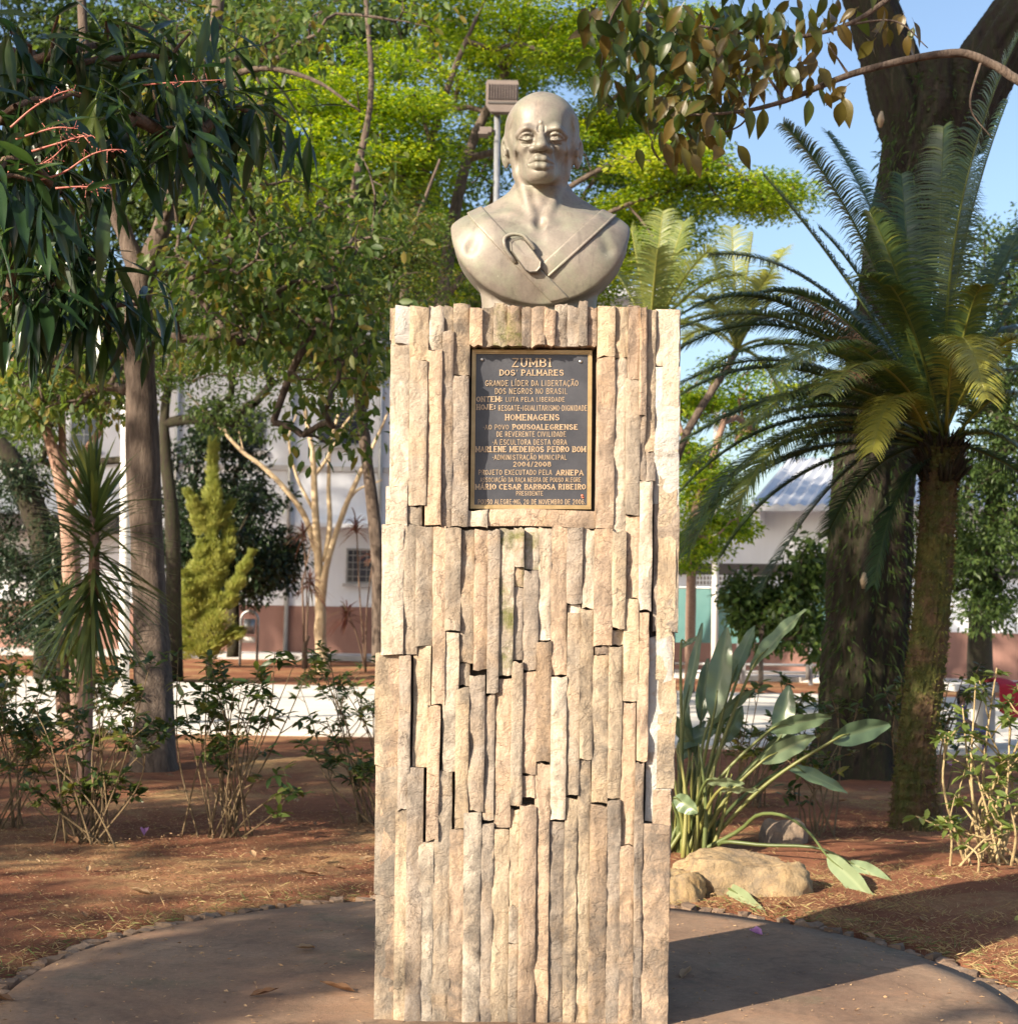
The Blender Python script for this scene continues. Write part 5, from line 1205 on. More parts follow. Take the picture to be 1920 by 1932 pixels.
tree('young_tree', 'small dark-leaved tree before the teal glass screen', 'tree', gnd(1435, 1300),
     [([gnd(1435, 1300), at(1435, 1230, 17), at(1438, 1150, 17), at(1450, 1080, 17)], [.035, .03, .026, .016])],
     [(1450, 1140, 80, 75, 17, .5, 46), (1400, 1130, 40, 50, 17, .3, 12), (1490, 1190, 50, 45, 17, .4, 16), (1530, 1090, 50, 100, 17, .4, 24), (1540, 1200, 30, 60, 17, .3, 10)],
     None, M['green'], M['bark_grey'], 65, n_leaf=46, spread=.20, flat=.8, size=(.095, .045), droop=.35, kind8=True, r0=.004)

def flush_extra(parent, mat):
    g = G()
    for me, m4 in EXTRA.get(parent.name, []):
        V = np.empty(len(me.vertices)*3, np.float32); me.vertices.foreach_get('co', V); V = V.reshape(-1, 3)@np.array(m4.to_3x3()).T+np.array(m4.translation)
        Q = np.empty(len(me.loops), np.int32); me.loops.foreach_get('vertex_index', Q); g.add(V, Q.reshape(-1, 4), var=random.uniform(.2, .8))
    if g.n:
        o = g.obj('leaves', mat, None); o.parent = parent; o['kind'] = 'stuff'
# ------------------------------------------------------------------ leafy bough over the top right corner (big single leaves)
def leaf_mesh_variants(name, L, W, k, seed, droop=.2, fold=.16, nseg=7, wave=.03, prof=.75):
    out = []
    for q in range(k):
        r = np.random.default_rng(seed+q); t = np.linspace(0, 1, nseg+1); w = W*np.sin(PI*np.clip(t**prof, .02, .99))*r.uniform(.9, 1.1)
        bend = -droop*r.uniform(.5, 1.4)*L*t*t; side = r.normal(0, .05)*L*t*t
        rows = []
        for i, u in enumerate(t):
            wv = wave*L*math.sin(u*14+q)
            for s in (-1, -.5, 0, .5, 1): rows.append([s*w[i]/2+side[i], u*L, bend[i]+abs(s)*w[i]*fold+(wv*.3*abs(s)*(1 if s > 0 else -1))])
        V = np.array(rows); idx = np.arange(len(V)).reshape(nseg+1, 5)
        Q = np.stack([idx[:-1, :-1], idx[:-1, 1:], idx[1:, 1:], idx[1:, :-1]], -1).reshape(-1, 4)
        n0 = len(V); V = np.vstack([V, [[-.0012, -.18*L, .0], [.0012, -.18*L, .0], [.0012, .0, .0], [-.0012, 0, 0]]]); Q = np.vstack([Q, [[n0, n0+1, n0+2, n0+3]]])
        var = np.full(len(V), .5); var[:n0][np.arange(n0) % 5 == 2] = .72
        out.append(mesh_np(name, V, Q, True, var))
    return out
LEAFN = {}; EXTRA = {}
def place_leaf(me, mat, parent, pos, d, up, scale, name='leaf'):
    LEAFN[parent.name] = LEAFN.get(parent.name, 0)+1
    o = bpy.data.objects.new(name, me); COL.objects.link(o)
    if not me.materials: me.materials.append(mat)
    y = Vector(d).normalized(); x = y.cross(Vector(up)).normalized(); z = x.cross(y)
    R = Matrix((x, y, z)).transposed().to_4x4()
    if LEAFN[parent.name] > 295:
        bpy.data.objects.remove(o); EXTRA.setdefault(parent.name, []).append((me, (Matrix.Translation(Vector(pos)-Vector(parent.location)) @ R @ Matrix.Scale(scale, 4)))); return None
    o.parent = parent
    o.matrix_basis = Matrix.Translation(Vector(pos)-Vector(parent.location)) @ R @ Matrix.Scale(scale, 4); return o
def overhead():
    r = random.Random(71); rn = np.random.default_rng(71); Y = 6.2
    base = Vector((5.6, 7.2, 0)); root = empty('broadleaf_tree', base, 'broad-leaved tree reaching in from the right with brown-green leaves over the top right corner', 'tree')
    g = G(); g.tube([base, base+Vector((-.05, 0, 2.4)), base+Vector((-.2, -.1, 4.6))], [.16, .13, .10], 12); g.obj('trunk', M['bark_grey'], root)
    br = [([base+Vector((-.1, -.05, 3.0)), at(2350, 260, Y+.3), at(1990, 180, Y), at(1870, 120, Y), at(1790, 100, Y), at(1620, 135, Y), at(1480, 190, Y), at(1380, 212, Y-.1), at(1240, 218, Y-.1)], [.05, .034, .021, .019, .018, .015, .011, .007, .003]),
          ([base+Vector((-.2, -.1, 4.3)), at(2300, -300, Y), at(1900, -160, Y), at(1700, -20, Y), at(1600, 45, Y), at(1480, 70, Y), at(1330, 50, Y), at(1200, 20, Y)], [.05, .03, .02, .012, .010, .008, .006, .003]),
          ([base+Vector((-.2, -.1, 4.5)), at(2200, -420, Y-.2), at(1700, -300, Y-.2), at(1400, -180, Y-.2), at(1250, -60, Y-.2), at(1190, 60, Y-.2)], [.05, .03, .02, .014, .009, .004]),
          ([at(1480, 190, Y), at(1430, 120, Y), at(1400, 90, Y)], [.007, .005, .002]), ([at(1600, 140, Y), at(1580, 110, Y), at(1560, 80, Y)], [.006, .004, .002]), ([at(1300, 40, Y), at(1290, 120, Y), at(1250, 170, Y)], [.005, .004, .002]),
          ([at(1600, 45, Y), at(1690, 40, Y), at(1750, 90, Y)], [.006, .004, .002]), ([at(1850, 115, Y), at(1830, 200, Y), at(1870, 260, Y)], [.006, .004, .002]), ([at(1420, 205, Y), at(1390, 240, Y-.05), at(1320, 260, Y-.1)], [.005, .004, .002]),
          ([at(1200, -40, Y-.2), at(1150, 40, Y-.2), at(1130, 150, Y-.1)], [.006, .004, .002])]
    for p, rad in br:
        g = G(); m = 5*len(p); g.tube(smooth_path(p, m), np.interp(np.linspace(0, 1, m), np.linspace(0, 1, len(rad)), rad), 8, jit=.05, rng=rn); g.obj('branch', M['bark_grey'], root)
    me = leaf_mesh_variants('leaf', .10, .046, 6, 700, droop=.25, fold=.12)
    areas = [(1180, 40, 70, 60, 34), (1260, 60, 90, 70, 44), (1370, 40, 90, 60, 38), (1460, 60, 70, 60, 26), (1210, 150, 80, 70, 40), (1300, 190, 90, 60, 40), (1400, 150, 70, 60, 26), (1290, 250, 80, 35, 20), (1500, 110, 60, 50, 18), (1540, 30, 60, 40, 16),
             (1560, 160, 50, 25, 8), (1660, 30, 50, 40, 10), (1340, 110, 80, 60, 24), (1720, 60, 20, 40, 4), (1130, 30, 30, 50, 8)]
    for cx, cy, rx, ry, n in areas:
        for _ in range(int(n*1.35)):
            px, py = cx+r.gauss(0, .55)*rx, cy+r.gauss(0, .55)*ry; p = at(px, py, Y+r.uniform(-.35, .35))
            d = Vector((r.gauss(0, .5), r.gauss(0, .5), -r.uniform(.35, 1.3))); place_leaf(me[r.randrange(6)], M['blotch'], root, p, d, (r.gauss(0, .5), -1+r.gauss(0, .5), r.gauss(.3, .4)), r.uniform(.7, 1.25))
    flush_extra(root, M['blotch'])
overhead()

# ------------------------------------------------------------------ mango tree, left foreground
def mango():
    r = random.Random(81); rn = np.random.default_rng(81); base = Vector((-4.3, 6.4, 0))
    root = empty('mango_tree', base, 'mango tree at the left edge with long dark drooping leaves and pink flower stalks', 'tree')
    g = G(); g.tube(smooth_path([base-Vector((0, 0, .1)), base+Vector((0, 0, 1.2)), base+Vector((.1, -.1, 2.4)), base+Vector((.1, -.1, 4.2))], 14), np.linspace(.2, .10, 14), 14, jit=.04, rng=rn); g.obj('trunk', M['bark_grey'], root)
    me = leaf_mesh_variants('leaf', .215, .040, 6, 800, droop=.22, fold=.14, nseg=9, prof=.85)
    A = [(60, 130, 5.2, 12), (150, 120, 5.4, 13), (230, 110, 5.5, 13), (320, 110, 5.6, 13), (410, 190, 5.7, 10), (470, 210, 5.8, 9), (20, 60, 5.0, 10), (110, 30, 5.3, 10), (360, 60, 5.6, 9), (200, 40, 5.6, 8), (290, 170, 5.4, 14), (370, 180, 5.5, 12),
         (100, 190, 5.0, 13), (180, 190, 5.1, 13), (250, 220, 5.3, 12), (30, 200, 4.9, 12), (330, 240, 5.3, 11), (420, 150, 5.6, 8), (500, 200, 5.9, 6),
         (10, 300, 4.4, 12), (60, 340, 4.4, 12), (-20, 380, 4.3, 10), (70, 300, 4.5, 9), (110, 360, 4.6, 8),
         (30, 430, 5.0, 12), (100, 440, 5.1, 12), (160, 400, 5.2, 9), (20, 540, 5.1, 12), (100, 540, 5.1, 11), (180, 490, 5.2, 7), (250, 560, 5.3, 8), (200, 580, 5.3, 9), (50, 600, 5.2, 8), (150, 570, 5.3, 8), (0, 230, 5.0, 9), (400, 230, 5.6, 7), (140, 270, 5.2, 12), (60, 260, 5.2, 12), (200, 300, 5.3, 9), (280, 580, 5.4, 5), (120, 500, 5.2, 10), (60, 480, 5.3, 10), (20, 150, 5.3, 9), (280, 60, 5.7, 6), (440, 260, 5.7, 6), (360, 290, 5.5, 7), (540, 230, 5.9, 4)]
    hubs = []
    for (px, py, Y, n) in A:
        c = at(px, py, Y); hubs.append(np.array(tuple(c)))
        for k in range(int(n*1.75)):
            a = r.uniform(0, 2*PI); e = r.uniform(-1.5, -.35) if r.random() < .85 else r.uniform(-.2, .6)
            d = Vector((math.cos(a)*math.cos(e), math.sin(a)*math.cos(e), math.sin(e)))
            place_leaf(me[r.randrange(6)], M['mango'], root, c+d*.03+Vector((r.gauss(0, .055), r.gauss(0, .07), r.gauss(0, .045))), d, (r.gauss(0, .3)+math.cos(a)*.3, r.gauss(0, .3)+math.sin(a)*.3-.3, 1), r.uniform(.75, 1.2))
    flush_extra(root, M['mango'])
    nodes = [base+Vector((.1, -.1, z)) for z in (1.5, 1.9, 2.3, 2.8, 3.2)]+[at(-350, 200, 5.6), at(-180, 180, 5.4), at(-200, 450, 5.2), at(-100, 60, 5.3), at(60, 110, 5.5), at(200, 80, 5.7)]
    pos, par, cnt = connect(nodes, hubs, rn); g = G(); limb_mesh(g, pos, par, cnt, .005, .5, 6, .05); g.tube([nodes[2], at(-350, 200, 5.6)], [.06, .04], 7); g.tube([at(-350, 200, 5.6), at(-180, 180, 5.4), at(-100, 60, 5.3), at(60, 110, 5.5), at(200, 80, 5.7)], [.04, .035, .03, .02, .012], 7); g.tube([nodes[0], at(-200, 450, 5.2)], [.05, .02], 7)
    b = g.obj('branches', M['twig'], root); b['kind'] = 'stuff'
    # rest of the crown up and out of sight (casts its shade)
    T = rn.uniform([-5.6, 4.8, 2.9], [-2.9, 8.0, 5.2], (70, 3)); T = T[np.linalg.norm((T-[-4.2, 6.3, 3.8])/[1.5, 1.8, 1.4], axis=1) < 1]
    P, U, k = clump_points(T, 16, .22, rn, 1); D = U*.5+[0, 0, -.8]+rn.normal(0, .3, U.shape)
    o = leaf_obj('foliage', P, D, rn.uniform(.15, .24, len(P)), rn.uniform(.035, .045, len(P)), M['mango'], root, rn, kind8=True); o['kind'] = 'stuff'
    M['pink'] = mat_noise('pink_stalk', [(.35, .08, .07), (.50, .22, .16)], 40, .5, 0)
    for pts in ([(20, 240), (60, 205), (105, 178), (140, 168)], [(30, 262), (75, 248), (110, 240), (140, 242)], [(60, 285), (110, 270), (150, 258), (175, 256)], [(15, 325), (60, 315), (95, 300), (125, 272)], [(65, 342), (120, 325), (165, 295), (200, 283), (230, 282)], [(105, 355), (150, 352), (210, 355)], [(270, 160), (330, 155), (420, 150)]):
        g = G(); p = smooth_path([at(x, y, 4.45 if pts[0][0] < 200 else 5.3) for x, y in pts], 14); g.tube(p, np.linspace(.0035, .0014, 14), 6)
        for q in p[6:]:
            for _ in range(2):
                d = rn.normal(0, .012, 3); g.tube([q, q+d], [.0012, .0006], 4)
                g.tube([q+d, q+d*1.15], [.0022, .001], 4)
        g.obj('flower_stalk', M['pink'], root)
mango()
# ------------------------------------------------------------------ buildings, screens, poles
M['white_wall'] = mat_noise('white_painted_wall', [(.76, .80, .86), (.80, .83, .88)], 1.2, .8, .12, .01, 30)
M['brown_wall'] = mat_noise('brown_painted_dado', [(.27, .145, .115), (.32, .175, .14)], 1.5, .8, .12, .01, 30)
def stain(m, amt):
    nt = m.node_tree; b = nt.nodes['Principled BSDF']; src = b.inputs['Base Color'].links[0].from_socket; co = N(nt, 'ShaderNodeTexCoord').outputs['Object']
    c = mix(nt, src, ramp(nt, noise(nt, co, 1.1, 8, .7, .2, sc3=(1, 1, .18)), [(.35, 1-amt), (.6, 1.0)]).outputs[0], 1.0, 'MULTIPLY'); nt.links.new(c, b.inputs['Base Color'])
stain(M['white_wall'], .12); stain(M['brown_wall'], .35)
M['glass'] = mat_noise('dark_window_glass', [(.03, .035, .05), (.06, .07, .10)], 3, .08, 0, spec=.8)
M['alu'] = mat_noise('grey_metal_frame', [(.32, .33, .34), (.42, .43, .44)], 8, .4, 0, metal=.6)
M['roof'] = mat_noise('pale_metal_roof', [(.50, .52, .56), (.58, .60, .63)], 2, .5, .1, .01, 20, metal=.2)
M['shade_grey'] = mat_noise('dark_grey_beam', [(.07, .065, .06), (.11, .10, .095)], 2, .8, 0)
def wall_frame(pA, pB):
    d = (pB-pA); d.z = 0; L = d.length; d.normalize(); n = Vector((d.y, -d.x, 0))      # n points to the camera side
    ang = math.atan2(d.y, d.x)
    def q(s, off, z): return pA+d*s+n*off+Vector((0, 0, z))
    return d, n, L, ang, q
def hit(px, py, pA, n):
    r_ = ray(px, py); t = (pA.dot(n)-Vector((0, 0, CAM_H)).dot(n))/r_.dot(n); return Vector((0, 0, CAM_H))+r_*t
def building_left():
    pB = gnd(720, 1243); pA = gnd(-1300, 1208); pA.z = pB.z = 0
    pB = pB+(pB-pA).normalized()*5.5
    d, n, L, ang, q = wall_frame(pA, pB)
    root = empty('white_building', q(L/2, 0, 0), 'long two-storey white building with a brown painted base at the left', 'building')
    def bx(name, s0, s1, z0, z1, off, th, mat, par=root):
        g = G(); c = q((s0+s1)/2, off-th/2, (z0+z1)/2); g.box(tuple(c), (s1-s0, th, z1-z0), ang); return g.obj(name, mat, par, False)
    S_ = lambda px, py: (hit(px, py, pA, n)-pA).dot(d)
    Z_ = lambda px, py: hit(px, py, pA, n).z
    zd = Z_(500, 1142)
    bx('wall', 0, L, zd, 7.6, 0, .3, M['white_wall']); bx('dado', 0, L, -.1, zd, .01, .32, M['brown_wall'])
    bx('roof', -.3, L+.3, 7.6, 7.8, .5, 9, M['roof'])
    bx('back_wall', 0, L, -.1, 7.6, -8.6, .3, M['white_wall']); bx('end_wall', L-.3, L, -.1, 7.6, -.31, 8.2, M['white_wall'])
    # windows: real recesses read from the picture
    def win(x0, y0, x1, y1, cols, rows, tilt=False, bars=True):
        s0, s1 = sorted((S_(x0, y1), S_(x1, y1))); z0, z1 = Z_((x0+x1)/2, y1), Z_((x0+x1)/2, y0)
        f = empty('window', (0, 0, 0)); f.parent = root; f.location = -Vector(root.location)
        def fb(name, a, b_, c, e, off, th, mat):
            g = G(); cc = q((a+b_)/2, off-th/2, (c+e)/2); g.box(tuple(cc), (b_-a, th, e-c), ang); o = g.obj(name, mat, None, False); o.parent = f; return o
        fb('pane', s0+.03, s1-.03, z0+.03, z1-.03, .006, .02, M['glass'])
        for a, b_, c, e in ((s0, s1, z0, z0+.04), (s0, s1, z1-.04, z1), (s0, s0+.04, z0+.0405, z1-.0405), (s1-.04, s1, z0+.0405, z1-.0405)): fb('frame', a, b_, c, e, .03, .06, M['alu'])
        fb('sill', s0-.06, s1+.06, z0-.07, z0-.005, .09, .09, M['kerb'])
        for i in range(1, cols): x = s0+(s1-s0)*i/cols; fb('bar', x-.008, x+.008, z0+.04, z1-.04, .018, .012, M['alu'])
        for i in range(1, rows): zz = z0+(z1-z0)*i/rows; fb('bar', s0+.04, s1-.04, zz-.008, zz+.008, .024, .012, M['alu'])
    win(652, 1035, 704, 1101, 4, 5); 
    win(20, 1045, 150, 1100, 2, 6); win(245, 790, 300, 880, 2, 3); win(130, 760, 185, 850, 2, 3); win(440, 775, 500, 850, 2, 3); win(600, 770, 690, 840, 3, 3); win(-60, 780, 40, 860, 3, 3)
    # horizontal canopy slab over the ground-floor opening at the left
    s0, s1 = S_(-120, 1000), S_(235, 1000); bx('canopy', s0, s1, Z_(100, 1005), Z_(100, 975), .9, .9, M['shade_grey'])
    bx('canopy', S_(560, 1000), S_(720, 1000), Z_(640, 997), Z_(640, 990), .5, .5, M['white_wall'])
    for px in (330, 545, 715): sx = S_(px, 1000); g = G(); g.tube([q(sx, .07, .1), q(sx, .07, 7.5)], .05, 8); g.obj('downpipe', M['alu'], root)
    bx('string_course', 0, L, 3.85, 3.95, .05, .05, M['kerb'])
    ap = bx('pavement', -1, L+2, -.08, .10, 1.5, 1.5, M['kerb'], None); ap.location = (0, 0, 0); tag(ap, kind='structure')
building_left()
def building_right():
    Y = 26.0; pA = at(1150, 1200, 27.5); pA.z = 0; pB = at(2150, 1200, 24.6); pB.z = 0
    d, n, L, ang, q = wall_frame(pA, pB)
    root = empty('low_white_building', q(L/2, 0, 0), 'low white building with a pale metal roof and brown base at the right', 'building')
    S_ = lambda px, py: (hit(px, py, pA, n)-pA).dot(d); Z_ = lambda px, py: hit(px, py, pA, n).z
    def bx(name, s0, s1, z0, z1, off, th, mat, par=root):
        g = G(); c = q((s0+s1)/2, off-th/2, (z0+z1)/2); g.box(tuple(c), (s1-s0, th, z1-z0), ang); o = g.obj(name, mat, None, False); o.parent = par
        if par is root: o.location = -Vector(root.location)
        return o
    zd = Z_(1850, 1194); ze = Z_(1500, 958); zb0, zb1 = Z_(1450, 1086), Z_(1450, 1064)
    bx('wall', 0, L, zb1, ze, 0, .3, M['white_wall']); bx('beam', 0, L, zb0, zb1, .02, .34, M['shade_grey'])
    bx('wall', 0, L, zd, zb0, -.02, .26, M['white_wall']); bx('dado', 0, L, -.1, zd-.002, 0, .3, M['brown_wall']); bx('back_wall', 0, L, -.1, ze, -7, .3, M['white_wall'])
    bx('end_wall', -.3, 0, -.1, ze, 0, 7, M['white_wall']); bx('bracket', S_(1432, 950), S_(1444, 950), ze-.32, ze, .55, .55, M['white_wall'])
    # ribbed roof, slopes up and away
    g = G(); s0, s1 = S_(1425, 950), L+.5; m = 70; z1r = ze+1.2
    V = []; 
    for i in range(m+1):
        s = s0+(s1-s0)*i/m; dz = .05 if i % 2 else 0
        for (off, z) in ((.7, ze-.02+dz), (-3.6, z1r+dz)): V.append(tuple(q(s, off, z)))
        V.append(tuple(q(s, .7, ze-.10))); V.append(tuple(q(s, -3.6, z1r-.1)))
    Q = []
    for i in range(m): k = 4*i; Q += [[k, k+4, k+5, k+1], [k+2, k+6, k+4, k], [k+2, k+3, k+7, k+6], [k+1, k+5, k+7, k+3]]
    g.add(V, Q); o = g.obj('roof', M['roof'], None, False); o.parent = root; o.location = -Vector(root.location)
    def win(x0, y0, x1, y1, cols, rows):
        s0, s1 = S_(x0, y1), S_(x1, y1); z0, z1 = Z_((x0+x1)/2, y1), Z_((x0+x1)/2, y0)
        f = empty('window', (0, 0, 0)); f.parent = root; f.location = -Vector(root.location)
        def fb(name, a, b_, c, e, off, th, mat):
            g = G(); cc = q((a+b_)/2, off-th/2, (c+e)/2); g.box(tuple(cc), (b_-a, th, e-c), ang); o = g.obj(name, mat, None, False); o.parent = f
        fb('pane', s0, s1, z0, z1, -.01, .02, M['glass'])
        for i in range(cols+1): x = s0+(s1-s0)*i/cols; fb('bar', x-.011, x+.011, z0, z1, .012, .02, M['white_wall'])
        for i in range(rows+1): zz = z0+(z1-z0)*i/rows; fb('bar', s0, s1, zz-.011, zz+.011, .018, .012, M['white_wall'])
    win(1313, 1086, 1345, 1104, 5, 2); win(1355, 1087, 1390, 1105, 5, 2); win(1812, 1128, 1892, 1152, 6, 2); win(1500, 1090, 1540, 1108, 4, 2)
    ap = bx('pavement', -1, L+2, -.08, .08, 1.6, 1.6, M['kerb'], None); tag(ap, kind='structure')
building_right()
def glass_screen():
    Y = 21.5
    m, nt, b = node_mat('teal_glass'); co = N(nt, 'ShaderNodeTexCoord').outputs['Object']
    nt.links.new(ramp(nt, noise(nt, co, .8, 4), [(.35, (.10, .24, .24)), (.65, (.16, .32, .31))]).outputs[0], b.inputs['Base Color'])
    b.inputs['Roughness'].default_value = .12; b.inputs['Alpha'].default_value = .82; M['teal'] = m
    root = empty('glass_screen', gnd(1400, 1290), 'teal glass screen on grey posts with a low rail in front of the right building', 'screen'); Y = root.location.y
    for x0, x1 in ((1270, 1412), (1416, 1560)):
        a, b_ = at(x0, 1110, Y), at(x1, 1110, Y); c = at(x0, 1212, Y); g = G(); g.box(((a.x+b_.x)/2, Y, (a.z+c.z)/2), (b_.x-a.x, .012, a.z-c.z)); g.obj('glass_panel', M['teal'], root, False)
    for x in (1268, 1395, 1404, 1530, 1620): a = at(x, 1075, Y) if x in (1395, 1404) else at(x, 1108, Y); g = G(); g.box((a.x, Y, a.z/2), (.06, .06, a.z)); g.obj('post', M['alu'], root, False)
    for y in (1108, 1252, 1266): a, b_ = at(1262, y, Y), at(1640, y+5, Y); g = G(); g.tube([a, b_], .022, 8); g.obj('rail', M['alu'], root)
    for x in (1390, 1523): a, b_ = at(x, 1258, Y-.1), at(x+1, 1283, Y-.1); g = G(); g.tube([a, b_], .035, 8); g.obj('foot', M['shade_grey'], root)
glass_screen()
M['shade_box'] = mat_noise('brown_grey_housing', [(.15, .12, .105), (.20, .165, .145)], 9, .6, .1)
M['pole_white'] = mat_noise('white_painted_pole', [(.70, .69, .66), (.78, .77, .74)], 3, .5, .05)
def pole(name, label, px0, py0, px1, py1, r, mat, Y=None):
    b = gnd(px0, py0) if Y is None else at(px0, py0, Y); Y = b.y; root = empty(name, b, label, 'pole'); t = at(px1, py1, Y)
    g = G(); g.tube([b, b.lerp(t, .5), t], [r, r*.97, r*.93], 20); g.obj('shaft', mat, root)
    g = G(); g.tube([b, b+Vector((0, 0, .02))], r*1.9, 16); g.obj('base_plate', mat, root); return root, t
pole('street_lamp', 'bright white sunlit pole beside the grey-brown forked trunk', 233, 1330, 240, 560, .058, M['pole_white'])
rt, t = pole('street_lamp', 'slim pale lamp pole in front of the teal glass screen', 1347, 1300, 1352, 760, .05, M['pole_white'])
def floodlight():
    Y = 12.5; b = Vector((at(941, 400, Y).x, Y, 0)); root = empty('floodlight_pole', b, 'metal floodlight pole rising behind the head of the bust', 'lamp')
    t = at(938, 214, Y); g = G(); b2 = b.copy(); g.tube([b, (b.x, Y, t.z*.5), t], [.034, .03, .026], 16); g.tube([t, t+Vector((0, 0, .04))], [.026, .004], 12); g.obj('shaft', M['alu'], root)
    # small side arm
    g = G(); a = at(916, 247, Y); g.box(tuple(a), (.10, .10, .045)); g.box(tuple(a+Vector((-.02, 0, -.03))), (.08, .12, .02)); g.tube([a, at(938, 245, Y)], .014, 8); g.obj('junction_box', M['shade_box'], root, False)
    c = at(947, 185, Y-.05); w, h, dp = at(978, 185, Y).x-at(917, 185, Y).x, at(947, 155, Y).z-at(947, 214, Y).z, .12
    g = G(); P = []
    prof = [(-.5, .42), (-.46, .5), (.46, .5), (.5, .42), (.5, -.30), (.34, -.5), (-.34, -.5), (-.5, -.30)]
    for y, s in ((-dp/2, 1), (dp/2, .9)): P += [[c.x+u*w*s, c.y+y, c.z+v*h*s] for u, v in prof]
    n = 8; g.add(P, [[i, (i+1) % n, n+(i+1) % n, n+i] for i in range(n)]+[[0, 1, 2, 3], [0, 3, 4, 7], [7, 4, 5, 6], [n+3, n+2, n+1, n], [n+7, n+4, n+3, n], [n+6, n+5, n+4, n+7]]); g.obj('housing', M['shade_box'], root, False)
    for k in range(11): g = G(); x = c.x-w*.42+w*.84*k/10; g.box((x, c.y-dp/2-.008, c.z+h*.14), (.006, .014, h*.5)); g.obj('cooling_fin', M['shade_box'], root, False)
    for k in range(13): g = G(); x = c.x-w*.46+w*.92*k/12; g.tube([(x, c.y, c.z+h*.5), (x, c.y, c.z+h*.5+.03)], [.003, .001], 4); g.obj('bird_spike', M['alu'], root)
    g = G(); g.box((c.x, c.y-dp/2-.004, c.z-h*.22), (w*.86, .008, h*.06)); g.obj('ledge', M['shade_grey'], root, False)
    g = G(); g.tube([c+Vector((-.03, .02, -h*.45)), t], .02, 8); g.obj('bracket', M['alu'], root)
floodlight()
def bin_stand():
    b = gnd(469, 1251); Y = 27.0; b = at(470, 1226, Y); b.z = 0; Y = b.y; root = empty('litter_bin', b, 'small metal litter bin hung in a rounded hoop stand by the brown wall', 'bin')
    g = G(); z0 = 0; x0, x1 = at(454, 1200, Y).x, at(486, 1200, Y).x; zt = at(470, 1153, Y).z; rr = (x1-x0)/2; xc = (x0+x1)/2
    pts = [(x0, Y, .0), (x0, Y, zt-rr)]+[(xc-rr*math.cos(a), Y, zt-rr+rr*math.sin(a)) for a in np.linspace(.2, PI-.2, 9)]+[(x1, Y, zt-rr), (x1, Y, 0)]
    g.tube(pts, .024, 8); g.obj('hoop', M['alu'], root)
    g = G(); g.tube([(xc, Y, at(470, 1196, Y).z), (xc, Y, at(470, 1168, Y).z)], [rr*.62, rr*.70], 14); g.obj('bucket', M['alu'], root)
    g = G(); g.box((xc, Y-.02, at(470, 1207, Y).z), (rr*1.5, .02, .10)); g.obj('sign', M['pole_white'], root, False)
bin_stand()

# ------------------------------------------------------------------ shrubs
M['shrub'] = mat_leaf('shrub_leaf', [(.03, .058, .02), (.055, .095, .028), (.10, .14, .035), (.20, .18, .04)], trans=.35, rough=.4)
M['shrub_lit'] = mat_leaf('sunlit_shrub_leaf', [(.07, .11, .03), (.13, .18, .045), (.20, .24, .06)], trans=.35, rough=.45)  # lighter copy of the shrub leaf, sunlight put into the colour
M['stem_green'] = bark('shrub_stem', [(.14, .10, .06), (.24, .17, .09)])
M['stem_pale'] = bark('pale_shrub_stem', [(.36, .27, .14), (.50, .38, .20)])
def shrub(base, tips, label, seed, mat='shrub', stem='stem_green', per=12, leaf=(.070, .026), sr=.0055, group=None, mid=.5, cat='shrub'):
    """woody stems fanning from the base, each fork ending in a whorl of leaves"""
    r = np.random.default_rng(seed); root = empty('shrub', base, label, cat, group); Y = base.y
    g = G(); P = []; D = []; L = []; v = []
    for (tx, ty, dy) in tips:
        t = at(tx, ty, Y+dy); b = base+Vector((r.normal(0, .07), r.normal(0, .05), -.02))
        m1 = b.lerp(t, r.uniform(.35, .6))+Vector((r.normal(0, .05), r.normal(0, .05), r.uniform(0, .07))); path = smooth_path([b, m1, t], 12); g.tube(path, np.linspace(sr, sr*.35, 12), 6, jit=.06, rng=r)
        ends = [(path[-1], path[-1]-path[-3])]
        for _ in range(r.integers(1, 5)):
            i = r.integers(6, 11); q = path[i]; d = nrm(path[i]-path[i-1])+r.normal(0, .55, 3); d[2] = abs(d[2])*.8+.1; ln = r.uniform(.05, .17); e = q+nrm(d)*ln
            g.tube([q, (q+e)/2+r.normal(0, .008, 3), e], [sr*.5, sr*.4, sr*.25], 4); ends.append((e, e-q))
        for e, dr in ends:
            k = int(per*r.uniform(.5, 1.2)); dr = nrm(np.array(dr)); vv = r.uniform(.15, .8)
            a = r.uniform(0, 2*PI, k); el = r.uniform(-.5, .75, k)
            for q in range(k):
                P.append(e-dr*r.uniform(0, .05)); D.append((math.cos(a[q])*math.cos(el[q])+dr[0]*.3, math.sin(a[q])*math.cos(el[q])+dr[1]*.3, math.sin(el[q])+.15)); L.append(leaf[0]*r.uniform(.55, 1.2)); v.append(np.clip(vv+r.normal(0, .15), 0, 1))
    g.obj('stems', M[stem], root)
    P = np.array(P); L = np.array(L); o = leaf_obj('foliage', P, np.array(D), L, L*leaf[1]/leaf[0], M[mat], root, r, kind8=True, var=np.array(v), droop=0) if False else leaf_obj('foliage', P, np.array(D), L, L*leaf[1]/leaf[0], M[mat], root, r, kind8=True, var=np.array(v), curl=.25)
    o['kind'] = 'stuff'; return root
def rt_(xs, ys, n, r, dy=.3): return [(r.uniform(*xs), r.uniform(*ys), r.uniform(-dy, dy)) for _ in range(n)]
rr = random.Random(3)
b = gnd(160, 1592)
shrub(b, rt_((-30, 330), (1225, 1400), 24, rr)+rt_((60, 260), (1440, 1520), 12, rr, .15), 'leafy shrub with thin stems and low bright leaves at the left', 101, leaf=(.060, .027))
b = gnd(430, 1582)
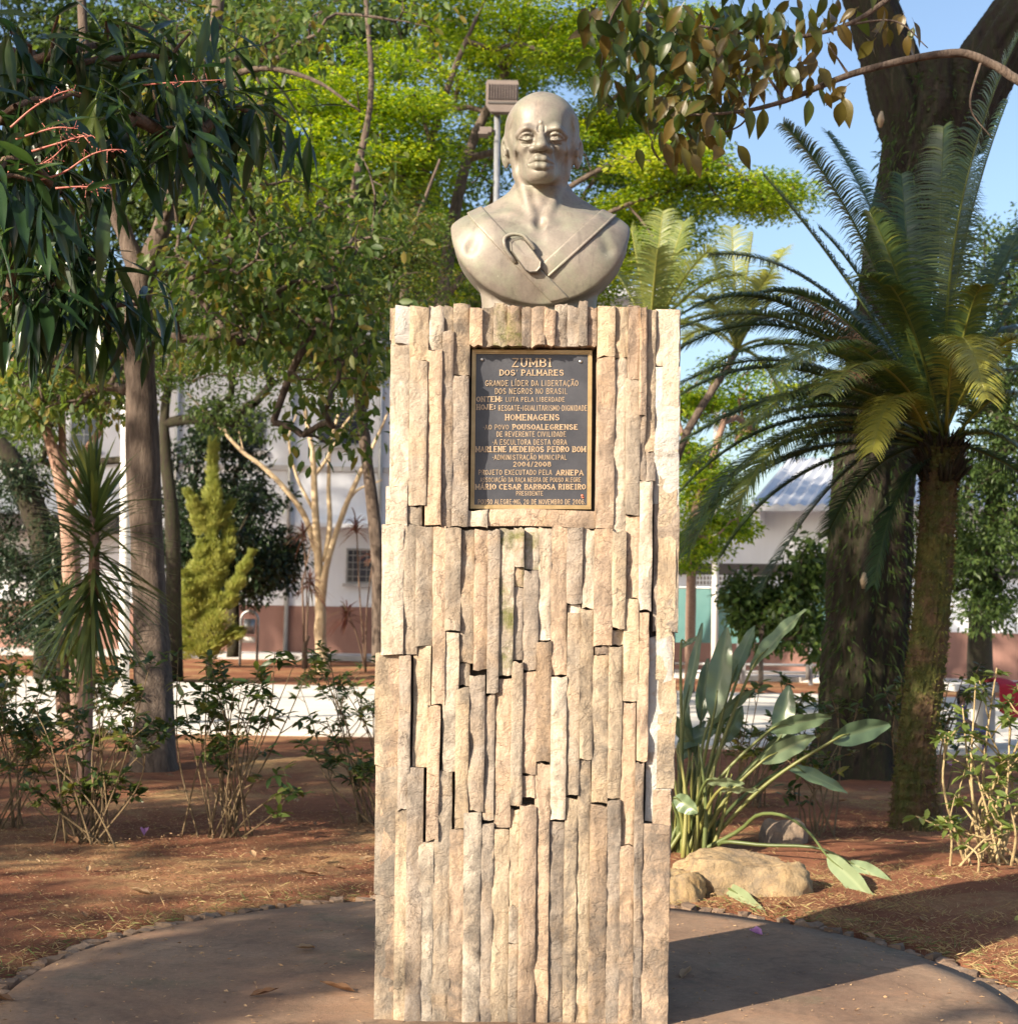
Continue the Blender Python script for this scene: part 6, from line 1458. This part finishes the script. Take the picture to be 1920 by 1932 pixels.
shrub(b, rt_((330, 600), (1220, 1330), 20, rr)+rt_((350, 580), (1330, 1500), 8, rr, .2), 'open leggy shrub in the middle between trunk and pillar on the left', 102, leaf=(.078, .027), per=10)
b = gnd(705, 1562)
shrub(b, rt_((585, 740), (1215, 1480), 20, rr), 'shrub pressed against the left side of the pillar', 103, leaf=(.064, .021), per=14)
b = gnd(10, 1560)
shrub(b, rt_((-60, 120), (1230, 1420), 16, rr), 'dense shrub cut off by the left edge', 104)
b = gnd(30, 1445)
shrub(b, rt_((-40, 330), (1230, 1330), 22, rr, .5), 'low dark shrub behind the spiky dracaena stem', 105, leaf=(.08, .034))
b = gnd(640, 1400)
shrub(b, rt_((560, 720), (1240, 1350), 8, rr), 'small shrub beyond the path edge left of the pillar', 106)
# right side
b = gnd(1880, 1636)
shrub(b, [(1815, 1330, 0), (1840, 1290, 0), (1880, 1260, .1), (1920, 1290, 0), (1790, 1380, -.1), (1860, 1370, -.1), (1905, 1350, -.15), (1950, 1330, 0), (1830, 1420, -.1), (1890, 1430, -.15), (1930, 1420, -.1), (1800, 1500, -.05), (1850, 1480, -.1), (1960, 1480, 0), (1770, 1560, 0), (1975, 1380, .1), (1900, 1500, -.2)],
      'sunlit shrub with pale yellow stems at the right edge', 111, mat='shrub_lit', stem='stem_pale', sr=.009, per=12)
b = gnd(1835, 1650)
shrub(b, [(1780, 1540, 0), (1800, 1570, 0), (1890, 1560, .1), (1815, 1590, -.05)], 'knee-high lit sprout beside the pale-stemmed shrub', 112, mat='shrub_lit', stem='stem_pale', sr=.007, per=8)
b = gnd(1750, 1540)
shrub(b, [(1700, 1280, 0), (1735, 1260, 0), (1790, 1285, .1), (1820, 1270, 0), (1720, 1350, -.1), (1760, 1370, -.1), (1790, 1340, 0), (1830, 1300, .1), (1690, 1320, 0), (1860, 1290, .2), (1850, 1250, .1)], 'shrub growing up in front of the mossy cycad trunk', 113, sr=.007, per=12)
b = gnd(1540, 1590)
shrub(b, [(1490, 1500, 0), (1520, 1440, 0), (1560, 1420, .1), (1590, 1450, 0), (1470, 1420, .1), (1600, 1370, .1), (1550, 1360, .1), (1500, 1380, .2), (1620, 1340, .3), (1580, 1330, .2)], 'dim twiggy shrub between the boulders and the cycad', 114, sr=.006, per=8)
b = gnd(1400, 1530)
shrub(b, rt_((1290, 1560), (1270, 1420), 22, rr, .4), 'leafy shrub behind the paddle-shaped leaves right of the pillar', 115)
b = gnd(1650, 1420)
shrub(b, rt_((1560, 1800), (1260, 1350), 14, rr, .3), 'low shrub at the foot of the massive trunk', 116)

# ------------------------------------------------------------------ bird of paradise clump
M['bop'] = mat_leaf('paddle_leaf', [(.06, .10, .055), (.10, .155, .085), (.16, .22, .12), (.27, .32, .18)], trans=.22, rough=.32, spec=.6)
M['bop_stalk'] = mat_leaf('leaf_stalk', [(.06, .085, .03), (.12, .15, .05), (.26, .24, .07)], trans=.1, rough=.4)
def paddle(root, base, b0, tip, wpx, dyb, dyt, var, tilt, arch=None, seed=0, fold=.22, sv=.5):
    """stalk from the clump to the blade base b0, blade from b0 to tip (pixels on the photo at depth Y+dy)"""
    r = np.random.default_rng(seed); Y = root.location.y
    B0 = at(*b0, Y+dyb); T = at(*tip, Y+dyt); d = T-B0; L = d.length; d.normalize()
    view = (Vector((0, 0, CAM_H))-(B0+T)/2).normalized(); side = d.cross(view).normalized(); nn = side.cross(d).normalized()
    ca, sa = math.cos(tilt), math.sin(tilt); S = side*ca+nn*sa; Nn = nn*ca-side*sa
    W = wpx*(Y/FPX); n = 18; rows = []; vv = []
    for i in range(n+1):
        t = i/n; w = W*(math.sin(PI*min(.985, max(.03, t**.8)))**.62); c = B0+d*(L*t)-Vector((0, 0, 1))*L*.10*t*t*(1 if abs(d.z) < .9 else .2)
        for j, s in enumerate((-1, -.6, -.25, 0, .25, .6, 1)):
            wav = .006*math.sin(t*17+s*2+seed)*abs(s)
            p = c+S*(s*w/2)+Nn*(abs(s)*w*fold*.6+wav); rows.append(tuple(p)); vv.append(var+(.30 if j == 3 else 0)+.05*math.sin(i*9)*abs(s))
    V = np.array(rows); idx = np.arange(len(V)).reshape(n+1, 7); Q = np.stack([idx[:-1, :-1], idx[:-1, 1:], idx[1:, 1:], idx[1:, :-1]], -1).reshape(-1, 4)
    o = link('leaf', mesh_np('leaf', V, Q, True, np.clip(vv, 0, 1)), M['bop'], root)
    g = G(); mid = base.lerp(B0, .5)+Vector((0, 0, .06)) if arch is None else None
    na = len(arch)+1 if arch else 1; path = smooth_path([base, mid, B0, B0+d*L*.3] if arch is None else [base]+[at(*q, Y+dyb*(i_+1)/na) for i_, q in enumerate(arch)]+[B0, B0+d*L*.3], 20)
    g.tube(path, np.interp(np.linspace(0, 1, 20), [0, .5, .8, 1], [.011, .0075, .005, .002]), 8, var=sv)
    s = g.obj('stalk', M['bop_stalk'], None); s.parent = o; s.location = (0, 0, 0)
def bop():
    b = gnd(1305, 1622); root = empty('bird_of_paradise_plant', b, 'clump of grey-green paddle-shaped leaves on long stalks right of the pillar', 'plant'); rq = random.Random(9)
    L = [((1290, 1345), (1325, 1172), 20, 0, .1, .45, .3, None), ((1345, 1355), (1372, 1180), 44, -.1, -.05, .42, .15, None), ((1378, 1290), (1424, 1166), 30, 0, .1, .5, .6, None), ((1398, 1260), (1424, 1180), 18, .1, .1, .35, .4, None),
         ((1418, 1262), (1520, 1132), 42, 0, .1, .62, .9, None), ((1471, 1392), (1488, 1292), 42, .05, .1, .5, .1, None), ((1452, 1378), (1568, 1340), 36, -.05, 0, .55, -.5, None), ((1436, 1438), (1537, 1376), 38, -.15, -.1, .7, -.4, None),
         ((1570, 1398), (1678, 1354), 44, -.2, -.1, .3, -.3, None), ((1486, 1448), (1598, 1484), 30, .15, .2, .45, .5, None), ((1332, 1474), (1404, 1472), 20, -.2, -.2, .85, -.7, None), ((1358, 1490), (1434, 1484), 16, -.2, -.2, .9, -.9, None),
         ((1272, 1506), (1316, 1528), 34, -.2, -.25, .6, -.2, None), ((1335, 1368), (1422, 1288), 26, 0, 0, .55, -.6, None), ((1278, 1410), (1352, 1368), 34, .1, .1, .15, .4, None), ((1300, 1430), (1290, 1300), 26, .1, .15, .2, .5, None),
         ((1322, 1360), (1335, 1240), 30, .15, .2, .12, .2, None), ((1280, 1440), (1330, 1350), 30, .15, .2, .2, .5, None), ((1368, 1400), (1400, 1330), 30, .2, .2, .12, -.3, None), ((1310, 1420), (1270, 1340), 30, .1, .1, .3, .5, None),
         ((1284, 1222), (1320, 1196), 10, .1, .1, .6, .3, None), ((1440, 1420), (1500, 1380), 26, .2, .2, .2, -.3, None),
         ((1560, 1616), (1664, 1702), 34, -.64, -1.0, .85, -.25, [(1390, 1570), (1430, 1538), (1480, 1540), (1525, 1570)]), ((1604, 1628), (1702, 1676), 30, -.42, -.70, .75, .1, [(1360, 1590), (1440, 1595), (1540, 1600)]),
         ((1366, 1672), (1454, 1722), 26, -.92, -1.27, .9, -.1, [(1310, 1640), (1335, 1655)])]
    for i, (b0, tp, w, dy0, dy1, v, ti, arch) in enumerate(L):
        bb = b+Vector((rq.gauss(0, .05)-.02, rq.gauss(0, .05), 0)); paddle(root, bb, b0, tp, w, dy0, dy1, v, ti, arch, i, sv=rq.uniform(.2, .9))
    g = G(); rn = np.random.default_rng(4)
    for _ in range(34):
        bb = b+Vector((rn.normal(-.01, .06), rn.normal(0, .06), 0)); t = bb+Vector((rn.normal(0, .06), rn.normal(0, .06), rn.uniform(.25, .55))); g.tube(smooth_path([bb, bb.lerp(t, .5)+Vector((rn.normal(0, .02), 0, 0)), t], 7), [.013, .012, .011, .009, .008, .006, .003], 7, var=rn.uniform(.2, 1))
    g.obj('stalk', M['bop_stalk'], root)
bop()

# ------------------------------------------------------------------ boulders
M['rock'] = mat_stone('ochre_boulder', [(.42, .30, .15), (.44, .33, .19), (.38, .28, .16), (.46, .35, .2), (.40, .30, .17), (.42, .32, .2)], dark=.6, ochre=.4)
def boulder(c, r3, label, seed, cut=.75, mat=None):
    r = np.random.default_rng(seed); nu, nv = 90, 56; u = np.linspace(0, 2*PI, nu, endpoint=False); v = np.linspace(0, PI, nv)
    U, Vv = np.meshgrid(u, v); P = np.stack([np.cos(U)*np.sin(Vv), np.sin(U)*np.sin(Vv), np.cos(Vv)], -1)
    P = np.sign(P)*np.abs(P)**.72; P[..., 2] = np.minimum(P[..., 2], cut+.08*vnoise(P[..., :2], seed, 2.5))
    P = P*(1+.13*vnoise(P, seed+1, 2.2)+.07*vnoise(P, seed+2, 6)+.035*vnoise(P, seed+3, 16)+.02*vnoise(P, seed+4, 40))[..., None]*np.array(r3)
    V = P.reshape(-1, 3)+np.array(tuple(c)); i = np.arange(nv-1)[:, None]*nu; j = np.arange(nu)[None, :]; k = (j+1) % nu
    Q = np.stack([i+j, i+nu+j, i+nu+k, i+k], -1).reshape(-1, 4); me = mesh_np('boulder', V-np.array(tuple(c)), Q); o = bpy.data.objects.new('boulder', me); COL.objects.link(o); me.materials.append(mat or M['rock']); o.location = c; tag(o, label, 'boulder')
c = gnd(1415, 1700); boulder(c+Vector((0, .14, .0)), (.275, .16, .20), 'long low ochre boulder in sunlight right of the pillar', 201, .72)
c = gnd(1300, 1705); boulder(c+Vector((-.03, .12, .0)), (.10, .12, .13), 'small reddish boulder tucked against the pillar side', 202, .8)
c = gnd(1475, 1612); boulder(c+Vector((.02, .10, .0)), (.11, .10, .16), 'rounded brown boulder standing in shade behind the long one', 203, .9, M['st_brown'])

# ------------------------------------------------------------------ litter, fallen leaves, dry grass
M['dead_leaf'] = mat_leaf('dead_leaf', [(.16, .08, .04), (.26, .15, .08), (.40, .28, .16), (.34, .22, .12)], trans=.15, rough=.8, obj_random=True)
M['yellow_leaf'] = mat_leaf('yellow_leaf', [(.40, .38, .08), (.5, .45, .12)], trans=.2, rough=.6)
M['petal'] = mat_leaf('pink_petal', [(.55, .22, .45), (.70, .40, .62)], trans=.3, rough=.6)
fl_me = leaf_mesh_variants('fallen_leaf', .09, .036, 5, 900, droop=-.16, fold=.35, wave=.10); pt_me = leaf_mesh_variants('fallen_petal', .045, .03, 3, 950, droop=-.4, fold=.7, wave=.2); yl_me = leaf_mesh_variants('fallen_leaf', .12, .05, 2, 970, droop=-.1, fold=.2)
for m_ in fl_me: m_.materials.append(M['dead_leaf'])
for m_ in pt_me: m_.materials.append(M['petal'])
for m_ in yl_me: m_.materials.append(M['yellow_leaf'])
def drop(me, px, py, ang, sc, label, cat='leaf', group=None, z=None):
    g0 = gnd(px, py); inside = math.hypot(g0.x-DISC_C.x, g0.y-DISC_C.y) < DISC_R; o = bpy.data.objects.new('fallen_leaf' if cat == 'leaf' else 'fallen_flower', me); COL.objects.link(o)
    o.location = (g0.x, g0.y, (.007 if inside else .020) if z is None else z); o.rotation_euler = (rr.uniform(-.06, .10), rr.uniform(-.15, .15), ang); o.scale = (sc, sc, sc); tag(o, label, cat, group)
drop(fl_me[0], 25, 1893, 1.7, 1.35, 'large reddish dead leaf at the left edge of the paved circle')
drop(fl_me[1], 594, 1792, 2.4, 1.0, 'curled dead leaf on the concrete above the thin red one')
drop(fl_me[2], 472, 1884, -1.2, .95, 'thin dark red leaf lying on the concrete left of the pillar')
drop(fl_me[3], 670, 1876, 1.5, 1.2, 'tan dead leaf on the concrete nearest the pillar foot')
drop(fl_me[4], 1285, 1850, -.5, 1.0, 'dark curled leaf against the right foot of the pillar')
drop(fl_me[0], 1650, 1776, .4, .9, 'brown leaf on the stone edging at the right')
drop(fl_me[1], 145, 1600, .7, 1.2, 'tan leaf standing at the foot of the left shrub')
drop(fl_me[2], 605, 1660, 1.6, 1.3, 'long pale dead leaf on the soil left of the pillar')
drop(fl_me[3], 480, 1626, .3, .9, 'buff leaf by the bare soil under the leggy shrub')
drop(fl_me[4], 285, 1698, 1.4, 1.1, 'faded leaf on the soil above the edging at left')
drop(fl_me[1], 1560, 1660, 1.2, .8, 'small leaf on sunlit dry grass right of the boulder')
drop(yl_me[0], 1915, 1752, -1.0, 1.2, 'yellow-green fallen leaf at the lower right edge')
drop(yl_me[1], 1790, 1668, 1.4, .8, 'pale yellow leaf on sunlit dry grass')
drop(pt_me[0], 1438, 1768, 1.2, 1.05, 'pink fallen flower on the concrete right of the pillar', 'flower'); drop(pt_me[1], 272, 1584, .3, 1.3, 'lilac fallen flower on soil near the left shrub', 'flower'); drop(pt_me[2], 1795, 1450, .5, 1.2, 'small purple fallen flower behind the sunlit shrub', 'flower')
for _ in range(90):
    px, py = rr.uniform(-40, 1960), rr.uniform(1440, 1760)
    if 690 < px < 1290: continue
    g0 = gnd(px, py)
    if math.hypot(g0.x-DISC_C.x, g0.y-DISC_C.y) < DISC_R+.02: continue
    drop(fl_me[rr.randrange(5)], px, py, rr.uniform(0, 6.3), rr.uniform(.4, .95), 'small dry brown leaf lying on the red soil', 'leaf', 'dry leaves scattered on the soil')
for _ in range(14):
    px, py = rr.choice([rr.uniform(60, 700), rr.uniform(1290, 1850)]), rr.uniform(1740, 1930); drop(fl_me[rr.randrange(5)], px, py, rr.uniform(0, 6.3), rr.uniform(.12, .3), 'tiny dead leaf fragment on the grey concrete', 'leaf', 'leaf fragments on the concrete')
def dry_grass():
    r = np.random.default_rng(77); n = 190000; x = r.uniform(-3.4, 3.6, n); y = r.uniform(3.6, 9.5, n); d = np.hypot(x-DISC_C.x, y-DISC_C.y)-DISC_R
    den = .16+.9*np.exp(-d/.35)+.8*np.clip(vnoise(np.stack([x, y], 1), 8, 1.6), 0, 1)+1.3*((x > .8) & (y < 6.9) & (y > 4.8)); k = (d > 0.0) & (r.uniform(0, 1.4, n) < den) & ~((abs(x-.05) < .55) & (abs(y-4.5) < .3)); x, y, d = x[k], y[k], d[k]; n = len(x)
    z = .022*vnoise(np.stack([x, y], 1), 3, 1.1)*np.clip(d/.5, 0, 1)+.012*np.clip(d/.25, 0, 1)
    a = r.uniform(0, 2*PI, n); el = r.uniform(-.02, .8, n)**1.6; D = np.stack([np.cos(a)*np.cos(el), np.sin(a)*np.cos(el), np.sin(el)], 1)
    M['straw'] = mat_leaf('dry_grass', [(.22, .13, .07), (.33, .22, .11), (.42, .31, .16), (.30, .28, .11), (.13, .18, .06)], trans=.2, rough=.9)
    v = np.clip(r.beta(2, 3, n)+.45*((d < .16) & (r.random(n) < .5)), 0, 1)
    o = leaf_obj('dry_grass', np.stack([x, y, z], 1), D, r.uniform(.012, .05, n)*(1+.3*(d < .2)), r.uniform(.0009, .0022, n), M['straw'], None, r, var=v); tag(o, kind='stuff')
    # crumbs, twigs and grit
    n = 30000; x = r.uniform(-3, 3.2, n); y = r.uniform(2.9, 8.5, n); d = np.hypot(x-DISC_C.x, y-DISC_C.y)-DISC_R; inn = d < 0
    keep = (~inn) | (r.random(n) < .22); x, y, inn = x[keep], y[keep], inn[keep]; n = len(x)
    z = np.where(inn, .0075, .022); a = r.uniform(0, 2*PI, n); D = np.stack([np.cos(a), np.sin(a), r.uniform(0, .3, n)], 1)
    o = leaf_obj('ground_litter', np.stack([x, y, z], 1), D, r.uniform(.004, .022, n), r.uniform(.002, .008, n), M['dead_leaf'], None, r); tag(o, kind='stuff')
dry_grass()

# ------------------------------------------------------------------ two seated people by the far path, mostly behind the sunlit shrub
M['skin'] = mat_noise('brown_skin', [(.22, .12, .08), (.28, .16, .11)], 8, .6, 0); M['hair'] = mat_noise('dark_hair', [(.012, .010, .009), (.02, .016, .014)], 20, .7, .3)
M['purple'] = mat_noise('purple_patterned_cloth', [(.03, .02, .06), (.14, .06, .22), (.05, .16, .28), (.30, .22, .40)], 22, .8, 0, detail=3); M['crimson'] = mat_noise('crimson_cloth', [(.30, .01, .025), (.40, .02, .04)], 8, .8, .2)
def person(base, face, top, legs, label, seed):
    """seated figure: one continuous body, head with hair, hands on the knees; 'face' turns it about the vertical"""
    from mathutils import Euler
    root = empty('person', base, label, 'person'); R = Matrix.Rotation(face, 3, 'Z')
    def blob(name, fn_list, mat, res=.014):
        lo = np.min([l for _, l, h, _ in fn_list], axis=0)-.03; hi = np.max([h for _, l, h, _ in fn_list], axis=0)+.03
        ax = [np.arange(lo[i], hi[i], res).astype(np.float32) for i in range(3)]; A = Field(*ax)
        for f, l, h, k in fn_list: A.union(f, l, h, k)
        V, Q = surface_nets(A.F, ax); V = V@np.array(R.transposed()); me = mesh_np(name, V, Q); o = bpy.data.objects.new(name, me); COL.objects.link(o); me.materials.append(mat); o.parent = root; return o
    c = lambda a, b_, ra, rb=None, k=.03: (*f_cap(a, b_, ra, rb), k)
    e = lambda a, b_, k=.02: (*f_ell(a, b_), k)
    S_ = .42
    blob('body', [e((0, 0, S_+.72), (.075, .092, .115)), c((0, .0, S_+.55), (0, 0, S_+.64), .048), e((0, .02, S_+.36), (.165, .10, .22)), e((0, .02, S_+.08), (.165, .12, .12)),
                  c((-.17, 0, S_+.50), (-.22, -.06, S_+.24), .045, .036), c((-.22, -.06, S_+.24), (-.13, -.30, S_+.12), .034, .026), c((.17, 0, S_+.50), (.22, -.06, S_+.24), .045, .036), c((.22, -.06, S_+.24), (.13, -.30, S_+.12), .034, .026),
                  e((-.12, -.35, S_+.12), (.035, .05, .018)), e((.12, -.35, S_+.12), (.035, .05, .018)),
                  c((-.09, 0, S_+.06), (-.12, -.44, S_+.04), .082, .058), c((-.12, -.44, S_+.04), (-.12, -.42, .07), .052, .036), c((.09, 0, S_+.06), (.12, -.44, S_+.04), .082, .058), c((.12, -.44, S_+.04), (.12, -.42, .07), .052, .036),
                  c((-.12, -.40, .04), (-.12, -.56, .03), .04, .028), c((.12, -.40, .04), (.12, -.56, .03), .04, .028), c((0, -.088, S_+.73), (0, -.105, S_+.705), .010, .014, .008)], M['skin'])
    blob('shirt', [e((0, .02, S_+.34), (.178, .112, .24)), e((0, .02, S_+.10), (.172, .13, .12), .05), c((-.16, 0, S_+.50), (-.215, -.05, S_+.30), .058, .050), c((.16, 0, S_+.50), (.215, -.05, S_+.30), .058, .050)], top)
    blob('trousers', [e((0, .02, S_+.03), (.175, .135, .09)), c((-.09, 0, S_+.06), (-.12, -.44, S_+.04), .094, .070), c((-.12, -.44, S_+.04), (-.12, -.42, .16), .066, .052), c((.09, 0, S_+.06), (.12, -.44, S_+.04), .094, .070), c((.12, -.44, S_+.04), (.12, -.42, .16), .066, .052)], legs)
    blob('hair', [e((0, .020, S_+.765), (.084, .096, .092)), c((0, .06, S_+.74), (0, .075, S_+.58), .06, .04)], M['hair'])
    return root
pp = person(gnd(1826, 1426)+Vector((0, .15, 0)), math.radians(70), M['purple'], M['purple'], 'small child in purple patterned clothes sitting by the far path behind the sunlit shrub', 1); pp.scale = (.42, .42, .42)
def park_bench():
    b = gnd(1925, 1424)+Vector((.1, .3, 0)); Y = b.y; root = empty('stone_bench', b, 'pale stone bench by the far path at the right edge with crimson cloth over it', 'bench')
    x0, x1 = at(1788, 1290, Y).x, b.x+.5; z = at(1830, 1290, Y).z
    g = G(); g.box(((x0+x1)/2, Y, z-.03), (x1-x0, .42, .06)); g.obj('seat', M['kerb'], root, False)
    for x in (x0+.30, x1-.15): g = G(); g.box((x, Y, (z-.06)/2), (.10, .34, z-.06)); g.obj('leg', M['kerb'], root, False)
    n = 24; V = []
    for i in range(n+1):
        for j in range(n+1):
            u, v = i/n, j/n; x = x0+.36+(x1-x0-.4)*u; yy = Y-.24+.0*v; 
            if v < .4: V.append([x, Y+.18-.42*v/.4, z+.008+.05*abs(math.sin(u*7+1))*math.sin(PI*v/.4)])
            else: V.append([x, Y-.245-.02*math.sin(u*15), z+.005-(v-.4)/.6*(.22+.06*math.sin(u*9))])
    idx = np.arange((n+1)**2).reshape(n+1, n+1); Q = np.stack([idx[:-1, :-1], idx[1:, :-1], idx[1:, 1:], idx[:-1, 1:]], -1).reshape(-1, 4)
    o = link('cloth', mesh_np('cloth', V, Q), M['crimson']); tag(o, 'crimson cloth draped over the pale bench at the right edge', 'cloth')
park_bench()
# ------------------------------------------------------------------ unseen trees, up-sun and out of frame: crowns shaped to throw the dappled shade
def shade_trees():
    r = np.random.default_rng(301); s = np.array(tuple(SUN))
    lit = []      # x0,x1,y0,y1,z0,z1,probability that sun must get through
    def L(*a): lit.append(a)
    L(-.40, .52, 4.15, 4.95, 1.90, 2.85, 1.0); L(-.48, .55, 4.2, 4.5, 1.10, 2.05, 1.0); L(-.48, .55, 4.2, 4.5, .70, 1.10, .97); L(-.48, .55, 4.2, 4.5, .35, .70, .93); L(-.48, .55, 4.2, 4.5, 0, .35, .84)
    L(.70, 2.5, 5.85, 6.9, -.1, .5, 1.0); L(.5, 1.7, 6.1, 7.2, 0, 1.1, .8); L(1.75, 2.7, 6.6, 7.4, 0, 1.0, .95)
    L(.75, 2.2, 3.2, 4.7, -.1, .05, .85); L(-.2, .6, 3.2, 3.9, -.1, .05, .5)
    L(-2.6, -1.3, 6.0, 6.1, -.1, .1, .85); L(-4, -1.2, 7.4, 7.7, -.1, .1, .92); L(-3.2, -1.0, 8.9, 9.2, -.1, .1, .8); L(-4.5, -1.4, 10.6, 11.4, -.1, .1, .8); L(-5.5, -1.2, 12.2, 13, -.1, .1, .7)
    L(1.7, 2.6, 7.7, 8.0, -.1, .1, .6); L(1.2, 1.8, 8.0, 8.6, -.1, .1, .5)
    L(-6.5, -1.0, 13.6, 20.5, -.1, .3, 1.0); L(-7, -1.5, 21, 25, -.1, .2, .85); L(2.6, 5.5, 20, 24, -.1, .3, .8)
    L(-6.2, -4.3, 25, 27, 0, 4.2, 1.0); L(-5.6, -1.6, 24, 26, 0, 4.6, .95); L(-5.0, -4.0, 16, 19, 0, 5, .9)
    L(-4, 5, 15, 19, 4.2, 10, .95); L(-3.6, -.6, 9.4, 12.2, 2.2, 5.2, .85); L(-4.5, -.6, 12.8, 14.5, 2.0, 6, .85); L(-2.6, -1.2, 4.0, 6.2, 2.0, 3.2, .45)
    L(1.3, 3.4, 6.6, 9.2, 1.7, 3.8, .75); L(1.2, 2.6, 13.5, 16.5, 2.2, 5.5, .9); L(2.4, 3.0, 7.6, 8.6, .2, 1.5, .5); L(-2.4, -1.1, 6.5, 8, 0, .5, .35)
    lit = np.array(lit)
    def ring(P):                       # lit strip along the outer rim on the left
        d = np.hypot(P[..., 0]-DISC_C.x, P[..., 1]-DISC_C.y)-DISC_R
        return (abs(P[..., 2]) < .12) & (d > -.02) & (d < .30) & (P[..., 0] < -.30) & (P[..., 0] > -1.8)
    tg = []; dist = []
    def add(P, t0, t1): tg.append(P); dist.append(r.uniform(t0, t1, len(P)))
    add(r.uniform([-5.5, 2.4, 0], [5.5, 12.8, .02], (1500, 3)), 9.5, 13.5)
    add(r.uniform([-.6, 4.35, 0], [.7, 4.36, .9], (60, 3)), 9.5, 12.5)
    add(r.uniform([1.2, 8, 0], [4.2, 10, 4.2], (300, 3)), 11, 14); add(r.uniform([-4.6, 8, 0], [-1.2, 11, 3.6], (260, 3)), 11, 14); add(r.uniform([-2.7, 4.5, 1.8], [-1, 5.5, 3.2], (60, 3)), 9.5, 12)
    add(r.uniform([2.2, 11.0, 2.6], [4.6, 11.4, 6.6], (260, 3)), 10, 13)
    # shade on the two buildings
    k = 700; u = r.uniform(0, 1, k); add(np.stack([-17+16*u, 40-10*u, r.uniform(0, 7.5, k)], 1), 22, 28)
    k = 620; u = r.uniform(0, 1, k); add(np.stack([2.5+9*u, 27.6-2.6*u, r.uniform(0, 3.6, k)], 1), 22, 27)
    T = np.concatenate(tg); D = np.concatenate(dist); C = T+D[:, None]*s
    ok = np.ones(len(C), bool); st = np.arange(0, 62, .14)
    for i in range(0, len(C), 200):
        c = C[i:i+200]; P = c[:, None, :]-st[None, :, None]*s; fr = (c[:, 2] > 8.5)[:, None]; pr = np.zeros(len(c)); lim = (P[..., 2] > -.15)
        for b in lit:
            m = np.where(fr, .75, .36); h = (P[..., 0] > b[0]-m) & (P[..., 0] < b[1]+m) & (P[..., 1] > b[2]-m*.6) & (P[..., 1] < b[3]+m*.6) & (P[..., 2] > b[4]-m) & (P[..., 2] < b[5]+m) & lim
            pr = np.maximum(pr, np.where(h.any(1), b[6], 0))
        pr = np.maximum(pr, np.where((ring(P) & lim).any(1), .92, 0)); ok[i:i+200] = r.random(len(c)) > pr
    # never in front of the lens
    el = (C[:, 2]-CAM_H)/np.maximum(.1, C[:, 1]); az = abs(C[:, 0])/np.maximum(.1, C[:, 1])
    ok &= (C[:, 1] < .5) | (el > .47) | (az > .52)
    C = C[ok]; far = C[:, 2] > 8.5
    print('shade clumps', len(C), far.sum())
    labels = ['shade tree standing out of frame to the left of the camera', 'shade tree out of frame behind and left of the camera', 'shade tree out of frame beside the mango tree', 'tall shade tree out of frame left of the white building', 'tall shade tree out of frame beyond the left side of the footpath', 'tall shade tree out of frame near the far left edge']
    q = 0
    for sel, nk, spread, nl, size, r0 in ((~far, 3, .34, 34, (.17, .085), .005), (far, 3, .75, 36, (.34, .20), .010)):
        Cs = C[sel]; cen = Cs[np.linspace(0, len(Cs)-1, nk).astype(int)].copy()
        for _ in range(12):
            a = np.argmin(np.linalg.norm((Cs[:, None]-cen[None])[..., :2], axis=2), 1); cen = np.array([Cs[a == k].mean(0) if (a == k).any() else cen[k] for k in range(nk)])
        for k in range(nk):
            Tk = Cs[a == k]
            if not len(Tk): continue
            bx, by = cen[k][:2]; aa = by-.839*bx; al = min((1.0, 7.6, 9.4, 12, 25, 35, 45, 14), key=lambda v: abs(v-aa)); bx -= (al-aa)*.839/(1+.704); by = al+.839*bx; base = Vector((bx, by, 0)); zt = Tk[:, 2].min()
            tree('shade_tree', labels[q], 'tree', base, [([base-Vector((0, 0, .1)), base+Vector((.1, .1, zt*.5)), base+Vector((0, .1, zt*.85)), base+Vector((0, 0, zt+.6))], [.30, .24, .2, .14])], [],
                 None, M['green'], M['bark_grey'], 310+q, clump=lambda T_, r_, Tk=Tk: Tk, n_leaf=nl, spread=spread, flat=.8, size=size, r0=r0, p=.36, droop=.1); q += 1
shade_trees()
